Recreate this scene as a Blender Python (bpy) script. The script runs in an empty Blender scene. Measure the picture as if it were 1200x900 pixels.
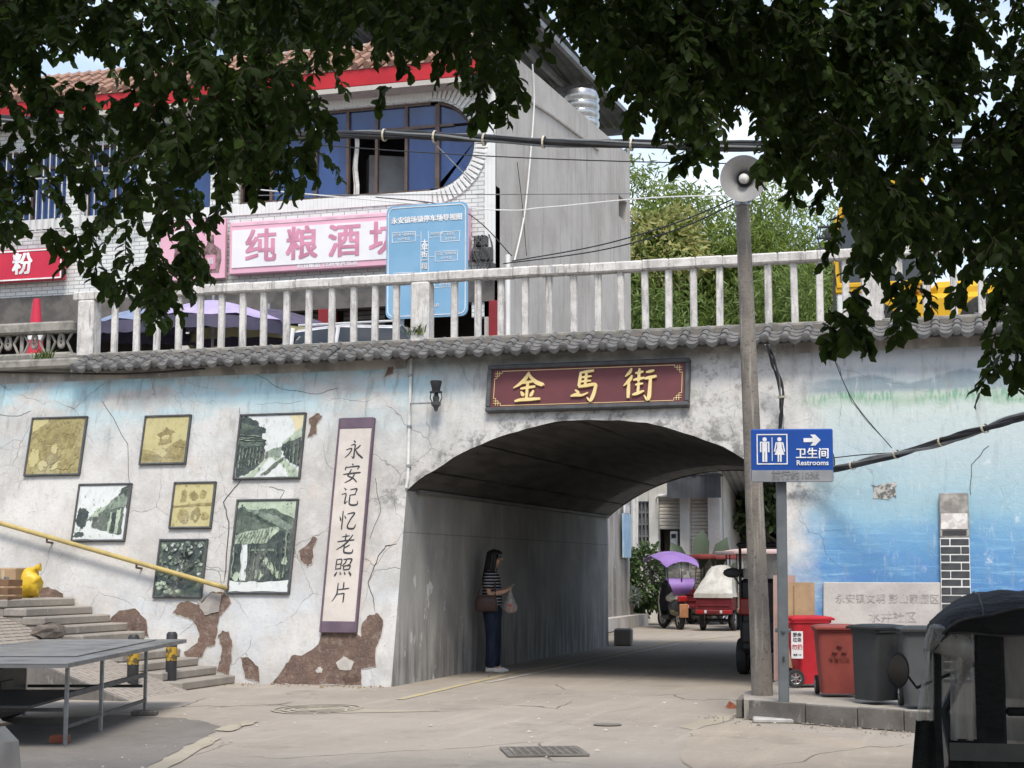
import bpy, bmesh, math, random
import numpy as np
from mathutils import Vector, Matrix, Euler
random.seed(7); rng = np.random.default_rng(7)
PI = math.pi
sc = bpy.context.scene
COL = sc.collection
# ------------------------------------------------------------------ camera
TH = math.radians(17.0); FOC = 1900.0; AL = math.atan(218/1900.0); EYE = 1.5
cd = bpy.data.cameras.new('camera'); cam = bpy.data.objects.new('camera', cd); COL.objects.link(cam)
cam.location = (0, 0, EYE); cam.rotation_euler = (PI/2+AL, 0, TH)
cd.sensor_width = 36; cd.lens = FOC/1200*36; cd.clip_start = 0.05; cd.clip_end = 3000
sc.camera = cam
# ------------------------------------------------------------------ sky, sun, exposure
SUN_EL, SUN_AZ = math.radians(58), math.radians(158)     # azimuth clockwise from +Y (behind the camera, a little right of it)
w = bpy.data.worlds.new('World'); sc.world = w; w.use_nodes = True
nt = w.node_tree; nt.nodes.clear()
sky = nt.nodes.new('ShaderNodeTexSky'); sky.sky_type = 'NISHITA'; sky.sun_disc = False
sky.sun_elevation = SUN_EL; sky.sun_rotation = SUN_AZ; sky.dust_density = 2.5; sky.air_density = 1.0
tc = nt.nodes.new('ShaderNodeTexCoord')
mp = nt.nodes.new('ShaderNodeMapping'); mp.inputs['Scale'].default_value = (1.6, 1.6, 4.5)
nz = nt.nodes.new('ShaderNodeTexNoise'); nz.inputs['Scale'].default_value = 2.2; nz.inputs['Detail'].default_value = 7; nz.inputs['Roughness'].default_value = .55
rp = nt.nodes.new('ShaderNodeValToRGB'); rp.color_ramp.elements[0].position = .42; rp.color_ramp.elements[1].position = .72
mx = nt.nodes.new('ShaderNodeMixRGB'); mx.inputs[2].default_value = (5.2, 5.6, 6.1, 1)
bg = nt.nodes.new('ShaderNodeBackground'); bg.inputs['Strength'].default_value = .112
wo = nt.nodes.new('ShaderNodeOutputWorld'); L = nt.links.new
L(tc.outputs['Generated'], mp.inputs[0]); L(mp.outputs[0], nz.inputs['Vector']); L(nz.outputs['Fac'], rp.inputs[0])
L(rp.outputs[0], mx.inputs[0]); L(sky.outputs[0], mx.inputs[1]); L(mx.outputs[0], bg.inputs[0]); L(bg.outputs[0], wo.inputs[0])
sd = bpy.data.lights.new('sun', 'SUN'); sd.energy = 1.5; sd.angle = math.radians(16); sd.color = (1, .95, .87)
so = bpy.data.objects.new('sun', sd); COL.objects.link(so)
so.rotation_euler = (PI/2-SUN_EL, 0, PI-SUN_AZ)  # light travels away from the sun's place
so.location = (0, -20, 40)
sc.view_settings.view_transform = 'Standard'; sc.view_settings.look = 'None'; sc.view_settings.gamma = 1
sc.view_settings.use_curve_mapping = False; sc.view_settings.exposure = 1.12
sc.cycles.max_bounces = 6; sc.cycles.transparent_max_bounces = 12
try: sc.cycles.use_denoising = True
except Exception: pass

# ------------------------------------------------------------------ points of the place
def ray(px, py):
    ca, sa = math.cos(AL), math.sin(AL)
    f0 = Vector((-math.sin(TH), math.cos(TH), 0)); r = Vector((math.cos(TH), math.sin(TH), 0)); z = Vector((0, 0, 1))
    return (f0*ca+z*sa) + r*((px-600)/FOC) - (-f0*sa+z*ca)*((py-450)/FOC)
CAM = Vector((0, 0, EYE))
def atY(px, py, Y): d = ray(px, py); return CAM+d*(Y/d.y)
def atX(px, py, X): d = ray(px, py); return CAM+d*(X/d.x)
def atZ(px, py, Z=0): d = ray(px, py); return CAM+d*((Z-EYE)/d.z)
WY, BAT = 19.85, .2                      # front wall of the bridge: Y = WY + BAT*z (it leans back)
def W(px, py, off=0.0):
    d = ray(px, py); t = (WY-off+BAT*EYE)/(d.y-BAT*d.z); return CAM+d*t
def wall(x, z, off=0.0): return Vector((x, WY+BAT*z-off, z))

# ------------------------------------------------------------------ mesh helpers
class MB:
    def __init__(s): s.v = []; s.f = []; s.m = []
    def add(s, vs, fs, mi=0):
        o = len(s.v); s.v += [Vector(p) for p in vs]
        for f in fs: s.f.append([i+o for i in f]); s.m.append(mi)
        return s
    def box(s, c, d, rot=None, mi=0, bev=0.0):
        a, b, g = d[0]/2, d[1]/2, d[2]/2
        R = Euler(rot).to_matrix() if rot is not None and not isinstance(rot, Matrix) else rot
        T = (lambda p: (R @ Vector(p) if R else Vector(p))+Vector(c))
        if bev <= 0:
            vs = [T((x*a, y*b, z*g)) for x in (-1, 1) for y in (-1, 1) for z in (-1, 1)]
            return s.add(vs, [(0, 1, 3, 2), (4, 6, 7, 5), (0, 4, 5, 1), (2, 3, 7, 6), (0, 2, 6, 4), (1, 5, 7, 3)], mi)
        r = min(bev, a*.9, b*.9, g*.9); vs = []; ix = {}
        for x in (-1, 1):
            for y in (-1, 1):
                for z in (-1, 1):
                    ix[x, y, z] = len(vs)
                    vs += [T((x*a, y*(b-r), z*(g-r))), T((x*(a-r), y*b, z*(g-r))), T((x*(a-r), y*(b-r), z*g))]
        fs = []; S = (-1, 1); q = ((-1, -1), (1, -1), (1, 1), (-1, 1))
        for k in S:
            fs.append([ix[k, u, v]+0 for u, v in q]); fs.append([ix[u, k, v]+1 for u, v in q]); fs.append([ix[u, v, k]+2 for u, v in q])
        for u in S:
            for v in S:
                fs.append([ix[u, v, -1]+0, ix[u, v, -1]+1, ix[u, v, 1]+1, ix[u, v, 1]+0])
                fs.append([ix[u, -1, v]+0, ix[u, -1, v]+2, ix[u, 1, v]+2, ix[u, 1, v]+0])
                fs.append([ix[-1, u, v]+1, ix[-1, u, v]+2, ix[1, u, v]+2, ix[1, u, v]+1])
                for k in S: fs.append([ix[u, v, k], ix[u, v, k]+1, ix[u, v, k]+2])
        return s.add(vs, fs, mi)
    def tube(s, pts, r, n=8, mi=0, caps=True, closed=False, sq=1.0):
        pts = [Vector(p) for p in pts]; m = len(pts)
        rs = list(r) if hasattr(r, '__len__') else [r]*m
        o = len(s.v); up = None
        for i, p in enumerate(pts):
            a = pts[(i-1) % m] if (closed or i > 0) else p; b = pts[(i+1) % m] if (closed or i < m-1) else p
            t = (b-a).normalized() if (b-a).length > 1e-9 else Vector((0, 0, 1))
            if up is None: up = t.orthogonal().normalized() if abs(t.z) > .9 else Vector((0, 0, 1))
            u = (up-t*up.dot(t)); u = u.normalized() if u.length > 1e-6 else t.orthogonal().normalized()
            up = u; v = t.cross(u)
            for k in range(n):
                A = 2*PI*k/n+(PI/4 if n == 4 else 0); s.v.append(p+(u*math.cos(A)*sq+v*math.sin(A))*rs[i])
        for i in range(m if closed else m-1):
            for k in range(n):
                j = (i+1) % m; s.f.append([o+i*n+k, o+i*n+(k+1) % n, o+j*n+(k+1) % n, o+j*n+k]); s.m.append(mi)
        if caps and not closed:
            s.f.append([o+k for k in range(n)]); s.m.append(mi); s.f.append([o+(m-1)*n+k for k in range(n)]); s.m.append(mi)
        return s
    def lathe(s, prof, c=(0, 0, 0), rot=None, n=20, mi=0, capa=False, capb=False):
        R = Euler(rot).to_matrix() if rot is not None and not isinstance(rot, Matrix) else (rot or Matrix.Identity(3)); o = len(s.v)
        for r, z in prof:
            for k in range(n): s.v.append(R @ Vector((r*math.cos(2*PI*k/n), r*math.sin(2*PI*k/n), z))+Vector(c))
        for i in range(len(prof)-1):
            for k in range(n): s.f.append([o+i*n+k, o+i*n+(k+1) % n, o+(i+1)*n+(k+1) % n, o+(i+1)*n+k]); s.m.append(mi)
        if capa: s.f.append([o+k for k in range(n)]); s.m.append(mi)
        if capb: s.f.append([o+(len(prof)-1)*n+k for k in range(n)]); s.m.append(mi)
        return s
    def prism(s, poly, ex, mi=0):          # polygon of 3-D points pushed along ex
        n = len(poly); e = Vector(ex); vs = [Vector(p) for p in poly]+[Vector(p)+e for p in poly]
        return s.add(vs, [list(range(n)), [n+i for i in range(n)]]+[[i, (i+1) % n, n+(i+1) % n, n+i] for i in range(n)], mi)
    def poly(s, pts, mi=0): return s.add(pts, [list(range(len(pts)))], mi)
    def grid(s, fn, nu, nv, mi=0):
        vs = [fn(i/nu, j/nv) for j in range(nv+1) for i in range(nu+1)]
        return s.add(vs, [(j*(nu+1)+i, j*(nu+1)+i+1, (j+1)*(nu+1)+i+1, (j+1)*(nu+1)+i) for j in range(nv) for i in range(nu)], mi)
    def ball(s, c, r, n=10, m=7, mi=0, sc3=(1, 1, 1)):
        prof = [(r*math.sin(PI*i/m), -r*math.cos(PI*i/m)) for i in range(m+1)]; prof[0] = (r*.02, -r); prof[-1] = (r*.02, r)
        o = len(s.v); s.lathe(prof, (0, 0, 0), None, n, mi, True, True)
        for i in range(o, len(s.v)): v = s.v[i]; s.v[i] = Vector((v.x*sc3[0], v.y*sc3[1], v.z*sc3[2]))+Vector(c)
        return s
    def mesh(s, name, mats, off=None, smooth=None, tri=False):
        me = bpy.data.meshes.new(name); off = Vector(off) if off is not None else Vector()
        me.from_pydata([tuple(p-off) for p in s.v], [], s.f)
        for m in (mats if isinstance(mats, (list, tuple)) else [mats]): me.materials.append(m)
        me.polygons.foreach_set('material_index', s.m)
        bm = bmesh.new(); bm.from_mesh(me); bmesh.ops.recalc_face_normals(bm, faces=bm.faces)
        if tri: bmesh.ops.triangulate(bm, faces=[f for f in bm.faces if len(f.verts) > 4])
        bm.to_mesh(me); bm.free()
        if smooth is not None: me.shade_smooth(); me.set_sharp_from_angle(angle=math.radians(smooth))
        return me
    def build(s, name, mats, parent=None, world=False, smooth=None, tri=False):
        off = origin(parent) if (world and parent) else None
        return put(name, s.mesh(name, mats, off, smooth, tri), parent)
def origin(o):
    p = Vector()
    while o is not None: p += o.location; o = o.parent
    return p
def put(name, me, parent=None, loc=None, rot=None):
    o = bpy.data.objects.new(name, me); COL.objects.link(o)
    if parent: o.parent = parent
    if loc is not None: o.location = loc
    if rot is not None: o.rotation_euler = rot
    return o
def tag(o, label=None, cat=None, group=None, kind=None):
    if label: o['label'] = label
    if cat: o['category'] = cat
    if group: o['group'] = group
    if kind: o['kind'] = kind
    return o
def thing(name, label, cat, loc=(0, 0, 0), rot=(0, 0, 0), group=None):
    o = bpy.data.objects.new(name, None); COL.objects.link(o); o.location = loc; o.rotation_euler = rot; o.empty_display_size = .2
    return tag(o, label, cat, group)
def struct(o): o['kind'] = 'structure'; return o
def stuff(o): o['kind'] = 'stuff'; return o
def kids(o): return [c for c in COL.objects if c.parent == o]
def copy_tree(o, parent=None):
    c = o.copy(); COL.objects.link(c)
    if parent: c.parent = parent
    for ch in list(o.children): copy_tree(ch, c)
    return c
def text(body, size, mat, parent, loc, rot=(PI/2, 0, 0), name='lettering', bold=0.0, ext=0.002, sx=1.0, vert=False, space=1.0, align='CENTER'):
    c = bpy.data.curves.new('lettering', 'FONT'); c.body = '\n'.join(body) if vert else body
    c.size = size; c.align_x = align; c.align_y = 'CENTER'; c.extrude = ext; c.space_character = space; c.resolution_u = 3
    if vert: c.space_line = space
    t = bpy.data.objects.new('tmp', c); COL.objects.link(t); bpy.context.view_layer.update()
    me = bpy.data.meshes.new_from_object(t.evaluated_get(bpy.context.evaluated_depsgraph_get()))
    bpy.data.objects.remove(t); me.materials.clear(); me.materials.append(mat); me.name = 'lettering'
    if bold:                                # heavier weight: the same outline laid over itself, nudged
        bm = bmesh.new(); m2 = me.copy()
        for i, (u, v) in enumerate(((0, 0), (1, .6), (-1, .6), (1, -.6), (-1, -.6))):
            m3 = m2.copy(); m3.transform(Matrix.Translation((u*bold, v*bold, i*.0007))); bm.from_mesh(m3); bpy.data.meshes.remove(m3)
        bm.to_mesh(me); bm.free(); bpy.data.meshes.remove(m2)
    if sx != 1: me.transform(Matrix.Diagonal((sx, 1, 1, 1)))
    o = put(name, me, parent, loc, rot); return o
def jag(pts, amp, n=5, seed=0):             # irregular outline: subdivide each edge and push the points about
    R = random.Random(seed); out = []; m = len(pts)
    for i in range(m):
        a, b = Vector(pts[i]), Vector(pts[(i+1) % m])
        for k in range(n):
            p = a.lerp(b, k/n); j = amp*(.4 if k == 0 else 1)
            out.append(p+Vector([R.uniform(-j, j) for _ in range(len(p))]))
    return out
def smoothline(pts, n=6):
    pts = [Vector(p) for p in pts]; out = []
    for i in range(len(pts)-1):
        p0 = pts[max(i-1, 0)]; p1 = pts[i]; p2 = pts[i+1]; p3 = pts[min(i+2, len(pts)-1)]
        for k in range(n):
            t = k/n; out.append(.5*((2*p1)+(p2-p0)*t+(2*p0-5*p1+4*p2-p3)*t*t+(3*p1-p0-3*p2+p3)*t**3))
    out.append(pts[-1]); return out
def sag(a, b, drop, n=14): a, b = Vector(a), Vector(b); return [a.lerp(b, i/n)-Vector((0, 0, drop*4*(i/n)*(1-i/n))) for i in range(n+1)]

# ------------------------------------------------------------------ materials
class NT:
    def __init__(s, name):
        s.mat = bpy.data.materials.new(name); s.mat.use_nodes = True; s.t = s.mat.node_tree
        s.b = s.t.nodes['Principled BSDF']; s.out = s.t.nodes['Material Output']
        s.pos = s.n('ShaderNodeNewGeometry').outputs['Position']; s.obj = s.n('ShaderNodeTexCoord').outputs['Object']
    def n(s, t, **k):
        x = s.t.nodes.new(t)
        for a, b in k.items(): setattr(x, a, b)
        return x
    def inp(s, sock, v):
        if isinstance(v, bpy.types.NodeSocket): s.t.links.new(v, sock)
        elif isinstance(v, (tuple, list)) and len(v) == 3 and sock.type == 'RGBA': sock.default_value = (*v, 1)
        else: sock.default_value = v
    def math(s, op, a, b=0.0, clamp=False):
        x = s.n('ShaderNodeMath', operation=op, use_clamp=clamp); s.inp(x.inputs[0], a); s.inp(x.inputs[1], b); return x.outputs[0]
    def mix(s, f, a, b, mode='MIX'):
        x = s.n('ShaderNodeMixRGB', blend_type=mode); s.inp(x.inputs[0], f); s.inp(x.inputs[1], a); s.inp(x.inputs[2], b); return x.outputs[0]
    def map(s, v, scale=(1, 1, 1), loc=(0, 0, 0), rot=(0, 0, 0)):
        x = s.n('ShaderNodeMapping'); s.inp(x.inputs[0], v); x.inputs[1].default_value = loc; x.inputs[2].default_value = rot; x.inputs[3].default_value = scale; return x.outputs[0]
    def noise(s, v, scale, detail=4, rough=.55, dist=0.0, col=False):
        x = s.n('ShaderNodeTexNoise'); s.inp(x.inputs['Vector'], v); x.inputs['Scale'].default_value = scale; x.inputs['Detail'].default_value = detail
        x.inputs['Roughness'].default_value = rough; x.inputs['Distortion'].default_value = dist; return x.outputs['Color' if col else 'Fac']
    def step(s, v, a, b, lo=0.0, hi=1.0):
        x = s.n('ShaderNodeMapRange', interpolation_type='SMOOTHSTEP'); s.inp(x.inputs[0], v); x.inputs[1].default_value = a; x.inputs[2].default_value = b
        x.inputs[3].default_value = lo; x.inputs[4].default_value = hi; return x.outputs[0]
    def ramp(s, f, stops, interp='LINEAR'):
        x = s.n('ShaderNodeValToRGB'); s.inp(x.inputs[0], f); r = x.color_ramp; r.interpolation = interp
        while len(r.elements) < len(stops): r.elements.new(.5)
        for e, (p, c) in zip(r.elements, stops): e.position = p; e.color = (*c, 1)
        return x.outputs[0]
    def vor(s, v, scale, feat='F1'):
        x = s.n('ShaderNodeTexVoronoi', feature=feat); s.inp(x.inputs['Vector'], v); x.inputs['Scale'].default_value = scale; return x.outputs['Distance']
    def warp(s, v, scale, amt):
        c = s.noise(v, scale, 3, col=True); x = s.n('ShaderNodeVectorMath', operation='MULTIPLY_ADD'); s.inp(x.inputs[0], c); x.inputs[1].default_value = (amt,)*3; s.inp(x.inputs[2], v); return x.outputs[0]
    def sep(s, v): x = s.n('ShaderNodeSeparateXYZ'); s.inp(x.inputs[0], v); return x.outputs
    def bump(s, h, strength=.3, dist=.02, normal=None):
        x = s.n('ShaderNodeBump'); s.inp(x.inputs['Height'], h); x.inputs['Strength'].default_value = strength; x.inputs['Distance'].default_value = dist
        if normal is not None: s.inp(x.inputs['Normal'], normal)
        s.inp(s.b.inputs['Normal'], x.outputs[0]); return x.outputs[0]
    def cracks(s, v, scale, width, mask=None):
        d = s.vor(s.warp(v, scale*2.2, .28/scale), scale, 'DISTANCE_TO_EDGE'); k = s.step(d, 0, width, 1, 0)
        return s.math('MULTIPLY', k, mask) if mask is not None else k
    def done(s, col, rough=.8, metal=0.0, spec=.3):
        s.inp(s.b.inputs['Base Color'], col); s.inp(s.b.inputs['Roughness'], rough); s.inp(s.b.inputs['Metallic'], metal); s.inp(s.b.inputs['Specular IOR Level'], spec); return s.mat
def M(name, c1, c2=None, scale=3.0, rough=.75, bump=.15, bscale=40, metal=0.0, spec=.3, speck=0.0, lo=.38, hi=.64, streak=False):
    t = NT(name); c2 = c2 if c2 is not None else tuple(x*.72 for x in c1)
    v = t.map(t.obj, (2.2, 2.2, .35)) if streak else t.obj
    f = t.step(t.noise(v, scale, 6, .6), lo, hi)
    c = t.mix(f, c1, c2)
    if speck: c = t.mix(t.math('MULTIPLY', t.step(t.noise(t.obj, bscale*1.6, 3), .55, .7), speck), c, tuple(x*.45 for x in c1))
    if bump: t.bump(t.noise(t.obj, bscale, 5), bump, .01)
    return t.done(c, rough, metal, spec)
# ================================================================== SETTING: ground, road, bridge
XL, XR = -7.70, -2.70                       # inner faces of the underpass
YF = 31.75                                   # far mouth
ZD = 4.62                                    # bridge deck level
XC = (XL+XR)/2; HS = (XR-XL)/2; ZS, ZC = 2.56, 3.46
RA = (HS*HS+(ZC-ZS)**2)/(2*(ZC-ZS)); ZCEN = ZC-RA
def arch(x): return ZCEN+math.sqrt(max(RA*RA-(x-XC)**2, 0))

# ---- ground materials
def ground_mat(name, c1, c2, c3, dark=1.0):
    t = NT(name); p = t.pos
    big = t.step(t.noise(p, .35, 5, .6), .35, .68); mid = t.noise(p, 2.2, 6, .65); fine = t.noise(p, 60, 4, .7)
    c = t.mix(big, c1, c2); c = t.mix(t.math('MULTIPLY', t.step(mid, .5, .72), .55), c, c3)
    c = t.mix(t.math('MULTIPLY', t.step(fine, .35, .7), .35), c, tuple(x*.55 for x in c1))
    drag = t.noise(t.map(p, (5, .35, 1), rot=(0, 0, .1)), 1.2, 4); c = t.mix(t.math('MULTIPLY', t.step(drag, .5, .75), .3), c, tuple(x*1.25 for x in c1))
    m = t.step(t.noise(p, .5, 3), .48, .6)
    k = t.math('MAXIMUM', t.cracks(t.map(p, (1, .45, 1)), .42, .008, m), t.math('MULTIPLY', t.cracks(p, 1.5, .012, t.step(t.noise(p, .8, 2), .60, .68)), .6))
    c = t.mix(t.math('MULTIPLY', k, .75), c, (.05, .045, .04))
    spot = t.step(t.vor(p, 2.4), .0, .11, 1, 0); st = t.math('MULTIPLY', t.step(t.noise(t.map(p, loc=(9, 2, 0)), .75, 6, .7), .53, .70), .45); c = t.mix(st, c, tuple(x*.55 for x in c2)); c = t.mix(t.math('MULTIPLY', t.step(t.noise(p, 9, 5, .75), .56, .70), .4), c, tuple(x*1.22 for x in c3)); gr = t.step(t.vor(p, 28), .0, .16, 1, 0); c = t.mix(t.math('MULTIPLY', gr, t.step(t.noise(p, 1.1, 3), .48, .62, 0, .55)), c, (.10, .09, .08))
    c = t.mix(t.math('MULTIPLY', spot, t.step(t.noise(p, 1.3, 2), .5, .6, 0, .45)), c, (.06, .055, .05))
    t.bump(t.math('SUBTRACT', t.math('MULTIPLY', t.noise(p, 90, 4, .7), .5), t.math('MULTIPLY', k, 1.5)), .35, .012)
    return t.done(c, .85, 0, .25)
m_road = ground_mat('worn_concrete_road', (.355, .315, .265), (.285, .25, .21), (.40, .355, .30))
m_ground = ground_mat('earth_and_concrete', (.27, .24, .20), (.20, .18, .15), (.33, .30, .26))
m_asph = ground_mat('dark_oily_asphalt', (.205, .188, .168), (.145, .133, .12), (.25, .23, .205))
m_trench = ground_mat('pale_patch_concrete', (.40, .355, .27), (.31, .275, .22), (.44, .40, .33))
g = MB().grid(lambda u, v: Vector((-900+1800*u, -700+1900*v, -.02)), 36, 38)
struct(g.build('ground', m_ground))
rd = MB().poly([(-30, -6, 0), (12, -6, 0), (12, 19.9, 0), (XR, 19.9, 0), (XR, 34, 0), (3, 44, 0), (3, 66, 0), (-13, 66, 0), (-13, 46, 0), (-9.6, 40, 0), (XL, 34, 0), (XL, 19.9, 0), (-30, 19.9, 0)])
struct(rd.build('road', m_road, tri=True))
def sheet(name, pts, mat, z=.004, amp=.03, n=6, seed=1):
    q = jag([(p[0], p[1]) for p in pts], amp, n, seed)
    return MB().poly([(a.x, a.y, z) for a in q]).build(name, mat, tri=True)
G = lambda *pp: [atZ(x, y) for x, y in pp]
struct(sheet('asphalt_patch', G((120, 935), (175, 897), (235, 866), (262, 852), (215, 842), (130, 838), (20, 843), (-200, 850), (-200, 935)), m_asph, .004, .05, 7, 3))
struct(sheet('trench_patch', G((168, 904), (192, 904), (258, 866), (242, 864)), m_trench, .008, .022, 9, 4))
struct(sheet('trench_patch', G((250, 857), (270, 858), (304, 846), (286, 845)), m_trench, .0095, .03, 9, 5))
struct(sheet('trench_patch', G((795, 852), (812, 856), (860, 842), (862, 835), (830, 842)), m_trench, .004, .04, 6, 6))
struct(sheet('pavement_patch', G((812, 856), (862, 846), (1100, 884), (1260, 930), (840, 930), (800, 890)), ground_mat('tan_pavement', (.37, .315, .25), (.30, .26, .21), (.42, .365, .30)), .006, .03, 8, 7))
struct(sheet('road_patch', G((340, 832), (372, 828), (430, 831), (520, 834), (395, 836)), m_trench, .004, .02, 9, 8))
m_yel = M('worn_yellow_line', (.44, .37, .20), (.37, .325, .26), 2.5, .8, .1, 30, lo=.4, hi=.62)
def line(name, a, b, wd, mat, z=.006, n=26):
    a, b = Vector(a[:2]), Vector(b[:2]); d = (b-a).normalized(); nn = Vector((-d.y, d.x)); R = random.Random(3); mb = MB()
    A = [a.lerp(b, i/n)+nn*(wd/2+R.uniform(-.008, .008)) for i in range(n+1)]; B = [a.lerp(b, i/n)-nn*(wd/2+R.uniform(-.008, .008)) for i in range(n+1)]
    for i in range(n): mb.poly([(*A[i], z), (*A[i+1], z), (*B[i+1], z), (*B[i], z)])
    return struct(mb.build(name, mat))
q = G((468, 820), (560, 800), (870, 739))
line('road_marking', q[0], (-7.0, 23.0), .1, m_yel); line('road_marking', (-7.0, 23.0), (-6.85, 34.5), .09, m_yel)
line('road_marking', (-6.7, 34.5), (-4.6, 44.5), .11, m_yel)
m_pale = M('faded_white_line', (.50, .48, .44), (.36, .33, .29), 3, .85, .1)
line('road_marking', (-6.75, 20.9), (-6.55, 33), .08, m_pale)
# painted concentric scuff rings on the concrete
sc_ = MB(); ce = atZ(372, 831)
for k in range(4):
    r = .12+.09*k; sc_.grid(lambda u, v, r=r: Vector((ce.x+(r+.035*v)*math.cos(2*PI*u)*1.1, ce.y+(r+.035*v)*math.sin(2*PI*u)*1.5, .008)), 24, 1)
struct(sc_.build('road_scuff_rings', m_trench))

# ---- the terrain behind: fill at deck level either side of the underpass
m_earth = M('retained_earth', (.23, .21, .18), (.15, .14, .12), 1.2, .9, .3, 8)
t = NT('rendered_retaining_wall'); c = t.mix(t.step(t.noise(t.map(t.pos, (2, 2, .3)), 1.4, 5), .4, .65), (.36, .34, .31), (.2, .19, .175)); c = t.mix(t.step(t.noise(t.pos, 6, 4), .58, .7, 0, .5), c, (.48, .46, .43)); t.bump(t.noise(t.pos, 25, 5), .3, .01); m_ret = t.done(c, .9)
f1 = MB().box((-40, 26.2, ZD/2-.08), (2*(40+XL)-.3, 11.0, ZD-.1)); f1.box((-40, 37.1, ZD/2-.08), (60.6, 10.7, ZD-.1))
struct(f1.build('terrain_fill', m_ret))
f2 = MB().box((23, 26.2, ZD/2-.08), (2*(23-XR)-.3, 11.0, ZD-.1)); struct(f2.build('terrain_fill', m_ret))
dk = MB().box((-4, 26.3, ZD-.05), (92, 11.1, .1)); dk.box((-40, 37.1, ZD-.06), (60.5, 10.6, .1))
struct(dk.build('upper_road', m_asph))

# ---- bridge front wall (painted) with the arch cut out, underpass lining, vault
def wall_mat():
    t = NT('painted_bridge_wall'); p = t.pos; X, Y, Z = t.sep(p)
    q2 = t.map(p, (1, .0, 1))
    n1 = t.noise(p, .9, 6, .65); n2 = t.noise(p, 4.5, 6, .7); n3 = t.noise(p, 18, 4, .7)
    # old white limewash over grey plaster
    c = t.mix(t.step(n1, .36, .66), (.56, .55, .525), (.41, .40, .38))
    c = t.mix(t.step(n2, .5, .7, 0, .5), c, (.64, .625, .595)); c = t.mix(t.step(t.noise(t.map(p, (1, 1, .4)), 1.7, 6, .7), .5, .7, 0, .55), c, (.33, .315, .29)); c = t.mix(t.step(n3, .54, .70, 0, .5), c, (.34, .31, .275)); c = t.mix(t.step(t.noise(p, 45, 3, .7), .6, .75, 0, .4), c, (.24, .22, .20))
    c = t.mix(t.step(t.noise(p, 2.6, 5, .7), .54, .68, 0, .35), c, (.55, .46, .39))
    # faded sky-blue paint along the top and weak blue low down
    up = t.math('MULTIPLY', t.step(Z, 2.9, 4.25), t.step(t.noise(t.map(p, (.55, .55, 1.3)), 1.5, 5, .6), .38, .6))
    upl = t.math('MULTIPLY', up, t.step(X, -6.2, -8.2)); c = t.mix(t.math('MULTIPLY', upl, t.step(Z, 3.2, 4.1, .45, .95)), c, (.36, .56, .62))
    low = t.math('MULTIPLY', t.step(Z, 1.75, .9), t.step(t.noise(p, 1.6, 5, .65), .42, .62)); c = t.mix(t.math('MULTIPLY', low, .32), c, (.50, .57, .64))
    # ---- the lake mural right of the arch
    wob = t.math('ADD', Z, t.math('MULTIPLY', t.math('SUBTRACT', t.noise(t.map(p, (.5, .5, 1)), 1.6, 5, .6), .5), .55))
    zz = t.math('DIVIDE', wob, 4.4)
    mur = t.ramp(zz, [(0, (.045, .16, .34)), (.30, (.055, .19, .40)), (.39, (.085, .25, .45)), (.45, (.13, .30, .47)), (.50, (.22, .39, .49)), (.58, (.33, .46, .50)), (.70, (.43, .51, .52)), (.79, (.48, .55, .52)), (.815, (.34, .44, .35)), (.84, (.48, .53, .48)), (.872, (.35, .41, .43)), (.90, (.42, .45, .47)), (.93, (.52, .53, .53)), (1, (.40, .44, .49))])
    wav = t.noise(t.map(p, (.8, .8, 9)), 2.2, 5, .65); mur = t.mix(t.math('MULTIPLY', t.step(wav, .5, .68), t.step(Z, 2.9, 1.2, .1, .6)), mur, (.24, .45, .58))
    mur = t.mix(t.math('MULTIPLY', t.step(t.noise(t.map(p, (.7, .7, 7), loc=(3, 3, 3)), 2.0, 5), .52, .66), t.step(Z, 2.4, 1.3, 0, .55)), mur, (.06, .17, .45))
    grs = t.math('MULTIPLY', t.step(t.noise(t.map(p, (14, 14, 1.5)), 2, 3), .4, .6), t.math('MULTIPLY', t.step(wob, 3.5, 3.6), t.step(wob, 3.76, 3.66))); grs = t.math('MULTIPLY', grs, t.step(t.noise(t.map(p, (.8, .8, 0)), 1.3, 3), .38, .55)); mur = t.mix(t.math('MULTIPLY', grs, .8), mur, (.13, .31, .2))
    hil = t.noise(t.map(p, (.7, .7, .0)), 1.5, 4, .5); ht = t.math('ADD', 3.66, t.math('MULTIPLY', hil, .48))
    hm = t.math('MULTIPLY', t.step(t.math('SUBTRACT', ht, Z), -.02, .03), t.step(Z, 3.66, 3.76)); mur = t.mix(t.math('MULTIPLY', hm, .85), mur, (.17, .23, .27))
    drip = t.noise(t.map(p, (7, 7, .16)), 2.2, 6, .72); mur = t.mix(t.math('MULTIPLY', t.step(drip, .54, .76), t.step(Z, .6, 3.0, .12, .55)), mur, (.60, .62, .62)); drk = t.noise(t.map(p, (6, 6, .2), loc=(7, 7, 0)), 2, 6, .7); mur = t.mix(t.math('MULTIPLY', t.step(drk, .55, .72), .35), mur, (.2, .25, .28))
    mur = t.mix(t.step(n2, .6, .74, 0, .5), mur, (.72, .72, .69)); mur = t.mix(t.step(n3, .62, .74, 0, .3), mur, (.3, .34, .36))
    bl = t.math('ADD', X, t.math('MULTIPLY', t.math('SUBTRACT', n1, .5), 1.6)); mm = t.step(bl, -2.75, -2.0)
    c = t.mix(t.math('MULTIPLY', mm, .93), c, mur)
    # rain streaks and mould; broken darker bands along top and foot
    stv = t.noise(t.map(p, (5, 5, .35)), 1.7, 5, .65); stm = t.math('MULTIPLY', t.step(stv, .52, .68), t.step(Z, 2.2, 4.3, .12, .75)); c = t.mix(t.math('MULTIPLY', stm, .55), c, (.20, .19, .175))
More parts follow.
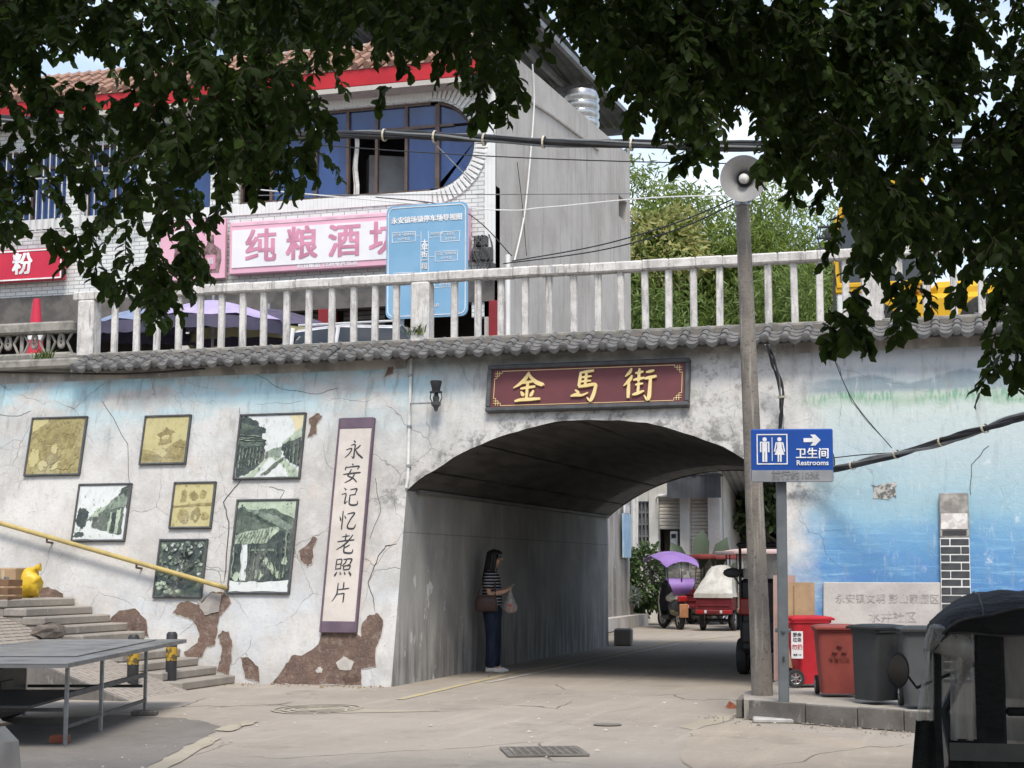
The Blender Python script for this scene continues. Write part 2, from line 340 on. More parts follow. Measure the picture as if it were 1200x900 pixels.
    edge = t.math('MULTIPLY', t.step(Z, 4.12, 4.36), t.step(t.noise(p, 3, 4), .3, .6)); c = t.mix(t.math('MULTIPLY', edge, .7), c, (.17, .165, .16))
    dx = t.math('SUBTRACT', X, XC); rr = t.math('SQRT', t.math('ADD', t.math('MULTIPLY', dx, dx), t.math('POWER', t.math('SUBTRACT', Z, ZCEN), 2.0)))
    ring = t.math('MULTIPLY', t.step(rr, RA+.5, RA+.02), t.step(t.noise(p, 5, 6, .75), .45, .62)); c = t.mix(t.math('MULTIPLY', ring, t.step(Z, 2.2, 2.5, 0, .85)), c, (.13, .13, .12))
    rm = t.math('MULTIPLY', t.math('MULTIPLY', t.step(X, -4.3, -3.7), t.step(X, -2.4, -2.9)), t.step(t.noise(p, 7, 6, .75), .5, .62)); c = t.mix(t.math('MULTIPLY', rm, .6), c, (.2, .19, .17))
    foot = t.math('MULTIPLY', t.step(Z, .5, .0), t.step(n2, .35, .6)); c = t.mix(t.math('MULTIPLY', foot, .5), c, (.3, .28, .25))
    # cracks
    m1 = t.step(t.noise(p, .9, 3), .44, .56); m2 = t.step(t.noise(t.map(p, loc=(5, 5, 5)), .8, 3), .53, .62)
    k = t.math('MAXIMUM', t.math('MULTIPLY', t.cracks(q2, 1.0, .006, m1), .75), t.math('MULTIPLY', t.cracks(q2, 4.2, .022, m2), .45))
    k = t.math('MULTIPLY', k, t.step(X, -1.2, -2.6, .35, 1)); c = t.mix(t.math('MULTIPLY', k, .8), c, (.13, .115, .10))
    h = t.math('ADD', t.math('MULTIPLY', n2, .9), t.math('MULTIPLY', n3, .35)); h = t.math('SUBTRACT', h, t.math('MULTIPLY', k, .6)); t.bump(h, .55, .018)
    return t.done(c, .88, 0, .2)
m_wall = wall_mat()
bridge = thing('road_bridge', 'cracked whitewashed bridge wall with arched underpass and faded blue lake mural', 'bridge', (XC, WY, 0))
ZT = 4.42
fw = MB()
xs = [-24+(XL+24)*i/22 for i in range(23)]
for a, b in zip(xs[:-1], xs[1:]):
    for k in range(6):
        z0, z1 = -.2+(ZT+.2)*k/6, -.2+(ZT+.2)*(k+1)/6; fw.poly([wall(a, z0), wall(b, z0), wall(b, z1), wall(a, z1)])
N = 40; ax = [XL+(XR-XL)*i/N for i in range(N+1)]
R_ = random.Random(2); ez = [arch(x)+(R_.uniform(-.012, .012) if 0 < i < N else 0) for i, x in enumerate(ax)]
for i in range(N): fw.poly([wall(ax[i], ez[i]), wall(ax[i+1], ez[i+1]), wall(ax[i+1], ZT), wall(ax[i], ZT)])
xs = [XR+(10-XR)*i/12 for i in range(13)]
for a, b in zip(xs[:-1], xs[1:]):
    for k in range(6):
        z0, z1 = -.2+(ZT+.2)*k/6, -.2+(ZT+.2)*(k+1)/6; fw.poly([wall(a, z0), wall(b, z0), wall(b, z1), wall(a, z1)])
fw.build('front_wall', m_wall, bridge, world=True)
MB().box((-7, WY+BAT*ZT+.3, ZT-.02), (34, .62, .08)).build('wall_top', M('grey_coping', (.3, .29, .27), (.2, .195, .18), 3, .9, .3, 20), bridge, world=True)
def lining_mat():
    t = NT('sooty_lining'); p = t.pos; X, Y, Z = t.sep(p)
    st = t.noise(t.map(p, (1.0, 1.0, .28)), 1.9, 7, .68); n = t.noise(p, 2.2, 6, .65)
    c = t.mix(t.step(st, .30, .72), (.46, .455, .435), (.32, .315, .30)); c = t.mix(t.step(t.noise(p, .7, 5, .6), .42, .66, 0, .6), c, (.24, .235, .225)); c = t.mix(t.step(n, .52, .7, 0, .5), c, (.36, .35, .33))
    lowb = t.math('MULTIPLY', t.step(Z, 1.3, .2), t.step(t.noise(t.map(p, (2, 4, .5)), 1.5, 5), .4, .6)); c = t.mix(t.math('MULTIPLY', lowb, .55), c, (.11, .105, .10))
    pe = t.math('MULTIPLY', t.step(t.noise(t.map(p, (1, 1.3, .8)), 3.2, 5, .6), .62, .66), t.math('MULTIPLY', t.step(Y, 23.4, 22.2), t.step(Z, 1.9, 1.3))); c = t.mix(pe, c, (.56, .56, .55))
    seam = t.math('MULTIPLY', t.step(t.math('ABSOLUTE', t.math('SUBTRACT', Z, 2.0)), .012, .0), .5); c = t.mix(seam, c, (.08, .08, .08))
    t.bump(t.math('ADD', n, t.math('MULTIPLY', t.noise(p, 22, 4), .4)), .4, .015); return t.done(c, .9, 0, .2)
m_lin = lining_mat()
for X, d in ((XL, -.3), (XR, .3)):
    mb = MB()
    nl = 16
    for i in range(nl):
        for k in range(4):
            z0, z1 = -.1+(ZS+.1)*k/4, -.1+(ZS+.1)*(k+1)/4
            ya, yb = i/nl, (i+1)/nl; F_ = lambda u, z: WY+BAT*z+(YF-WY-BAT*z)*u
            mb.poly([(X, F_(ya, z0), z0), (X, F_(yb, z0), z0), (X, F_(yb, z1), z1), (X, F_(ya, z1), z1)])
    mb.poly([(X, YF, -.1), (X+d, YF, -.1), (X+d, YF, ZD-.12), (X, YF, ZS)])
    mb.build('side_wall', m_lin, bridge, world=True)
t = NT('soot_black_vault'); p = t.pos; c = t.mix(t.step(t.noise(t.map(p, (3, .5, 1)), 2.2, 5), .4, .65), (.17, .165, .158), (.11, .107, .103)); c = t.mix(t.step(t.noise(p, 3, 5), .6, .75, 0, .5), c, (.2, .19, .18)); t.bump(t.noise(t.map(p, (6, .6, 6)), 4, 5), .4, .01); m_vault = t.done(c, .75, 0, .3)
nb = 15                                     # shuttering-board ribs run along the vault; the boards step a little
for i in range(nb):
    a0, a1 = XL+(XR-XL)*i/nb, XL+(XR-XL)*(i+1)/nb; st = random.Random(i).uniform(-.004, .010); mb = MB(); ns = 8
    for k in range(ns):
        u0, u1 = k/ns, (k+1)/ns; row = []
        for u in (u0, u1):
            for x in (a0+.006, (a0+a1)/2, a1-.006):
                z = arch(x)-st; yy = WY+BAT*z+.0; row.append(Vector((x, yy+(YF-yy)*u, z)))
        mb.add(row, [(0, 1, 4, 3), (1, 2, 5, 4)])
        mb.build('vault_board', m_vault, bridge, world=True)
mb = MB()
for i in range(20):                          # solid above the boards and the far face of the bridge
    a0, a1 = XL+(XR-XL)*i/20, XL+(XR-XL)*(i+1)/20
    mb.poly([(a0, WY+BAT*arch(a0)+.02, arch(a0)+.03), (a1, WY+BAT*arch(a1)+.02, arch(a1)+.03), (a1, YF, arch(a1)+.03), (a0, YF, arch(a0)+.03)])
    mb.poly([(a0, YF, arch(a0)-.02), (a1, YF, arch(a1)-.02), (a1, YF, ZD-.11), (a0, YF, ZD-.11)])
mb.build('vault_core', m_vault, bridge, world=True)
mb = MB(); yy = [(XL+.02, ZS-.03), (XL+.07, ZS-.03), (XL+.07, ZS+.02), (XL+.02, ZS+.02)]
mb.prism([(x, WY+BAT*z+.35, z) for x, z in yy], (0, YF-WY-1, 0)); mb.build('springing_ledge', m_vault, bridge, world=True)

# bare brown plaster where the paint came off
t = NT('bare_brown_plaster'); n = t.noise(t.pos, 3.2, 6, .65); c = t.mix(t.step(n, .36, .66), (.20, .135, .105), (.14, .10, .083)); c = t.mix(t.step(t.noise(t.pos, 9, 6, .75), .5, .66, 0, .7), c, (.29, .23, .19)); c = t.mix(t.step(t.noise(t.map(t.pos, loc=(3, 3, 3)), 5, 6, .7), .56, .66, 0, .8), c, (.085, .06, .05)); c = t.mix(t.step(t.noise(t.map(t.pos, loc=(8, 3, 3)), 30, 4, .7), .6, .7, 0, .6), c, (.36, .32, .28)); t.bump(t.noise(t.pos, 14, 7, .75), 1.0, .04); m_bare = t.done(c, .95, 0, .15)
m_rep = M('grey_cement_repair', (.36, .33, .30), (.25, .23, .21), 4, .95, .5, 25)
m_lime = M('broken_paint_edge', (.47, .45, .41), (.36, .34, .31), 5, .9, .3, 30)
C2 = lambda *pp: [(200+x/3, 560+y/3) for x, y in pp]
C1 = lambda *pp: [(x/2.647, 560+y/2.647) for x, y in pp]
patches = [
 C2((355,724),(400,665),(425,625),(470,620),(520,585),(530,545),(575,540),(650,545),(668,560),(672,510),(700,480),(730,475),(748,500),(740,560),(722,600),(722,665),(670,672),(672,730),(500,730),(420,727)),
 C2((8,475),(30,440),(60,430),(100,445),(140,400),(180,400),(205,415),(213,440),(190,470),(172,490),(162,560),(155,590),(130,595),(110,630),(60,645),(45,612),(95,578),(100,548),(75,500),(40,488)),
 C2((165,560),(180,537),(205,540),(216,580),(215,630),(205,702),(160,680),(175,640),(180,600)),
 C2((245,628),(272,630),(310,665),(312,718),(260,705),(252,670)),
 C2((450,258),(480,235),(500,204),(515,212),(502,250),(500,300),(480,312),(455,290)),
 C1((325,492),(330,450),(370,410),(420,405),(455,440),(462,492)), C1((88,382),(110,345),(150,338),(196,360),(196,385),(160,407),(110,400)),
 [(362,491),(371,484),(378,487),(371,499),(371,509),(360,513),(364,500)], [(450,442),(456,422),(464,424),(460,438)], ]
for i, pp in enumerate(patches):
    q = jag([W(x, y, .006) for x, y in pp], .012, 4, i); q = [wall(p.x, p.z, .006) for p in q]
    mb = MB().poly(q); mb.tube([wall(p.x, p.z, .004) for p in q], .006, 4, 1, closed=True)
    mb.build('bare_plaster_patch', [m_bare, m_lime], bridge, world=True, tri=True)
for i, pp in enumerate([C2((580,650),(608,628),(645,648),(630,677),(595,675)), C2((510,676),(522,664),(536,672),(530,686),(514,686))]):
    q = jag([W(x, y, .011) for x, y in pp], .01, 4, i); MB().prism([wall(p.x, p.z, .013) for p in q], (0, .007, 0)).build('paint_remnant', m_lime, bridge, world=True)
q = jag([W(x, y, .011) for x, y in C2((92,432),(112,440),(142,402),(178,410),(172,470),(120,482))], .01, 4, 5); MB().prism([wall(p.x, p.z, .02) for p in q], (0, .012, 0)).build('cement_repair', m_rep, bridge, world=True)
# open cracks beside the scroll board and between the photo panels: dark tubes on the wall, crack shade put into their colour
m_crk = M('crack_shadow', (.06, .055, .05), (.10, .09, .08), 8, .95, .2)
for k, pp in enumerate([[(465,637),(452,640),(443,652),(431,682),(437,700),(440,720)], [(281,478),(283,560),(262,588),(268,612),(265,660),(262,690)], [(315,570),(333,575),(326,592)], [(440,560),(446,600),(430,640)], [(300,438),(330,456),(372,462),(402,452)],
        [(980,425),(998,470),(1040,520)], [(1137,580),(1138,545),(1164,516)], [(0,486),(25,487),(38,480)], [(120,470),(150,520),(152,580)]]):
    wl = [W(x, y, .003) for x, y in pp]; q = jag(wl, .012, 5, k)[:-5]
    MB().tube([wall(p.x, p.z, .002) for p in q], [.012 if k in (0, 1) and .1 < i/len(q) < .9 else .006 for i in range(len(q))], 5, sq=.4).build('open_crack', m_crk, bridge, world=True)
# pale cement panel with worn lettering, and the black brick pier, on the right
# ---- tiled eave along the top of the wall
t = NT('grey_clay_tile'); n = t.noise(t.pos, 7, 5); c = t.mix(t.step(n, .35, .66), (.165, .162, .157), (.105, .103, .10)); c = t.mix(t.step(t.noise(t.pos, 26, 4), .58, .72, 0, .6), c, (.25, .245, .23)); t.bump(t.noise(t.pos, 45, 4), .35, .008); m_tile = t.done(c, .85)
eave = thing('tiled_eave', 'grey clay tile eave running along the top of the bridge wall', 'eave', (-6, WY+.8, 4.3))
X0, X1 = -12.85, 3.2; step = .262; nT = int((X1-X0)/step)
YE, ZE, YB, ZB = WY+.50, 4.37, WY+1.02, 4.61
sl = math.atan2(ZB-ZE, YB-YE); SL = math.hypot(YB-YE, ZB-ZE)
def cover_tile():
    mb = MB()
    for k in range(3):                      # three overlapped half-round tiles, each lip proud of the one above
        a, b = SL*k/3-.01*k, SL*(k+1)/3+.02; r0, r1 = .054+.006, .046
        def fn(u, v): A = PI*u; r = r0+(r1-r0)*v; return Vector((r*math.cos(A), a+(b-a)*v, r*math.sin(A)*1.05-.004+.006*(1-v)))
        mb.grid(fn, 8, 1)
        mb.add([(0, a, 0)]+[fn(i/8, 0) for i in range(9)], [(0, i+1, i+2) for i in range(8)])
    mb.lathe([(.001, -.012), (.048, -.012), (.059, -.004), (.059, .012)], (0, 0, .012), (-PI/2, 0, 0), 12, capa=True)  # round end cap
    return mb.mesh('cover_tile', m_tile, smooth=40)
def pan_tile():
    mb = MB()
    for k in range(4):
        a, b = SL*k/4, SL*(k+1)/4+.025
        mb.grid(lambda u, v: Vector(((u-.5)*.235, a+(b-a)*v, -.03+.055*abs(2*u-1)**2+.012*(1-v))), 6, 1)
        mb.grid(lambda u, v: Vector(((u-.5)*.235, a, -.03+.055*abs(2*u-1)**2+.012-.014*v)), 6, 1)
    pts = [(-.1, 0, .035), (-.1, 0, -.0), (-.055, 0, -.055), (0, 0, -.085), (.055, 0, -.055), (.1, 0, 0), (.1, 0, .035), (.05, 0, -.012), (0, 0, -.018), (-.05, 0, -.012)]
    mb.prism([Vector(p)+Vector((0, -.012, 0)) for p in pts], (0, .014, 0))   # pointed drip lip
    return mb.mesh('pan_tile', m_tile, smooth=30, tri=True)
ct, pt = cover_tile(), pan_tile(); o0 = origin(eave)
for i in range(nT+1):
    R = random.Random(i); x = X0+i*step
    put('cover_tile', ct, eave, Vector((x+R.uniform(-.008, .008), YE+R.uniform(-.01, .012), ZE+R.uniform(-.006, .006)+.03))-o0, (sl, 0, R.uniform(-.03, .03)))
    if i < nT: put('pan_tile', pt, eave, Vector((x+step/2, YE+R.uniform(-.01, .01), ZE+R.uniform(-.005, .005)+.03))-o0, (sl, 0, R.uniform(-.02, .02)))
MB().prism([(X0-.1, YE+.10, ZE-.02), (X0-.1, YB, ZB-.09), (X0-.1, YB, ZB-.02), (X0-.1, YE+.10, ZE+.03)], (X1-X0+.2, 0, 0)).build('tile_bed', m_tile, eave, world=True)
MB().prism([(X0-.1, YB-.02, ZB-.03), (X0-.1, YB+.16, ZB-.03), (X0-.1, YB+.16, ZB+.055), (X0-.1, YB+.05, ZB+.05), (X0-.1, YB-.02, ZB+.02)], (X1-X0+.2, 0, 0)).build('ridge_strip', m_tile, eave, world=True)
# ---- concrete railing
m_old = M('mossy_old_concrete', (.30, .28, .25), (.17, .165, .145), 5, .95, .5, 22)
t = NT('weathered_concrete_rail'); n = t.noise(t.pos, 5, 6, .7); c = t.mix(t.step(n, .35, .65), (.64, .62, .59), (.46, .44, .415)); st = t.noise(t.map(t.pos, (6, 6, .8)), 3, 5, .7); c = t.mix(t.step(st, .5, .68, 0, .75), c, (.22, .21, .195)); c = t.mix(t.step(t.noise(t.pos, 30, 4), .55, .7, 0, .4), c, (.3, .29, .27))
nrm = t.n('ShaderNodeNewGeometry').outputs['Normal']; t.bump(t.noise(t.pos, 28, 5, .7), .6, .012); m_rail = t.done(c, .9, 0, .2)
YR = WY+1.1
rail = thing('concrete_railing', 'weathered white concrete railing with square balusters along the bridge top', 'railing', (-6, YR, 4.72))
ZR0, ZR1 = 4.66, 5.47
rx0 = atY(100, 370, YR).x-.02
R = random.Random(5); mb = MB()
for i in range(44):                         # top rail in short lengths with a slightly ragged line
    a = rx0-.15+i*.36; mb.box((a+.18, YR+R.uniform(-.004, .004), ZR1+.07+R.uniform(-.004, .004)), (.372, .19, .14), (0, R.uniform(-.006, .006), 0), bev=.022)
mb.build('top_rail', m_rail, rail, world=True)
MB().box((rx0+7.6, YR, 4.65), (15.6, .24, .05), bev=.01).build('base_rail', m_old, rail, world=True)
bal = MB().box((0, 0, (ZR1-4.66)/2), (.09, .08, ZR1-4.64), bev=.014).mesh('baluster', m_rail)
bpx = [135,160,185,210,235,260,285,310,336,362,389,414,440,464,532,560,588,616,644,673,701,729,757,784,813,843,872,900,931,961]
for x in bpx: put('baluster', bal, rail, Vector((atY(x, 370, YR).x+R.uniform(-.01, .01), YR, 4.66))-origin(rail), (R.uniform(-.008, .008), R.uniform(-.012, .012), R.uniform(-.06, .06)))
xe = atY(961, 370, YR).x
for i in range(1, 16):
    if i % 15 == 2: continue
    put('baluster', bal, rail, Vector((xe+.335*i, YR, 4.66))-origin(rail))
for x in (atY(105, 370, YR).x, atY(495, 370, YR).x, xe+.67): MB().box((x, YR, 5.05), (.27, .25, .84), bev=.02).build('post', m_rail, rail, world=True)
# older carved railing beyond the left end
m_old = M('mossy_old_concrete', (.30, .28, .25), (.17, .165, .145), 5, .95, .5, 22)
cr = thing('carved_railing', 'low grey carved stone railing left of the white railing', 'railing', (-14.6, YR+.1, 4.55)); xa, xb = -19.0, rx0-.2
MB().box(((xa+xb)/2, YR+.12, 5.12), (xb-xa, .22, .17), bev=.03).build('top_rail', m_old, cr, world=True)
MB().box(((xa+xb)/2, YR+.12, 4.62), (xb-xa, .3, .22), bev=.03).build('base_rail', m_old, cr, world=True)
x = xb-.25; k = 0
while x > xa+.3:
    mb = MB(); cx = x
    for s in (-1, 1):                        # cloud-scroll openwork
        pts = [(cx+s*(.02+.05*math.sin(a)*a/4), YR+.12, 4.9+.035*a*math.cos(a)*.7) for a in [j*.55 for j in range(12)]]; mb.tube(pts, .024, 6)
        mb.tube([(cx+s*.19, YR+.12, 4.72), (cx+s*.1, YR+.12, 4.9), (cx+s*.19, YR+.12, 5.05)], .022, 6)
    mb.tube([(cx-.22, YR+.12, 4.72), (cx-.22, YR+.12, 5.05)], .03, 6); mb.build('openwork_panel', m_old, cr, world=True); x -= .46
ld = MB().box((-16.2, WY+.92, 4.5), (6.7, .62, .14), bev=.03); R = random.Random(8)
ld.build('ledge', m_old, bridge, world=True)

# ---- brush lettering: every character a list of strokes, drawn as swelling ribbons
CH = {
'jin': [[(52,99,3),(43,80,8),(26,62,7),(3,47,2)], [(50,94,5),(62,78,7),(78,64,9),(99,55,8),(101,53,2)], [(33,62,3),(48,65,6),(68,67,4)], [(27,44,4),(48,47,6),(75,50,5)], [(50,64,6),(49,40,6),(48,8,6)], [(29,35,3),(36,24,8),(38,19,3)], [(71,38,3),(64,24,7),(59,17,2)], [(10,3,4),(30,7,7),(60,8,7),(94,9,5)]],
'ma': [[(31,93,4),(30,70,7),(27,46,6)], [(30,90,4),(50,93,6),(74,96,5)], [(31,74,3),(48,76,5),(67,78,3)], [(29,60,3),(48,62,5),(66,63,3)], [(50,92,5),(49,70,6),(47,47,5)], [(26,44,5),(50,47,7),(79,50,7),(80,36,7),(74,12,8),(66,-2,6),(54,9,2)], [(2,14,3),(20,18,8),(38,16,5),(58,24,3)], [(16,34,3),(26,25,6),(22,17,2)]],
'jie': [[(22,99,3),(16,86,7),(2,72,2)], [(24,76,3),(16,60,8),(-2,42,2)], [(15,58,4),(14,30,7),(14,2,6)], [(34,82,3),(46,84,6),(60,87,4)], [(47,97,4),(46,76,6),(45,54,5)], [(28,60,3),(44,63,6),(64,66,4)], [(35,44,3),(46,46,5),(60,48,3)], [(46,52,4),(45,34,6),(44,16,5)], [(27,12,3),(42,16,7),(64,24,3)], [(68,84,3),(80,86,6),(94,89,4)], [(64,63,4),(80,66,7),(102,70,5)], [(83,66,6),(82,40,7),(80,4,8),(74,-4,6),(64,10,2)]],
'yong': [[(45,99,2),(52,92,7),(55,87,3)], [(32,73,3),(54,77,6),(53,45,6),(52,8,7),(40,17,2)], [(8,50,3),(37,57,5),(28,32,5),(4,10,2)], [(84,74,3),(70,60,6),(57,51,2)], [(56,54,3),(72,30,7),(98,8,7),(100,7,2)]],
'an': [[(47,99,2),(54,90,7)], [(17,84,3),(14,74,6),(12,64,3)], [(17,79,3),(50,82,5),(86,84,6),(76,67,2)], [(46,70,3),(38,50,6),(30,36,5),(60,22,6),(80,3,4)], [(68,54,3),(52,20,6),(16,0,2)], [(4,43,3),(50,48,6),(97,52,5)]],
'ji': [[(16,94,2),(28,83,7)], [(6,60,3),(28,64,5),(27,40,6),(26,14,6),(40,26,2)], [(50,84,3),(84,88,6),(81,72,5),(79,58,3)], [(50,56,3),(81,60,5)], [(51,57,4),(50,30,6),(51,12,6),(66,5,7),(92,8,6),(95,26,2)]],
'yi': [[(6,68,2),(12,52,7),(11,45,3)], [(31,72,2),(38,60,6),(37,56,2)], [(22,96,4),(22,50,6),(21,2,5)], [(46,80,3),(84,85,6),(66,54,5),(52,22,5),(56,8,7),(84,6,7),(96,26,2)]],
'lao': [[(28,84,3),(48,87,5),(68,90,4)], [(49,99,4),(48,80,6),(46,62,5)], [(6,60,3),(48,65,6),(95,69,5)], [(86,95,3),(60,60,7),(34,38,5),(4,20,2)], [(74,45,2),(60,36,5),(46,29,3)], [(46,48,4),(44,24,6),(46,8,7),(64,3,7),(88,5,6),(92,22,2)]],
'zhao': [[(12,92,4),(10,66,5),(9,40,4)], [(12,89,3),(37,92,5),(36,66,5),(35,42,4)], [(12,66,3),(35,69,4)], [(10,43,3),(35,46,5)], [(46,91,3),(89,94,6),(86,76,6),(80,65,3),(72,68,2)], [(64,91,4),(58,74,5),(42,60,2)], [(49,59,3),(51,48,5),(53,38,3)], [(49,57,3),(85,61,5),(80,40,4)], [(53,39,3),(81,43,4)], [(18,28,2),(10,14,7),(6,8,3)], [(34,28,2),(38,17,7)], [(57,29,2),(62,17,7)], [(80,31,2),(90,18,8),(93,10,3)]],
'pian': [[(30,94,4),(29,60,6),(26,36,6),(4,2,2)], [(60,98,4),(60,80,6),(59,62,4)], [(30,61,3),(60,64,5),(90,68,4)], [(28,38,3),(62,42,5),(66,40,5),(65,20,6),(64,-2,5)]],
}
def brush(mb, key, cx, cz, sz, y=0.0, depth=.012, bold=1.0, mi=0):
    for si, st in enumerate(CH[key]):
        pts = smoothline([(a, b, c) for a, b, c in st], 7); n = len(pts)
        L_, R_ = [], []
        for i, p in enumerate(pts):
            a = pts[max(i-1, 0)]; b = pts[min(i+1, n-1)]; d = Vector((b.x-a.x, b.y-a.y)); d = d.normalized() if d.length else Vector((1, 0)); nn = Vector((-d.y, d.x)); wv = max(p.z, 1.2)*.5*bold
            L_.append(Vector((p.x, p.y))+nn*wv); R_.append(Vector((p.x, p.y))-nn*wv)
        T = lambda q, yy: Vector((cx+(q.x-50)/100*sz, yy, cz+(q.y-48)/100*sz))
        dd = depth+.0006*si; vs = []; fs = []
        for a, b in zip(L_, R_): vs += [T(a, y), T(b, y), T(a, y-dd), T(b, y-dd)]
        for i in range(n-1): o = 4*i; fs += [(o+2, o+3, o+7, o+6), (o, o+2, o+6, o+4), (o+1, o+5, o+7, o+3)]
        fs += [(0, 1, 3, 2), (4*n-4, 4*n-2, 4*n-1, 4*n-3)]; mb.add(vs, fs, mi)
ROTW = (-math.atan(BAT), 0, 0)
def wall_thing(name, label, cat, px, py, off=0.0, group=None): return thing(name, label, cat, W(px, py, off), ROTW, group)
def wsize(x0, y0, x1, y1): a, b = W(x0, (y0+y1)/2), W(x1, (y0+y1)/2); c, d = W((x0+x1)/2, y0), W((x0+x1)/2, y1); return (b-a).length, (c-d).length
# ---- street name board over the arch
m_mar = M('maroon_board', (.125, .030, .034), (.105, .026, .03), 2, .55, .05, 60, spec=.4)
m_dgrey = M('dark_grey_frame', (.085, .088, .09), (.06, .062, .064), 6, .55, .1, 40)
m_gold = M('gold_lettering', (.74, .58, .27), (.66, .50, .2), 3, .45, .05, 60, metal=.2, spec=.5)
wd, ht = wsize(571, 428, 807, 483)
sb = wall_thing('street_name_board', 'maroon street name board with gold characters above the arch', 'sign board', 689, 454)
MB().box((0, -.05, 0), (wd-.1, .06, ht-.1)).build('board_panel', m_mar, sb)
fr = MB()
for s in (-1, 1): fr.box((0, -.06, s*(ht/2-.03)), (wd, .12, .06), bev=.012); fr.box((s*(wd/2-.03), -.06, 0), (.06, .116, ht-.122), bev=.012)
fr.build('frame', m_dgrey, sb)
ln = MB(); a, b = wd/2-.1, ht/2-.085
for s in (-1, 1): ln.box((0, -.082, s*b), (2*a-.2, .004, .007)); ln.box((s*a, -.082, 0), (.007, .004, 2*b-.2))
for s in (-1, 1):
    for q in (-1, 1):                        # stepped key corners
        for k in range(3): e = .035+.03*k; ln.box((s*(a-e/2), -.084-.001*k, q*(b-.10+.033*k)), (e, .004, .007)); ln.box((s*(a-.10+.033*k), -.086-.001*k, q*(b-e/2)), (.007, .004, e))
ln.build('gold_line', m_gold, sb)
for k, x in (('jin', 621), ('ma', 689), ('jie', 752)):
    mb = MB(); brush(mb, k, (W(x, 454).x-W(689, 454).x), -.005, .42, -.081, .03, 1.5); mb.build('character', m_gold, sb)
# ---- scroll board with brush title
m_paper = M('cream_board', (.56, .51, .46), (.47, .43, .385), 2.5, .6, .08, 40, speck=.15); m_plum = M('plum_band', (.13, .09, .12), (.10, .07, .095), 3, .5, .05); m_ink = M('ink_black', (.035, .035, .04), None, 3, .5, .03)
wd, ht = wsize(388, 490, 430, 740); cx_, cy_ = 409, 614
sb = wall_thing('scroll_board', 'tall narrow cream scroll board with a column of black brush characters', 'sign board', cx_, cy_)
MB().box((0, -.03, 0), (wd-.04, .05, ht), bev=.005).build('board_panel', m_paper, sb)
fr = MB()
for s in (-1, 1): fr.box((s*(wd/2-.012), -.035, 0), (.026, .07, ht-.01), bev=.004)
fr.build('frame', m_plum, sb)
for z, h in ((ht/2-.075, .15), (-ht/2+.075, .15)): MB().box((0, -.034, z), (wd-.05, .062, h), bev=.004).build('end_band', m_plum, sb)
for i, k in enumerate(['yong', 'an', 'ji', 'yi', 'lao', 'zhao', 'pian']):
    mb = MB(); brush(mb, k, .0, ht/2-.46-i*.325, .27, -.056, .004, 1.1); mb.build('character', m_ink, sb)
# ---- framed photo panels
def pic_mat(name, a, b, sc_=5.0, rough=.3):
    t = NT(name); n = t.noise(t.obj, sc_, 8, .7); c = t.mix(t.step(n, .36, .66), a, b); m2 = t.noise(t.map(t.obj, (1.6, 1, .9)), 9, 7, .7); c = t.mix(t.step(m2, .48, .68, 0, .38), c, tuple(x*.55 for x in b)); c = t.mix(t.step(t.noise(t.map(t.obj, (1, 1, .3)), 2.0, 4), .5, .75, 0, .35), c, (.50, .48, .42)); return t.done(c, rough, 0, .4)
SEP = [pic_mat('sepia_light', (.47, .42, .21), (.42, .37, .17), 1.5), pic_mat('sepia_dark', (.19, .155, .06), (.32, .27, .11), 9), pic_mat('sepia_mid', (.35, .30, .13), (.23, .19, .08), 12)]
GRN = [pic_mat('print_pale_sky', (.60, .62, .60), (.55, .58, .56), 1), pic_mat('print_black', (.03, .04, .035), (.07, .085, .07), 9), pic_mat('print_green_grey', (.24, .29, .225), (.12, .15, .115), 10), pic_mat('print_pale_green', (.42, .49, .37), (.30, .36, .26), 8), pic_mat('print_cream', (.60, .53, .33), (.55, .48, .3), 2), pic_mat('print_dark_green', (.055, .07, .055), (.13, .165, .12), 12)]
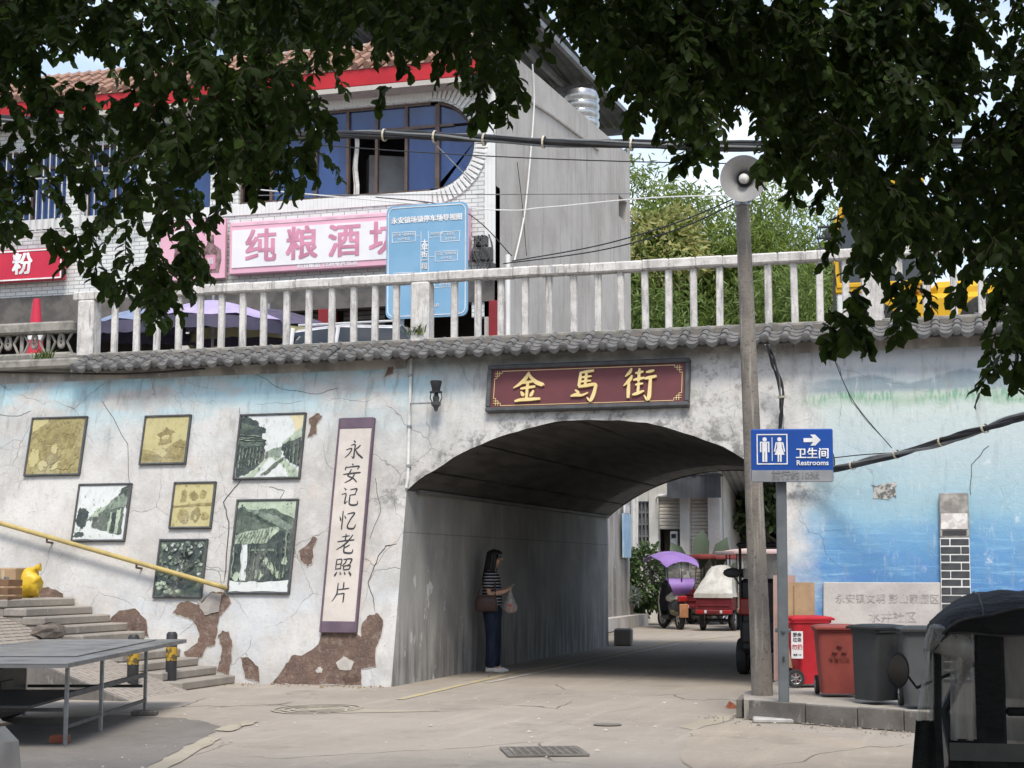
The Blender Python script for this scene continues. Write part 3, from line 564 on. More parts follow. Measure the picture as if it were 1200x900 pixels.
def picture(quad, base, shapes, mats, label, nm='photo_panel'):
    (x0, y0), (x1, _), (x2, y2), (x3, _) = quad; cx, cy = (x0+x1+x2+x3)/4, (y0+y2)/2
    wd = ((W(x1, y0)-W(x0, y0)).length+(W(x2, y2)-W(x3, y2)).length)/2; ht = (W((x0+x1)/2, y0)-W((x2+x3)/2, y2)); ht = math.hypot(ht.y, ht.z)
    p = wall_thing(nm, label, 'framed photo', cx, cy, 0, 'old photographs on the bridge wall')
    MB().box((0, -.015, 0), (wd-.03, .03, ht-.03), mi=0).build('print', mats[base], p)
    fr = MB()
    for s in (-1, 1): fr.box((0, -.025, s*(ht/2-.014)), (wd, .05, .028), bev=.005); fr.box((s*(wd/2-.014), -.025, 0), (.028, .048, ht-.057), bev=.005)
    fr.build('frame', m_dgrey, p); mb = MB()
    for i, (mi, pts) in enumerate(shapes):
        q = [Vector(((u-.5)*(wd-.06), -.032-.0008*i, (v-.5)*(ht-.06))) for u, v in pts]; q = jag(q, .012, 7, i); mb.poly([Vector((a.x, -.032-.0008*i, a.z)) for a in q], mi)
    def inside(u, v, pts):
        c = False; n = len(pts); j = n-1
        for i in range(n):
            if (pts[i][1] > v) != (pts[j][1] > v) and u < (pts[j][0]-pts[i][0])*(v-pts[i][1])/(pts[j][1]-pts[i][1]+1e-9)+pts[i][0]: c = not c
            j = i
        return c
    R = random.Random(int(cx*7+cy)); near = {0: (2, 2), 1: (2,), 2: (1,)} if mats is SEP else {0: (3,), 1: (5,), 2: (5, 2), 3: (2,), 4: (3,), 5: (1,)}; y0_ = -.033-.0008*len(shapes)
    for k in range(150):                     # the fine detail of the printed photograph: small flecks of the neighbouring tones
        u, v = R.uniform(.02, .98), R.uniform(.02, .98); top = base
        for mi, pts in shapes:
            if inside(u, v, pts): top = mi
        if top in (0, 4) and R.random() < .86: continue
        a, b = R.uniform(.006, .026), R.uniform(.006, .020); an = R.uniform(0, PI); n = 5; q = []
        for i in range(n): A = 2*PI*i/n; r1, r2 = a*R.uniform(.5, 1.2)*math.cos(A), b*R.uniform(.5, 1.2)*math.sin(A); q.append(Vector(((min(max(u+r1*math.cos(an)-r2*math.sin(an), .0), 1)-.5)*(wd-.06), y0_-.00002*k, (min(max(v+r1*math.sin(an)+r2*math.cos(an), .0), 1)-.5)*(ht-.06))))
        mb.poly(q, R.choice(near[top]))
    stuff(mb.build('picture_shapes', mats, p, tri=True)); return p
def blob(cx, cy, rx, ry, n=9, seed=0): R = random.Random(seed); return [(min(max(cx+rx*math.cos(2*PI*i/n)*R.uniform(.7, 1.15), .0), 1), min(max(cy+ry*math.sin(2*PI*i/n)*R.uniform(.7, 1.15), 0), 1)) for i in range(n)]
picture([(40,489),(103,489),(95,558),(28,558)], 2, [(0, [(0,.75),(.25,.9),(.3,1),(0,1)]), (1, blob(.35,.72,.25,.2,9,1)), (1, blob(.65,.65,.22,.22,9,2)), (0, blob(.12,.3,.12,.2,8,3)), (1, blob(.4,.35,.2,.18,9,4)), (0, [(.45,.05),(.6,.1),(.8,.3),(.88,.5),(.75,.35),(.5,.15)]), (0, blob(.3,.15,.1,.1,7,6)), (2, blob(.75,.3,.2,.18,9,7)), (0, blob(.5,.45,.07,.1,7,8)), (1, blob(.72,.15,.14,.1,7,9))], SEP, 'sepia photo panel of a crowded street, first at the wall\'s left end')
picture([(172,487),(227,487),(217,545),(163,545)], 0, [(2, [(0,0),(1,0),(1,.45),(.85,.5),(.7,.42),(.55,.3),(.35,.35),(.2,.28),(0,.3)]), (1, [(.28,.62),(.36,.64),(.45,.72),(.5,.78),(.58,.72),(.72,.66),(.64,.64),(.64,.5),(.66,.42),(.36,.38),(.38,.55)]), (0, [(.42,.5),(.58,.52),(.58,.6),(.42,.58)]), (0, [(.15,.4),(.35,.38),(.6,.2),(.5,.12),(.2,.25)]), (1, blob(.25,.12,.22,.08,9,3)), (1, blob(.85,.38,.16,.08,8,4)), (2, blob(.72,.15,.15,.08,7,5))], SEP, 'sepia photo panel showing a pagoda on a mound')
picture([(281,485),(359,484),(353,562),(275,562)], 0, [(4, [(.78,1),(1,1),(1,.55),(.9,.6),(.86,.8)]), (1, [(0,1),(.1,1),(.28,.9),(.3,.83),(.4,.8),(.42,.72),(.36,.7),(.38,.62),(.44,.6),(.42,.5),(.44,.42),(.42,.22),(.25,.1),(.05,0),(0,0)]), (5, [(0,.9),(.14,.86),(.3,.82),(.2,.78),(.05,.78)]), (5, [(.02,.6),(.4,.56),(.4,.5),(.02,.5)]), (2, [(.44,.4),(.56,.46),(.7,.48),(.7,.3),(.44,.3)]), (1, [(1,.78),(.95,.72),(.72,.56),(.7,.46),(.76,.3),(1,.16)]), (3, [(1,.82),(.92,.74),(.72,.56),(.7,.52),(1,.64)]), (3, [(.1,0),(.3,.12),(.45,.3),(.52,.32),(.72,.3),(.95,.14),(1,0)]), (0, [(.3,0),(.45,.2),(.5,.3),(.58,.3),(.8,.12),(.85,0)]), (1, [(.46,.3),(.49,.3),(.49,.4),(.46,.4)])]+[(2, [(.03+.055*i,.14+.012*i),(.04+.055*i,.14+.012*i),(.045+.055*i,.48),(.035+.055*i,.48)]) for i in range(7)]+[(2, [(.02,.7-.04*i),(.36,.66-.03*i),(.36,.65-.03*i),(.02,.685-.04*i)]) for i in range(3)]+[(2, [(.78+.06*i,.27-.035*i),(.79+.06*i,.27-.035*i),(.79+.06*i,.52+.03*i),(.78+.06*i,.52+.03*i)]) for i in range(4)]+[(5, [(.72,.3),(.76,.3),(.5,.05),(.4,.02)])], GRN, 'photo panel of a narrow lane between dark wooden houses')
picture([(95,567),(156,567),(147,635),(83,635)], 0, [(1, blob(.12,.4,.16,.2,9,1)), (2, [(.2,.35),(.38,.5),(.5,.55),(.45,.35)]), (3, [(.3,.42),(.4,.58),(.6,.62),(.62,.5),(.5,.42)]), (1, [(.85,.95),(1,1),(1,.55),(.9,.7),(.8,.8)]), (2, [(.5,.48),(.66,.72),(.9,.86),(1,.75),(.96,.6),(.7,.58)]), (5, [(.45,.48),(.62,.56),(.95,.6),(.95,.1),(.8,.06),(.45,.2)]), (3, [(.68,.5),(.74,.5),(.7,.1),(.66,.12)]), (3, [(.82,.55),(.9,.56),(.86,.1),(.8,.1)]), (1, [(.72,.5),(.82,.5),(.79,.12),(.72,.12)]), (0, [(0,.12),(.3,.2),(.6,.15),(1,.06),(1,0),(0,0)]), (1, blob(.1,.08,.12,.06,7,5)), (1, [(.35,.4),(.45,.42),(.45,.22),(.35,.22)])], GRN, 'photo panel of green-roofed village houses under a pale sky')
picture([(206,565),(256,565),(247,620),(198,620)], 0, [(2, blob(.25,.7,.1,.18,8,1)), (1, blob(.5,.72,.12,.12,8,2)), (2, blob(.75,.75,.1,.12,8,3)), (1, [(0,.5),(1,.55),(1,.48),(0,.44)]), (2, blob(.3,.25,.16,.18,9,4)), (1, blob(.62,.26,.12,.18,9,5)), (2, blob(.85,.24,.1,.1,8,6)), (0, blob(.62,.2,.05,.08,7,7))], SEP, 'smallest sepia photo panel, with faint figures in two rows')
sh = [(1, blob(.75,.75,.3,.26,11,1)), (1, blob(.35,.85,.3,.14,11,2)), (1, blob(.15,.6,.14,.25,9,3)), (1, blob(.6,.3,.4,.2,11,4)), (1, [(.52,.2),(.62,.2),(.66,.5),(.8,.75),(.74,.78),(.6,.52),(.5,.8),(.45,.78),(.54,.5)])]+[(0 if i % 4 == 0 else (2 if i % 4 < 3 else 3), blob(random.Random(i).uniform(.05, .98), random.Random(i+50).uniform(.28, .98), random.Random(i+90).uniform(.012, .05), random.Random(i+130).uniform(.012, .045), 8, i)) for i in range(70)]+[(1, [(.55,.5),(.42,.66),(.28,.74),(.28,.76),(.44,.69),(.57,.55)]), (1, [(.64,.5),(.84,.62),(.95,.78),(.97,.77),(.87,.6),(.66,.46)]), (1, [(.58,.7),(.56,.95),(.59,.95),(.62,.7)])]+[(3 if i % 2 else 2, blob(random.Random(i+7).uniform(.03, .6), random.Random(i+77).uniform(.02, .26), .05, .035, 8, i+70)) for i in range(14)]
picture([(188,632),(244,632),(238,701),(180,701)], 5, sh, GRN, 'dark photo panel of trees in leaf, behind the handrail\'s lower end')
picture([(277,585),(350,584),(341,696),(268,696)], 5, [(3, [(0,1),(1,1),(1,.8),(.6,.92),(.3,.9),(0,.85)]), (5, [(0,.92),(.1,.95),(.6,.75),(.9,.7),(0,.64)]), (2, [(.12,.92),(.7,.84),(.98,.7),(.9,.66),(.6,.76)]), (3, [(.02,.62),(.1,.64),(.7,.72),(.76,.68),(.55,.53),(.02,.52)]), (1, [(0,.52),(.55,.53),(.76,.68),(.9,.66),(1,.7),(1,.1),(0,.12)]), (0, [(.14,.52),(.24,.52),(.26,.12),(.16,.12)]), (2, [(.3,.46),(.7,.47),(.7,.45),(.3,.44)]), (0, [(0,.12),(.5,.1),(1,.13),(1,0),(0,0)])]+[(3, blob(.5+.08*i, .18+.05*((i*3) % 4), .05, .05, 8, i)) for i in range(6)]+[(3, blob(.1, .16, .06, .06, 8, 5)), (2, [(.42,.14),(.5,.14),(.5,.24),(.42,.24)])]+[(2, [(.05+.052*i,.53),(.06+.052*i,.53),(.15+.05*i,.64+.006*i),(.14+.05*i,.64+.006*i)]) for i in range(11)]+[(5, [(.16+.075*i,.89-.022*i),(.17+.075*i,.89-.022*i),(.36+.06*i,.83-.02*i),(.35+.06*i,.83-.02*i)]) for i in range(8)]+[(5, [(.3+.09*i,.14),(.31+.09*i,.14),(.31+.09*i,.5),(.3+.09*i,.5)]) for i in range(7)]+[(2, [(.02,.15),(.035,.15),(.035,.5),(.02,.5)]), (2, [(.9,.15),(.92,.15),(.92,.66),(.9,.66)])], GRN, 'largest photo panel, an old tiled-roof farmhouse with white post')
# ---- white pipe with a lamp bracket
m_wpipe = M('white_plastic_pipe', (.62, .62, .6), (.5, .5, .48), 6, .5, .05); m_black = M('black_metal', (.022, .022, .024), (.035, .035, .036), 5, .5, .1); m_steel = M('dull_steel', (.34, .35, .36), (.25, .26, .27), 6, .45, .1, metal=.7)
pp = thing('drain_pipe', 'thin white plastic pipe running down the wall beside the arch', 'pipe', W(480, 565))
MB().tube([W(x, y, .03) for x, y in ((482, 420), (481, 450), (480, 480), (479, 520), (478, 560), (476, 572))], .022, 8).build('pipe', m_wpipe, pp, world=True, smooth=40)
for y in (440, 500, 546):
    c = W(480.5-(y-440)*.015, y, .03); MB().lathe([(.024, -.02), (.034, -.015), (.034, .015), (.024, .02)], c, (0, 0, 0), 10).build('pipe_clip', m_steel, pp, world=True)
lp = thing('wall_lamp', 'small black lantern lamp on a bracket beside the white pipe', 'lamp', W(510, 474, .2))
c = W(511, 460, .25)
MB().tube([W(481, 473, .03), W(481, 473, .25)+Vector((.0, 0, .0)), (c.x, c.y, c.z-.14)], .012, 6).build('bracket', m_steel, lp, world=True)
MB().lathe([(.001, .16), (.075, .16), (.08, .14), (.06, .06), (.055, .02), (.085, .015), (.085, -.005), (.03, -.01), (.03, -.04)], c, None, 14, capa=True).build('lantern_head', m_black, lp, world=True, smooth=35)
MB().lathe([(.028, -.04), (.045, -.06), (.04, -.12), (.065, -.13), (.065, -.17), (.035, -.2), (.02, -.25), (.001, -.26)], c, None, 14).build('lantern_base', m_dgrey, lp, world=True, smooth=35)
mb = MB()
for a in range(4): mb.tube([c+Vector((.07*math.cos(a*PI/2), .07*math.sin(a*PI/2), -.0)), c+Vector((.085*math.cos(a*PI/2), .085*math.sin(a*PI/2), -.07)), c+Vector((.05*math.cos(a*PI/2), .05*math.sin(a*PI/2), -.14))], .008, 5)
mb.build('lantern_cage', m_dgrey, lp, world=True)
# ================================================================== SHOP BUILDING on the upper road (left)
FY = 30.0; BX = -9.5; BZ0 = ZD
def fx(px, py=200): return atY(px, py, FY).x
def fz(py, px=440): return atY(px, py, FY).z
t = NT('white_glazed_brick'); br = t.n('ShaderNodeTexBrick'); t.inp(br.inputs['Vector'], t.map(t.pos, (1, 1, 1), rot=(PI/2, 0, 0)))
br.inputs['Scale'].default_value = 1; br.inputs['Brick Width'].default_value = .26; br.inputs['Row Height'].default_value = .085; br.inputs['Mortar Size'].default_value = .009
br.inputs['Color1'].default_value = (.66, .67, .65, 1); br.inputs['Color2'].default_value = (.58, .60, .585, 1); br.inputs['Mortar'].default_value = (.27, .275, .27, 1)
c = t.mix(t.step(t.noise(t.map(t.pos, (2, 2, .4)), 1.5, 5), .45, .7, 0, .4), br.outputs['Color'], (.42, .43, .42)); t.bump(br.outputs['Fac'], -.5, .01); m_wbrick = t.done(c, .35, 0, .45)
t = NT('white_ribbed_tile'); X, Y, Z = t.sep(t.pos); wv = t.math('FRACT', t.math('MULTIPLY', X, 12)); c = t.mix(t.step(wv, .12, .0), (.66, .67, .65), (.42, .43, .42)); c = t.mix(t.step(t.noise(t.pos, 2, 5), .5, .7, 0, .4), c, (.45, .46, .45)); m_rib = t.done(c, .4, 0, .4)
t = NT('grey_cement_render'); n = t.noise(t.pos, .7, 6, .65); c = t.mix(t.step(n, .34, .66), (.50, .475, .44), (.40, .375, .345)); st = t.noise(t.map(t.pos, (3, 3, .22)), 1.8, 5, .65); c = t.mix(t.step(st, .52, .7, 0, .65), c, (.27, .26, .245)); c = t.mix(t.step(t.noise(t.pos, 7, 5, .7), .56, .7, 0, .35), c, (.58, .565, .54)); t.bump(t.noise(t.pos, 9, 6, .7), .4, .015); m_cem = t.done(c, .92, 0, .15)
m_terra = M('terracotta_roof_tile', (.33, .19, .135), (.21, .135, .105), 6, .8, .3, 30); m_red = M('red_painted_fascia', (.50, .025, .035), (.42, .02, .03), 2, .45, .05); m_brown = M('brown_aluminium', (.12, .085, .07), (.09, .065, .055), 5, .45, .05, metal=.3)
t = NT('blue_window_glass'); c = t.mix(t.step(t.noise(t.map(t.pos, (1.2, 1, .5)), 1.6, 4), .35, .65), (.026, .062, .19), (.015, .036, .12)); m_glass = t.done(c, .08, 0, .6)
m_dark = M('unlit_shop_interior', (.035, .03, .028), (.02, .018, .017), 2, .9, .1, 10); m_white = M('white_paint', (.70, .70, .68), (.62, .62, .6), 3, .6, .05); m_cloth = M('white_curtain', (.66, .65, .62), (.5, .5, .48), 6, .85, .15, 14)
bld = thing('shop_building', 'two-storey white-tiled shop with blue windows, red fascia and grey gable wall', 'building', (-15, FY, ZD))
LX = -24.0
zTop = atY(580, 60, FY).z
wy0, wy1 = fz(228), fz(124)                # window band
zS0 = 7.35                                 # bottom of the upper storey
arcx = -10.75; arcr = (wy1-wy0)/2; zc = (wy0+wy1)/2; arcx = fx(556)-arcr   # rounded right end of the window band
# facade with window holes: strips
f = MB(); D = .25
def fbox(x0, x1, z0, z1, mi=0): f.box(((x0+x1)/2, FY+D/2, (z0+z1)/2), (x1-x0, D, z1-z0), mi=mi)
wins = [(fx(0)-1.9, fx(78), fz(243), fz(142)), (fx(100), fx(166), fz(243), fz(142)), (fx(186), fx(247), fz(232), fz(150)), (fx(280), arcx, wy0, wy1)]
fbox(LX, BX, zS0, wins[0][2]); fbox(LX, BX, wy1, zTop-.45)
prev = LX
for a, b, z0, z1 in wins:
    fbox(prev, a, wins[0][2], wy1); prev = b
    if z0 > wins[0][2]+.01: fbox(a, b, wins[0][2], z0)
    if z1 < wy1-.01: fbox(a, b, z1, wy1)
# wall outside the half-round end
n = 20; out = [Vector((arcx+arcr*math.sin(PI*i/n), FY, zc-arcr*math.cos(PI*i/n))) for i in range(n+1)]
f.box(((arcx+BX)/2, FY+D/2, (wins[0][2]+wy0)/2-.0), (BX-arcx, D, max(wy0-wins[0][2], .02)))
for i in range(n):
    a, b = out[i], out[i+1]
    f.add([a, b, Vector((BX, FY, b.z)), Vector((BX, FY, a.z)), a+Vector((0, D, 0)), b+Vector((0, D, 0)), Vector((BX, FY+D, b.z)), Vector((BX, FY+D, a.z))], [(0, 1, 2, 3), (4, 5, 6, 7), (0, 1, 5, 4)])
fbox(fx(553, 290), BX, 6.45, zS0)
f.build('facade', m_wbrick, bld, world=True)
f = MB()
f.box(((LX+arcx)/2, FY-.012, wy0-.13), (arcx-LX, .03, .22)); f.box(((fx(330)+arcx)/2, FY-.012, wy1+.14), (arcx-fx(330), .03, .24)); f.build('ribbed_tile_band', m_rib, bld, world=True)
f = MB(); f.box((BX-.12, FY-.015, (zS0+wy1+.4)/2), (.22, .035, wy1+.4-zS0)); f.build('corner_tile_strip', m_rib, bld, world=True)
# radial bricks round the window end
rb = MB().box((0, 0, 0), (.072, .05, .27), bev=.008).mesh('radial_brick', m_white); nb_ = 34
for i in range(nb_+1):
    A = PI*i/nb_; R = random.Random(i); r = arcr+.17
    put('radial_brick', rb, bld, Vector((arcx+r*math.sin(A), FY-.02+R.uniform(-.004, .004), zc-r*math.cos(A)))-origin(bld), (0, PI-A if A < 9 else 0, 0))
# gable wall, sides, back
Zg0, Zg1 = atX(588, 53, BX).z, atX(738, 182, BX).z; GY = atX(738, 200, BX).y
ws = [(atX(725, 228, BX), atX(735, 262, BX))]
q0, q1 = ws[0]
gm = MB(); ya, yb, za, zb = q0.y, q1.y, q1.z, q0.z; zt = lambda y: Zg0+(Zg1-Zg0)*(y-FY)/(GY-FY)
ycuts = [FY, FY+1.5, FY+4, FY+7, ya, yb, GY]; zc_ = [ZD, za, zb]
for a, b in zip(ycuts[:-1], ycuts[1:]):
    for k in range(3):
        if a == ya and k == 1: continue
        lo0, lo1 = zc_[k], zc_[k]; hi0, hi1 = (zc_[k+1], zc_[k+1]) if k < 2 else (zt(a), zt(b))
        gm.add([(BX, a, lo0), (BX, b, lo1), (BX, b, hi1), (BX, a, hi0), (BX-.24, a, lo0), (BX-.24, b, lo1), (BX-.24, b, hi1), (BX-.24, a, hi0)], [(0, 1, 2, 3), (4, 5, 6, 7), (2, 3, 7, 6), (0, 1, 5, 4), (0, 3, 7, 4), (1, 2, 6, 5)])
gm.build('gable_wall', m_cem, bld, world=True)
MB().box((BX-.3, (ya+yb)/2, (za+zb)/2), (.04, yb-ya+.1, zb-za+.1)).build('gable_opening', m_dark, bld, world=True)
mb = MB(); mb.tube([(BX+.02, FY+1.2, zt(FY)-.72), (BX+.02, FY+4, zt(FY+4)-.66), (BX+.02, FY+7.3, zt(FY+7.3)-.6), (BX+.01, FY+8.4, zt(FY+8.4)-.58)], .03, 5); mb.build('cement_ledge', m_cem, bld, world=True)
MB().box(((LX+BX)/2-.13, GY-.15, (ZD+zTop)/2), (BX-LX-.26, .25, zTop-ZD-.6)).box((LX, (FY+GY)/2+.1, (ZD+zTop)/2), (.25, GY-FY-.5, zTop-ZD-.6)).build('rear_wall', m_cem, bld, world=True)
MB().box(((LX+BX)/2-.13, (FY+GY)/2, zS0+.1), (BX-LX-.3, GY-FY-.6, .2)).box(((LX+BX)/2-.13, (FY+GY)/2+.2, zTop-.55), (BX-LX-.3, GY-FY-1, .18)).build('floor_slab', m_cem, bld, world=True)
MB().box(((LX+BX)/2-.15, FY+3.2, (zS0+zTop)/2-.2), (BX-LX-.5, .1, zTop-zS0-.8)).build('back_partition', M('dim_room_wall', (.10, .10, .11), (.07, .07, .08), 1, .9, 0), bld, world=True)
# red fascia, small tiled roof
MB().box(((LX+BX)/2+.05, FY-.5, 11.36), (BX-LX-.1, .09, .34), (.12, 0, 0), bev=.015).build('fascia_board', m_red, bld, world=True)
MB().box(((LX+BX)/2, FY-.22, 11.13), (BX-LX-.1, .62, .1)).build('soffit', m_cem, bld, world=True)
mb = MB(); x = LX; k = 0
while x < BX-.05:
    for j in range(4):
        a, b = j/4, (j+1)/4+.03; P0 = Vector((x, FY-.62+1.5*a, 11.56+.95*a+.02)); P1 = Vector((x, FY-.62+1.5*b, 11.56+.95*b))
        mb.tube([P0, P1], [.085, .07], 7)
    mb.add([(x+.075, FY-.6, 11.52), (x+.19, FY-.6, 11.52), (x+.19, FY+.9, 12.47), (x+.075, FY+.9, 12.47)], [(0, 1, 2, 3)]); x += .26
stuff(mb.build('roof_tiles', m_terra, bld, world=True, smooth=50))
MB().box(((LX+BX)/2, FY+1.0, 12.3), (BX-LX-.3, .3, .5)).build('roof_upstand', m_cem, bld, world=True)
# windows
def window(x0, x1, z0, z1, uprights, transom, round_end=False, skip=()):
    wn = MB(); y = FY+.13; tk = .055
    xe = x1 if not round_end else x1
    wn.box(((x0+xe)/2, y, z0+tk/2), (xe-x0, .09, tk)); wn.box(((x0+xe)/2, y, z1-tk/2), (xe-x0, .09, tk)); wn.box((x0+tk/2, y, (z0+z1)/2), (tk, .085, z1-z0-2*tk))
    if not round_end: wn.box((x1-tk/2, y, (z0+z1)/2), (tk, .085, z1-z0-2*tk))
    else:
        r = (z1-z0)/2; wn.tube([(x1+(r-.03)*math.sin(PI*i/16), y, (z0+z1)/2-(r-.03)*math.cos(PI*i/16)) for i in range(17)], .035, 6)
    for u in uprights: wn.box((u, y, (z0+z1)/2), (.06, .1, z1-z0-2*tk))
    wn.box(((x0+x1)/2, y, transom), (x1-x0-2*tk, .095, .06))
    w_ = wn.build('window', m_brown, bld, world=True)
    us = [x0]+list(uprights)+[x1]
    for i, (a, b) in enumerate(zip(us[:-1], us[1:])):
        for k, (c, d) in enumerate(((z0+tk, transom-.03), (transom+.03, z1-tk))):
            if (i, k) in skip: continue
            R = random.Random(i*7+k); put('pane', MB().box((0, 0, 0), (b-a-.07, .014, d-c)).mesh('pane', m_glass), w_, Vector(((a+b)/2, y+.02, (c+d)/2))-origin(bld), (R.uniform(-.012, .012), 0, R.uniform(-.012, .012)))
    if round_end:
        r = (z1-z0)/2-.03; zc0 = (z0+z1)/2
        for lo, hi in ((z0+.03, transom-.03), (transom+.03, z1-.03)):
            zz = [lo+(hi-lo)*i/8 for i in range(9)]; pts = [Vector((x1+.03, y+.02, lo)), Vector((x1+.03, y+.02, hi))]+[Vector((x1+math.sqrt(max(r*r-(z-zc0)**2, 0)), y+.02, z)) for z in reversed(zz)]
            MB().prism(pts, (0, .014, 0)).build('pane', m_glass, w_, world=True)
    return w_
tr = fz(152)
window(wins[0][0], wins[0][1], wins[0][2], wins[0][3], [fx(-45), fx(-5), fx(36)], fz(164)); window(*wins[1], [fx(133)], fz(164)); window(*wins[2], [fx(216)], fz(168))
ups = [fx(v, 200) for v in (316, 368, 405, 439, 474)]
window(wins[3][0], fx(511), wy0, wy1, ups, tr, skip=((3, 0), (4, 0), (0, 0)))
we = MB(); x1 = fx(511); y = FY+.13
we.box((x1, y+.001, zc), (.075, .1, 2*arcr-.1)); we.box(((x1+arcx)/2, y, wy0+.0275), (arcx-x1-.08, .09, .055)); we.box(((x1+arcx)/2, y, wy1-.0275), (arcx-x1-.08, .09, .055)); we.tube([(arcx+(arcr-.03)*math.sin(PI*i/16), y, zc-(arcr-.03)*math.cos(PI*i/16)) for i in range(17)], .035, 6); we.box(((x1+arcx)/2, y, tr), (arcx-x1+.9, .08, .05))
we = we.build('window', m_brown, bld, world=True); r = arcr-.03
for lo, hi in ((wy0+.03, tr-.03), (tr+.03, wy1-.03)):
    zz = [lo+(hi-lo)*i/8 for i in range(9)]; pts = [Vector((x1+.04, y+.02, lo)), Vector((x1+.04, y+.02, hi))]+[Vector((arcx+math.sqrt(max(r*r-(z-zc)**2, 0)), y+.02, z)) for z in reversed(zz)]
    MB().prism(pts, (0, .014, 0)).build('pane', m_glass, we, world=True)
# open sash: curtain tied back, white cupboard standing in the dark room
a, b = fx(405), fx(414); mb = MB(); mb.grid(lambda u, v: Vector((a+.03+(b-a)*(.25+.75*u)*(1-.0*v)+.02*math.sin(9*v), FY+.22+.03*math.sin(u*9+v*2), wy0-.03+(tr-wy0)*v)), 8, 8); mb.build('curtain', m_cloth, bld, world=True, smooth=60)
MB().box((fx(437), FY+1.5, wy0+.45), (1.35, .5, 1.3), (0, 0, .5)).build('room_cupboard', M('grey_white_cupboard', (.42, .43, .44), None, 2, .6, 0), bld, world=True)
sh_ = MB().box((fx(437), FY+.16, wy0+.42), (1.0, .012, .84)); 
# window bars
def bars(x0, x1, z0, z1):
    mb = MB(); n = int((x1-x0)/.155); y = FY-.16
    for i in range(n+1): mb.tube([(x0+(x1-x0)*i/n, y, z0-.05), (x0+(x1-x0)*i/n, y, z1+.05)], .016, 5)
    for z in (z0-.05, z0+(z1-z0)*.62, z1+.05): mb.box(((x0+x1)/2, y, z), (x1-x0+.04, .035, .03))
    for x in (x0, x1):
        for z in (z0-.05, z1+.05): mb.tube([(x, y, z), (x, FY+.02, z)], .014, 5)
    mb.build('window_bars', M('galvanised_bar', (.55, .55, .54), None, 5, .5, 0, metal=.3), bld, world=True)
bars(*wins[0]); bars(*wins[1])
# ground floor: red piers, dark rooms, lintel
mb = MB(); mb.box(((LX+BX)/2, FY+.1, zS0-.3), (BX-LX-.05, .3, .6)); mb.build('shop_lintel', M('dark_lintel', (.13, .12, .11), (.08, .075, .07), 3, .7, .1), bld, world=True)
for px in (383, 583): MB().box((fx(px, 360), FY+.05, (ZD+zS0-.6)/2), (.3, .3, zS0-.6-ZD), bev=.01).build('red_pier', M('red_pier_paint', (.24, .02, .025), (.19, .018, .022), 3, .6, .05), bld, world=True)
for px in (-60, 220): MB().box((fx(px, 360), FY+.1, (ZD+zS0-.6)/2), (.35, .25, zS0-.6-ZD)).build('pier', m_cem, bld, world=True)
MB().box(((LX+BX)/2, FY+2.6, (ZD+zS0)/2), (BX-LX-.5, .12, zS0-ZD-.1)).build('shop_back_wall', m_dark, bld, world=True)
for a, b, cc in ((290, 372, (.12, .10, .085)), (396, 445, (.10, .085, .075))):
    sm = MB()
    for k in range(16): sm.box(((fx(a, 360)+fx(b, 360))/2, FY+.3, zS0-.65-.1*k), (fx(b, 360)-fx(a, 360), .03, .092), bev=.012)
    stuff(sm.build('roller_shutter', M('brown_shutter', cc, None, 4, .5, .1), bld, world=True))
MB().box((fx(345, 360), FY+.24, ZD+1.35), (.95, .03, .75)).build('yellow_poster', M('faded_yellow_poster', (.40, .31, .08), (.3, .23, .07), 5, .7, .05), bld, world=True)
for px in (596,): MB().tube([(fx(px, 360), FY-.05, ZD), (fx(px, 360), FY-.05, zS0+.3)], .05, 8).build('drain_pipe', m_white, bld, world=True)
# steel canopy and water tank on the roof
can = thing('roof_canopy', 'dark corrugated steel canopy over the roof behind the gable', 'canopy', (-12, 38, zTop)); mb = MB()
XCN = atY(733, 120, 45.4).x
cz = atY(640, 62, 37).z
for k in range(46):
    x = -19+.25*k; 
    if x > XCN: break
    mb.add([(x, 33, cz+.9), (x+.125, 33, cz+.97), (x+.25, 33, cz+.9), (x, 46, cz+.45), (x+.125, 46, cz+.52), (x+.25, 46, cz+.45)], [(0, 1, 4, 3), (1, 2, 5, 4)])
mb.build('corrugated_sheet', M('dark_steel_sheet', (.13, .135, .14), (.09, .095, .1), 2, .5, .1, metal=.3), can, world=True)
mb = MB()
for y in (33.3, 37.5, 41.5, 45.5): mb.box(((XCN-19)/2, y, cz+.72-.035*(y-33)), (XCN+19, .12, .2))
for x in (XCN+.1, -11.2, -14): mb.box((x, 39.3, cz+.48), (.12, 13, .14), (.034, 0, 0))
mb.build('purlin', M('grey_steel_beam', (.2, .21, .22), None, 3, .5, .05), can, world=True)
for x, y in ((XCN+.05, 45.4), (-14, 45), (-14, 38)): MB().tube([(x, y, ZD-.3 if x > -9.3 else zTop-.5), (x, y, cz+.6)], .06, 8).build('post', m_steel, can, world=True)
MB().tube([(XCN+.05, 45.4, cz-1.6), (XCN-1.3, 45.4, cz+.3)], .045, 6).build('brace', m_steel, can, world=True)
tk = thing('water_tank', 'ribbed steel water tank on the roof under the canopy', 'water tank', (-10.3, 39.6, zTop-.4))
tb = atY(683, 110, 39.6); KK = .72; prof = [(.001, -1.4), (.62, -1.4)]
for k in range(9): prof += [(.62, -1.35+.28*k), (.66, -1.28+.28*k), (.66, -1.16+.28*k), (.62, -1.11+.28*k)]
prof += [(.55, 1.25), (.2, 1.36), (.001, 1.38)]
MB().lathe([(r*KK, z*.8) for r, z in prof], (tb.x-.05, 39.6, tb.z-.95), None, 20).build('tank_body', M('stainless_tank', (.52, .53, .54), (.4, .41, .42), 3, .25, 0, metal=.85), tk, world=True, smooth=35)

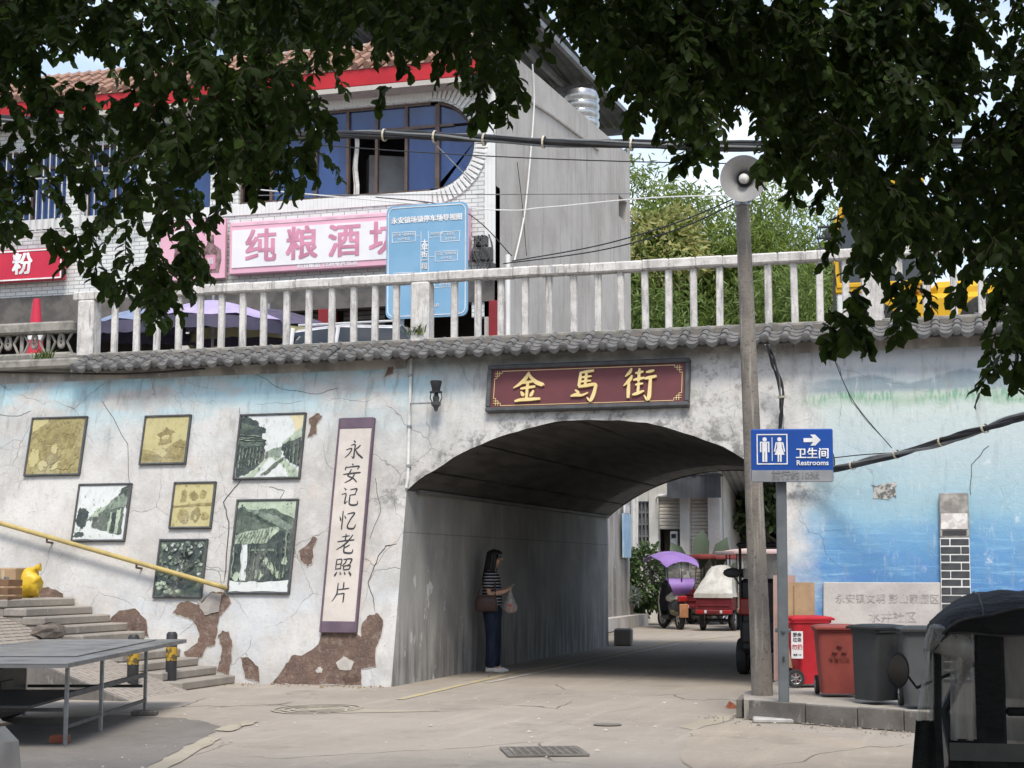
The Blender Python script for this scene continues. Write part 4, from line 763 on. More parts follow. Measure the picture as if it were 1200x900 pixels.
# ================================================================== shop signs
m_pink = M('pink_sign_face', (.70, .40, .49), (.66, .37, .46), 1.5, .5, .02); m_pwhite = M('white_sign_face', (.74, .73, .74), (.70, .69, .71), 1.5, .45, .02); m_plet = M('pink_lettering', (.62, .27, .38), None, 2, .5, 0); m_rsign = M('red_sign_face', (.52, .03, .06), (.47, .025, .055), 1.5, .45, .02); m_wlet = M('white_lettering', (.80, .80, .80), None, 2, .5, 0)
SY = FY-.28
def sx(px, py): return atY(px, py, SY)
a = sx(268, 322); b = sx(549, 240); zt_ = sx(268, 261).z; zb_ = sx(268, 322).z
ps = thing('shop_sign', 'long pink and white liquor shop sign under the round-ended window', 'shop sign', ((a.x+b.x)/2, SY, zb_))
cx = (a.x+b.x)/2; wd = b.x-a.x; hh = zt_-zb_; h0 = hh/2
MB().box((0, .1, h0), (wd, .2, hh), bev=.02).build('sign_box', m_pink, ps)
MB().box((0, -.006, h0-.02), (wd-.14, .02, hh*.72)).build('white_panel', m_pwhite, ps)
for ch, px in zip('纯粮酒坊', (306, 354, 404, 452)): text(ch, .72, m_plet, ps, (sx(px, 290).x-cx, -.02, h0-.03), bold=.018, name='character')
text('粮食酿造·白酒零售批发', .13, m_wlet, ps, (-.4, -.002, .1), bold=.004); MB().box((0, -.004, hh-.06), (wd-.1, .012, .05)).build('sign_border', M('pale_pink', (.78, .5, .58), None, 2, .5, 0), ps)
a = sx(186, 330); b = sx(264, 255)
pb = thing('liquor_banner', 'pink banner printed with dark liquor bottles left of the pink sign', 'banner', ((a.x+b.x)/2, SY+.02, a.z)); wd = b.x-a.x; hh = b.z-a.z
MB().box((0, .05, hh/2), (wd, .1, hh), bev=.01).build('banner_board', m_pink, pb); mb = MB()
def bottle(cx, cz, s, mi): return [Vector((cx+u*s, -.004-.001*mi, cz+v*s)) for u, v in ((-.25, 0), (.25, 0), (.32, .35), (.3, .6), (.1, .75), (.09, 1), (-.09, 1), (-.1, .75), (-.3, .6), (-.32, .35))]
mb.poly(bottle(-.12, .12, .95, 0), 0); mb.poly(bottle(.42, .12, .8, 1), 0); mb.poly([(-.3, -.007, .25), (.02, -.007, .25), (.02, -.007, .62), (-.3, -.007, .62)], 1); mb.poly([(.3, -.007, .2), (.54, -.007, .2), (.54, -.007, .5), (.3, -.007, .5)], 1); mb.poly(jag([(-.6, -.005, .95), (-.1, -.005, 1.15), (.55, -.005, 1.05), (.5, -.005, 1.0), (-.2, -.005, 1.02)], .0, 2), 2); mb.poly([(-.22, -.008, .75), (-.12, -.008, .78), (-.14, -.008, .5), (-.2, -.008, .5)], 2)
mb.build('bottle_print', [M('bottle_brown', (.10, .05, .05), (.3, .2, .2), 6, .3, 0), m_plet, m_pwhite], pb, tri=True); text('酒', .22, m_wlet, pb, (-.14, -.012, .45)); text('福', .16, m_wlet, pb, (.42, -.012, .36))
a = sx(-150, 340); b = sx(73, 303); RY = FY-.4
rs = thing('shop_sign', 'red shop sign with a white character at the far left', 'shop sign', ((a.x+b.x)/2, SY, a.z)); wd = b.x-a.x; hh = sx(0, 304).z-sx(0, 341).z; cx = (a.x+b.x)/2
MB().box((0, .08, hh/2), (wd, .16, hh), bev=.015).build('sign_box', m_rsign, rs)
mb = MB()
for s in (0, 1): mb.box((0, -.004, .035+s*(hh-.07)), (wd-.03, .014, .03))
for s in (-1, 1): mb.box((s*(wd/2-.03), -.004, hh/2), (.03, .012, hh-.11))
mb.build('sign_border', m_wlet, rs)
for ch, px in (('粉', 26), ('肥', -22), ('肠', -66)): text(ch, .5, m_wlet, rs, (sx(px, 320).x-cx, -.008, hh/2), bold=.016, name='character')
# blue car-park guide board on posts
GYb = YR+1.9; p0 = atY(452, 372, GYb); p1 = atY(548, 239, GYb); wd = p1.x-p0.x; hh = atY(500, 239, GYb).z-atY(500, 372, GYb).z; cx = (p0.x+p1.x)/2; z0 = atY(500, 372, GYb).z
gb = thing('guide_board', 'pale blue car park guide board with white lettering behind the railing', 'sign board', (cx, GYb, ZD))
t = NT('pale_blue_board'); m_bb = t.done(t.mix(t.step(t.noise(t.obj, 1.5, 4), .4, .6), (.17, .34, .50), (.20, .37, .53)), .4, 0, .4)
zz = z0-ZD; q = []
for (ux, uz, a0) in ((1, 0, -90), (1, 1, 0), (0, 1, 90), (0, 0, 180)):
    for k in range(5): A = math.radians(a0+22.5*k); r = .1; q.append(Vector(((ux-.5)*(wd-2*r)+r*math.cos(A), 0, zz+r+uz*(hh-2*r)+r*math.sin(A))))
MB().prism(q, (0, .04, 0)).build('board_panel', m_bb, gb)
s_ = Vector((0, 0, zz+hh/2)); MB().tube([Vector((p.x*.95, -.002, s_.z+(p.z-s_.z)*.96)) for p in q], .008, 4, closed=True).build('white_outline', m_wlet, gb)
text('永安镇场镇停车场导视图', .105, m_wlet, gb, (0, -.004, zz+hh*.865), bold=.004)
text('太平街一段', .105, m_wlet, gb, (-.03, -.004, zz+hh*.55), vert=True, bold=.003, space=.86)
ln = MB()
for x in (-.09, .03): ln.box((x, -.002, zz+hh*.45), (.007, .006, hh*.62))
def sbox(x, z, w_, l1, l2, h=.15):
    for s in (-1, 1): ln.box((x, -.002, z+s*h/2), (w_, .006, .007)); ln.box((x+s*w_/2, -.002, z), (.007, .005, h))
    text(l1, .05, m_wlet, gb, (x, -.004, z+.032), sx=.9); text(l2, .05, m_wlet, gb, (x, -.004, z-.035), sx=.9)
sbox(-.37, zz+hh*.72, .38, '太平街一段停车场', '120个车位'); sbox(.38, zz+hh*.70, .3, '龙泉街', '38个车位'); sbox(.32, zz+hh*.53, .36, '文化广场停车场', '50个车位'); sbox(-.36, zz+hh*.36, .34, '新街停车场', '45个车位'); sbox(.30, zz+hh*.30, .34, '农贸市场', '60个车位')
for x, z, w_ in ((-.135, .72, .09), (.13, .70, .2), (.09, .53, .1), (-.14, .36, .1), (.08, .30, .1)): ln.box((x, -.0025, zz+hh*z), (w_, .006, .006))
text('您所在位置', .05, m_wlet, gb, (.17, -.004, zz+hh*.73), sx=.8); text('永安镇人民政府', .06, m_wlet, gb, (.0, -.004, zz+hh*.1))
ln.build('guide_line', m_wlet, gb)
for x in (-.42, .42): MB().tube([(x, .08, 0), (x, .08, zz+hh-.1)], .035, 8).build('post', m_steel, gb)

# ================================================================== things on the upper road
def umbrella(name, label, x, y, z, r, h, mats, nr=8):
    u = thing(name, label, 'umbrella', (x, y, ZD), group='market umbrellas on the upper road'); mb = MB()
    def fn(i, v): A = 2*PI*i; e = 1+.035*math.cos(8*A)*v; zz = z-h*v**1.5; return Vector((r*v*e*math.cos(A), r*v*e*math.sin(A), zz-ZD+.05*h*math.cos(8*A)*v*v))
    mb.grid(fn, 32, 6); c = mb.build('canopy', mats[0], u, smooth=60)
    mb = MB(); mb.grid(lambda i, v: Vector((r*1.01*math.cos(2*PI*i), r*1.01*math.sin(2*PI*i), z-h-ZD-.02-.2*v-(.03*abs(math.sin(16*PI*i)) if v > .5 else 0))), 64, 1); mb.build('valance', mats[1], u)
    MB().tube([(0, 0, 0), (0, 0, z-ZD+.1)], .025, 8).build('pole', m_steel, u)
    mb = MB()
    for k in range(nr): A = 2*PI*k/nr; mb.tube([(0, 0, z-ZD-.25), (r*.5*math.cos(A), r*.5*math.sin(A), z-ZD-h*.36-.04)], .008, 4)
    mb.build('ribs', m_steel, u); MB().lathe([(.001, 0), (.24, 0), (.24, .06), (.05, .09), (.001, .09)], n=16).build('base', m_cem, u); return u
mv = M('violet_canopy', (.40, .34, .52), (.34, .29, .46), 3, .7, .05); mvd = M('dark_violet_canopy', (.085, .075, .12), (.06, .055, .09), 3, .7, .05)
pu = atY(250, 352, 25.5); umbrella('parasol', 'pale violet market umbrella behind the railing', pu.x, 25.5, pu.z, 1.25, .42, (mv, mvd))
pu = atY(315, 362, 27.3); umbrella('parasol', 'large dark umbrella right behind the pale violet one', pu.x, 27.3, pu.z, 1.45, .5, (mvd, M('olive_valance', (.33, .31, .16), (.26, .25, .14), 3, .8, .05)))
pu = atY(165, 362, 25.8); umbrella('parasol', 'blue-grey umbrella at the railing\'s left end post', pu.x, 25.8, pu.z, .8, .3, (M('blue_grey_canopy', (.20, .25, .36), (.16, .2, .3), 3, .7, .05), mvd))

q = atY(43, 350, 24.0); tc_ = thing('traffic_cone', 'tall red and white cone standing behind the carved railing', 'cone', (q.x, 24.0, ZD)); hh = q.z-ZD
MB().lathe([(.03, hh), (.06, hh-.01), (.2, .08), (.2, .06)], n=18, capa=True).box((0, 0, .03), (.5, .5, .06), bev=.01).build('cone_body', m_rsign, tc_, smooth=40); MB().lathe([(.06+.14*f, hh-.01-(hh-.09)*f) for f in (.34, .5)], n=18).lathe([(.066+.14*f, hh-.01-(hh-.09)*f) for f in (.34, .5)], n=18).build('white_band', m_white, tc_, smooth=40)
mb = MB(); R = random.Random(2)              # tangle of meters and boxes on the brick corner
bx0 = thing('meter_cluster', 'dark cluster of cable boxes on the brick corner right of the pink sign', 'meter box', (fx(566, 300), FY-.02, fz(306)))
for x, z, a, b in ((0, .25, .26, .2), (.12, -.02, .22, .26), (-.1, -.05, .18, .2), (.2, -.3, .16, .2)): MB().box((x, -.1, z), (a, .18, b), bev=.015).build('box', M('dark_meter_box', (.06, .06, .06), (.1, .1, .1), 5, .6, .1), bx0)
for k in range(7): mb.tube(smoothline([(R.uniform(-.2, .2), -.2, .35), (R.uniform(-.3, .3), -.25, .0), (R.uniform(-.2, .4), -.2, -.5)], 5), .012, 5)
mb.build('loose_cables', m_dgrey, bx0)
# ================================================================== vehicles
m_tyre = M('tyre_rubber', (.025, .025, .026), (.045, .043, .04), 8, .85, .2, 60); m_rim = M('alloy_rim', (.45, .46, .47), None, 4, .35, 0, metal=.8); m_cglass = M('car_glass', (.02, .025, .03), None, 1, .06, 0, spec=.6)
m_chrome = M('chrome', (.6, .6, .61), None, 2, .12, 0, metal=1.0); m_plast = M('black_plastic', (.03, .03, .032), (.045, .045, .047), 5, .5, .08, 60); m_redlamp = M('red_lamp_lens', (.35, .02, .02), None, 2, .15, 0, spec=.6); m_clearlamp = M('clear_lamp_lens', (.6, .62, .64), None, 2, .1, 0, spec=.7)
def wheel(parent, loc, r, wd, rot=(PI/2, 0, 0), spokes=5):
    R = Euler(rot).to_matrix(); w_ = MB().lathe([(r*.62, -wd/2), (r*.93, -wd/2), (r, -wd*.3), (r, wd*.3), (r*.93, wd/2), (r*.62, wd/2)], rot=R, n=24).mesh('tyre', m_tyre, smooth=40)
    t_ = put('wheel', w_, parent, loc); mb = MB(); mb.lathe([(r*.64, -wd*.42), (r*.55, -wd*.25), (r*.55, wd*.25), (r*.64, wd*.42)], rot=R, n=20)
    mb.lathe([(.001, -wd*.45), (r*.16, -wd*.42), (r*.16, wd*.42), (.001, wd*.45)], rot=R, n=10)
    for s in (-1, 1):
        for k in range(spokes): A = 2*PI*k/spokes; p = [R @ Vector((r*q*math.cos(A), r*q*math.sin(A), s*wd*(.40-.05*q))) for q in (.1, .62)]; mb.tube(p, [r*.1, r*.07], 5)
    put('rim', mb.mesh('rim', m_rim, smooth=40), t_); return t_
def car(name, label, loc, rot, paint, ln=4.2, ht=1.45, wd=1.7):
    c = thing(name, label, 'car', loc, rot); hl = ln/2
    st = [(-hl, .45, .78, .70), (-hl+.12, .30, .92, .80), (-hl+.7, .24, .97, .84), (-.5, .22, .96, .85), (.5, .22, .94, .85), (hl-1.1, .24, .92, .84), (hl-.45, .27, .82, .80), (hl-.12, .32, .70, .70), (hl, .42, .58, .58)]
    k = wd/1.7; mb = MB(); rows = []
    for x, a, b, h in st:
        h *= k; rows.append([Vector((x, y, z)) for y, z in ((-h*.86, a), (-h*.98, a+.12), (-h, (a+b)/2), (-h*.97, b-.1), (-h*.86, b), (-h*.4, b+.03), (0, b+.04), (h*.4, b+.03), (h*.86, b), (h*.97, b-.1), (h, (a+b)/2), (h*.98, a+.12), (h*.86, a))])
    n = len(rows[0]); mb.add([p for r in rows for p in r], [(i*n+j, i*n+(j+1) % n, (i+1)*n+(j+1) % n, (i+1)*n+j) for i in range(len(rows)-1) for j in range(n)]+[list(range(n)), [(len(rows)-1)*n+j for j in range(n)]]); mb.build('body', paint, c, smooth=50)
    gs = [(-hl+.35, .97, .70, .96), (-hl+.85, 1.0, .62, ht-.06), (-.3, 1.0, .62, ht), (.45, 1.0, .60, ht-.05), (hl-1.05, .93, .68, .95)]; mb = MB(); rows = []
    for x, z0, h, z1 in gs: h *= k; rows.append([Vector((x, y, z)) for y, z in ((-h*1.18, .93), (-h*1.1, (.93+z1)/2), (-h, z1-.06), (-h*.8, z1), (0, z1+.02), (h*.8, z1), (h, z1-.06), (h*1.1, (.93+z1)/2), (h*1.18, .93))])
    n = 9; mb.add([p for r in rows for p in r], [(i*n+j, i*n+j+1, (i+1)*n+j+1, (i+1)*n+j) for i in range(4) for j in range(n-1)], 0)
    for i, f in enumerate(mb.f): j = i % (n-1); s = i//(n-1); mb.m[i] = 0 if (j in (2, 3, 4, 5) and s in (1, 2)) else 1
    mb.build('roof', [paint, m_cglass], c, smooth=35)
    mb = MB()
    for s in (-1, 1):
        for x in (-hl+.88, -.28, .47): mb.tube([(x, s*.73*k, .95), (x, s*.62*k*1.01, ht-.05)], .03, 5)
        mb.tube([(-hl+.9, s*.6*k, ht-.0), (.4, s*.58*k, ht+.0)], .016, 5)
    mb.build('pillar', paint, c)
    for x in (-hl+.85, hl-.8):
        for s in (-1, 1): wheel(c, (x, s*(wd/2-.1), .31), .31, .19)
    for s in (-1, 1):
        MB().ball((hl-.2, s*.56*k, .66), .16, 10, 6, sc3=(1, 1, .6)).build('headlight', m_clearlamp, c, smooth=60); MB().ball((-hl+.08, s*.62*k, .78), .13, 10, 6, sc3=(.7, 1, 1)).build('tail_light', m_redlamp, c, smooth=60)
        MB().ball((.75, s*(wd/2+.06), .98), .1, 10, 6, sc3=(.6, .9, .7)).build('wing_mirror', paint, c, smooth=60)
    MB().box((hl-.03, 0, .38), (.12, 1.2*k, .14), bev=.03).build('bumper', m_plast, c); return c
m_cwhite = M('white_car_paint', (.72, .72, .72), None, 2, .25, 0, spec=.6); m_csilver = M('silver_car_paint', (.38, .39, .40), None, 2, .3, 0, metal=.5, spec=.6)
rf = atY(392, 385, 23.2); car('parked_car', 'white car behind the bridge railing, only its roof showing', (rf.x+.05, 23.2, rf.z-1.5), (0, 0, PI), m_cwhite, ht=1.48)
F0 = Vector((-math.sin(TH), math.cos(TH), 0)); R0 = Vector((math.cos(TH), math.sin(TH), 0))
def vw(lat, fwd, z=0): return R0*lat+F0*fwd+Vector((0, 0, z))
car('parked_car', 'silver car whose front corner pokes in at the lower left edge', vw(-3.04, 5.75), (0, 0, -PI/2+TH), m_csilver, ln=3.9).scale = (1, 1, .88)
# yellow loader on the upper road, right
EY = 24.4
def ex(px, py): return atY(px, py, EY)
m_yelp = M('yellow_machine_paint', (.62, .36, .015), (.55, .31, .015), 3, .4, .06)
gl = NT('tinted_cab_glass'); m_tint = gl.done((.03, .035, .04), .05, 0, .6)
e0 = ex(1085, 378); ld = thing('wheel_loader', 'yellow wheel loader with dark cab glass behind the railing at the right', 'construction vehicle', (e0.x, EY, ZD))
xl, xr = ex(986, 300).x-e0.x, ex(1075, 300).x-e0.x; zt_, zb_ = ex(1000, 232).z-ZD, ex(1000, 345).z-ZD
cab = MB(); y0, y1 = -.75, .75
prof = [(xl+.02, zb_), (xl-.05, zb_+.75), (xl+.16, zt_-.2), (xl+.34, zt_), (xr, zt_), (xr+.1, zt_-.2), (xr+.12, zb_)]
for s in (y0, y1): cab.tube([(x, s, z) for x, z in prof], .055, 6, closed=True); cab.tube([((xl+xr)/2+.1, s, zb_), ((xl+xr)/2+.15, s, zt_)], .05, 6)
cab.box(((xl+xr)/2+.15, 0, zt_+.04), (xr-xl+.0, 1.6, .14), bev=.05); cab.box(((xl+xr)/2, 0, zb_-.05), (xr-xl+.1, 1.55, .14), bev=.03); cab.build('cab_frame', m_yelp, ld)
mb = MB(); mb.prism([(x, y0+.02, z) for x, z in prof], (0, .02, 0)); mb.prism([(x, y1-.04, z) for x, z in prof], (0, .02, 0)); mb.prism([(prof[0][0], y0+.05, prof[0][1]), (prof[1][0], y0+.05, prof[1][1]), (prof[2][0], y0+.05, prof[2][1]), (prof[2][0]+.02, y0+.05, prof[2][1]), (prof[1][0]+.02, y0+.05, prof[1][1]), (prof[0][0]+.02, y0+.05, prof[0][1])], (0, 1.4, 0)); mb.build('cab_glass', m_tint, ld)
b0, b1 = ex(1012, 352), ex(1165, 380)
bd = MB(); bd.box(((b0.x+b1.x)/2-e0.x+.4, 0, (b0.z+b1.z)/2-ZD-.05), (b1.x-b0.x+.8, 1.5, .42), bev=.08); bd.box((xr+.95, 0, zb_-.22), (1.5, 1.3, .5), bev=.1); bd.build('body', m_yelp, ld)
MB().box((xl+.17, -.72, zb_-.28), (.36, .06, .5), bev=.02).build('side_panel', m_cwhite, ld); MB().box((xl+.25, 0, .35), (.5, 1.2, .4), bev=.05).build('chassis', m_plast, ld)
for x in (xl+.45, xr+1.0):
    for s in (-.85, .85): wheel(ld, (x, s, .32), .42, .34)
mm = MB(); q = [ex(984, 291), ex(965, 291), ex(966, 279), ex(984, 278)]; mm.tube([(p.x-e0.x, -.8, p.z-ZD) for p in q], .022, 6); p = ex(984, 291); p2 = ex(978, 287); mm.ball((p2.x-e0.x, -.8, p2.z-ZD), .09, 10, 6, sc3=(.8, .4, 1.1)); p3 = ex(969, 311); mm.box((p3.x-e0.x, -.8, p3.z-ZD), (.13, .06, .24), bev=.04); mm.tube([(p3.x-e0.x, -.8, p3.z-ZD+.1), (q[1].x-e0.x, -.8, q[1].z-ZD)], .012, 5); mm.tube([(xl-.02, -.78, zb_+.4), (xl-.06, -.8, zb_-.5)], .02, 5); mm.build('mirror', m_plast, ld)
bm_ = MB(); bm_.tube([(xl+.3, -.4, .6), (xl-.1, -.4, .45), (xl-.3, -.4, .25)], .08, 6); bm_.tube([(xl+.3, .4, .6), (xl-.1, .4, .45), (xl-.3, .4, .25)], .08, 6); bm_.build('lift_arm', m_yelp, ld)

# ================================================================== pole, loudspeaker, restroom sign
t = NT('rough_concrete_pole'); c = t.mix(t.step(t.noise(t.pos, 3, 5), .38, .64), (.235, .21, .18), (.165, .15, .13)); c = t.mix(t.step(t.noise(t.pos, 26, 5, .7), .55, .66, 0, .75), c, (.085, .075, .065)); c = t.mix(t.step(t.noise(t.map(t.pos, (9, 9, .6)), 2, 4), .56, .7, 0, .5), c, (.44, .41, .37)); t.bump(t.noise(t.pos, 40, 6, .75), .9, .015); m_pole = t.done(c, .92, 0, .15)
PZ = .2
pb = atZ(893.5, 814, PZ); ptp = atY(869, 212, pb.y)
pole = thing('concrete_pole', 'tall speckled concrete pole standing on the corner of the kerb platform', 'utility pole', pb)
MB().tube([Vector((0, 0, -.02)).lerp(ptp-pb, i/10) for i in range(11)], [.113-.040*i/10 for i in range(11)], 24).build('shaft', m_pole, pole, smooth=40)
mb = MB()
for f in (.975, .955): c = (ptp-pb)*f; r = .113-.040*f+.004; mb.lathe([(r, -.03), (r+.008, -.03), (r+.008, .03), (r, .03)], c, None, 18)
mb.build('band', m_steel, pole)
hc = atY(871, 209, pb.y-.42); dr = (CAM+Vector((-2.0, 0, 1.2))-hc).normalized(); Rm = dr.to_track_quat('Z', 'Y').to_matrix()
hn = thing('horn_loudspeaker', 'grey round horn loudspeaker on top of the concrete pole', 'loudspeaker', hc)
m_horn = M('grey_horn', (.30, .29, .28), (.24, .235, .225), 3, .5, .1, 30); rr = .235
MB().lathe([(.05, -.30), (.06, -.22), (.085, -.14), (.125, -.07), (.18, -.02), (rr, 0), (rr+.012, .006), (rr+.012, -.008), (rr-.008, -.012), (.185, -.03), (.13, -.085), (.092, -.15), (.07, -.23), (.06, -.32)], rot=Rm, n=36).build('bell', m_horn, hn, smooth=45)
MB().lathe([(.085, -.19), (.088, -.13), (.05, -.12), (.001, -.12)], rot=Rm, n=20).build('throat', m_plast, hn, smooth=40); MB().lathe([(.052, -.12), (.055, -.05), (.045, -.02), (.02, -.005), (.001, -.003)], rot=Rm, n=18).build('reflector', M('pale_horn_core', (.62, .6, .56), None, 3, .45, 0), hn, smooth=40)
MB().lathe([(.001, -.50), (.085, -.50), (.095, -.46), (.095, -.34), (.07, -.31), (.05, -.3)], rot=Rm, n=20).build('driver', m_horn, hn, smooth=40); MB().tube([Vector((0, .18, -.02)), Vector((.0, .40, -.16))], .03, 6).tube([(0, .4, -.16), (0, .40, .1)], .025, 6).build('bracket', m_steel, hn)
# restroom sign
m_galv = M('grey_painted_post', (.13, .145, .155), (.10, .112, .12), 4, .45, .06, 40); m_blue = M('road_sign_blue', (.012, .065, .30), (.012, .06, .27), 1.5, .4, .02, 40, spec=.4)
pb2 = atZ(919, 846); ry = TH*.85
rs_ = thing('restroom_sign', 'blue restroom sign with two white figures on a grey post', 'sign', pb2, (0, .006, ry*.6)); dist = 17.0
loc = lambda px, py: (atY(px, py, pb2.y-.05)-pb2)
ctr = loc(925, 533); wd = (loc(972, 533)-loc(878, 533)).x/math.cos(ry*.6); z0, z1 = loc(925, 565).z, loc(925, 503).z; xo = ctr.x
MB().box((0, 0, .0225), (.62, .36, .045), bev=.012).build('base_plate', M('pale_base_plate', (.42, .41, .39), (.3, .29, .28), 6, .7, .2), rs_)
MB().box((0, 0, z1/2), (.105, .105, z1-.1), bev=.012).build('post', m_galv, rs_); MB().lathe([(.078, -.02), (.082, 0), (.078, .02)], (0, 0, .9), None, 4).build('collar', m_galv, rs_)
for k in range(1): MB().box((.0, -.055, 0.62), (.02, .012, .05)).build('latch', m_plast, rs_)
MB().box((xo, -.09, (z0+z1)/2), (wd, .06, z1-z0), bev=.012).build('sign_panel', m_blue, rs_); MB().box((xo, -.122, z0+.06), (wd-.01, .008, .115)).build('grey_strip', M('grey_strip', (.28, .29, .30), None, 2, .5, 0), rs_)
text('前行约10米', .095, M('faded_grey_lettering', (.22, .22, .23), None, 2, .6, 0), rs_, (xo+.03, -.127, z0+.06), bold=.002)
yf = -.1225; mb = MB(); SP = .80; cx = xo-wd/2+.06+.15; cz = z1-.055-.15; W_ = .185
for s in (-1, 1): mb.box((cx, yf, cz+s*W_), (2*W_+.014, .004, .014)); mb.box((cx+s*W_, yf, cz), (.014, .0042, 2*W_-.014))
mb.box((cx, yf, cz), (.009, .004, .30)); disc = lambda x, z, r: [Vector((x+r*math.cos(2*PI*i/14), yf-.003, z+r*math.sin(2*PI*i/14))) for i in range(14)]
mb.prism(disc(cx-.092, cz+.125, .027), (0, .006, 0)); mb.prism(disc(cx+.092, cz+.125, .027), (0, .006, 0))
mb.box((cx-.092, yf, cz+.03), (.062, .006, .125)); mb.box((cx-.142, yf, cz+.025), (.018, .006, .125)); mb.box((cx-.042, yf, cz+.025), (.018, .006, .125)); mb.box((cx-.092, yf-.001, cz+.088), (.118, .006, .014))
for s in (-1, 1): mb.box((cx-.092+s*.017, yf-.001, cz-.095), (.026, .006, .13)); mb.box((cx+.092+s*.015, yf-.001, cz-.11), (.02, .006, .10))
mb.prism([(cx+.092+u, yf-.003, cz+v) for u, v in ((-.028, .09), (.028, .09), (.03, .02), (.062, -.07), (-.062, -.07), (-.03, .02))], (0, .006, 0)); 
for s in (-1, 1): mb.prism([(cx+.092+s*u, yf-.004, cz+v) for u, v in ((.03, .09), (.048, .085), (.07, -.03), (.054, -.035))], (0, .006, 0))
mb.v = [Vector((cx+(p.x-cx)*SP, p.y, cz+(p.z-cz)*SP)) for p in mb.v]; mb.build('pictogram', m_wlet, rs_); ax_ = xo+wd/2-.205; mb = MB(); mb.prism([(ax_+u, yf-.003, z1-.15+v) for u, v in ((-.085, .02), (.01, .02), (-.018, .055), (.03, .055), (.085, 0), (.03, -.055), (-.018, -.055), (.01, -.02), (-.085, -.02))], (0, .006, 0)); mb.v = [p+Vector((.0, 0, .035)) for p in mb.v]; mb.build('arrow', m_wlet, rs_)
text('卫生间', .112, m_wlet, rs_, (ax_-.0, -.124, z1-.255), bold=.0025); text('Restrooms', .072, m_wlet, rs_, (ax_, -.124, z1-.345), bold=.001)

# ================================================================== kerb platform and what stands on it
t = NT('grey_stone_kerb'); c = t.mix(t.step(t.noise(t.pos, 3, 6, .65), .36, .66), (.165, .152, .138), (.108, .10, .09)); c = t.mix(t.step(t.noise(t.map(t.pos, (1, 1, .5)), 9, 4), .58, .72, 0, .5), c, (.34, .32, .29)); t.bump(t.noise(t.pos, 30, 5), .4, .01); m_kerb = t.done(c, .85, 0, .25)
k0 = atZ(868, 843); k1 = atZ(1065, 858); kd = (k1-k0).normalized()
kp = thing('kerb_platform', 'raised kerb platform with grey stone facing under the bins and pole', 'kerb', (k0.x, k0.y, 0))
pts = [k0+Vector((.03, .03, 0)), k0+kd*4+Vector((.03, .03, 0)), Vector((k0.x+5, WY+.0, 0)), Vector((XR+.03, WY+.02, 0)), Vector((k0.x-.12, 17.6, 0))]
MB().prism([Vector((p.x, p.y, .0)) for p in pts], (0, 0, PZ-.006)).build('platform_top', ground_mat('pale_platform_cement', (.36, .33, .28), (.28, .255, .22), (.44, .41, .36)), kp, world=True)
nk = Vector((kd.y, -kd.x, 0)); x = 0; xs = [atZ(p, 850).x for p in (868, 944, 1010, 1066, 1125, 1190, 1260)]
for i in range(6):
    a = k0+kd*((xs[i]-k0.x)/kd.x); b = k0+kd*((xs[i+1]-k0.x)/kd.x); R = random.Random(i); L_ = (b-a).length
    MB().box((0, 0, 0), (L_-.012, .06, PZ-.004), bev=.008).build('kerb_stone', m_kerb, kp)
    o = [q for q in COL.objects if q.name.startswith('kerb_stone')][-1]; m_ = (a+b)/2; o.location = m_-Vector((k0.x, k0.y, 0))+Vector((0, 0, PZ/2+R.uniform(-.004, .004)))+nk*.0; o.rotation_euler = (0, 0, math.atan2(kd.y, kd.x))
MB().box((0, 0, 0), (.06, .62, PZ-.01), (0, 0, .08), bev=.008).build('kerb_stone', m_kerb, kp); o = [q for q in COL.objects if q.name.startswith('kerb_stone')][-1]; o.location = (-.055, .42, PZ/2-.003)
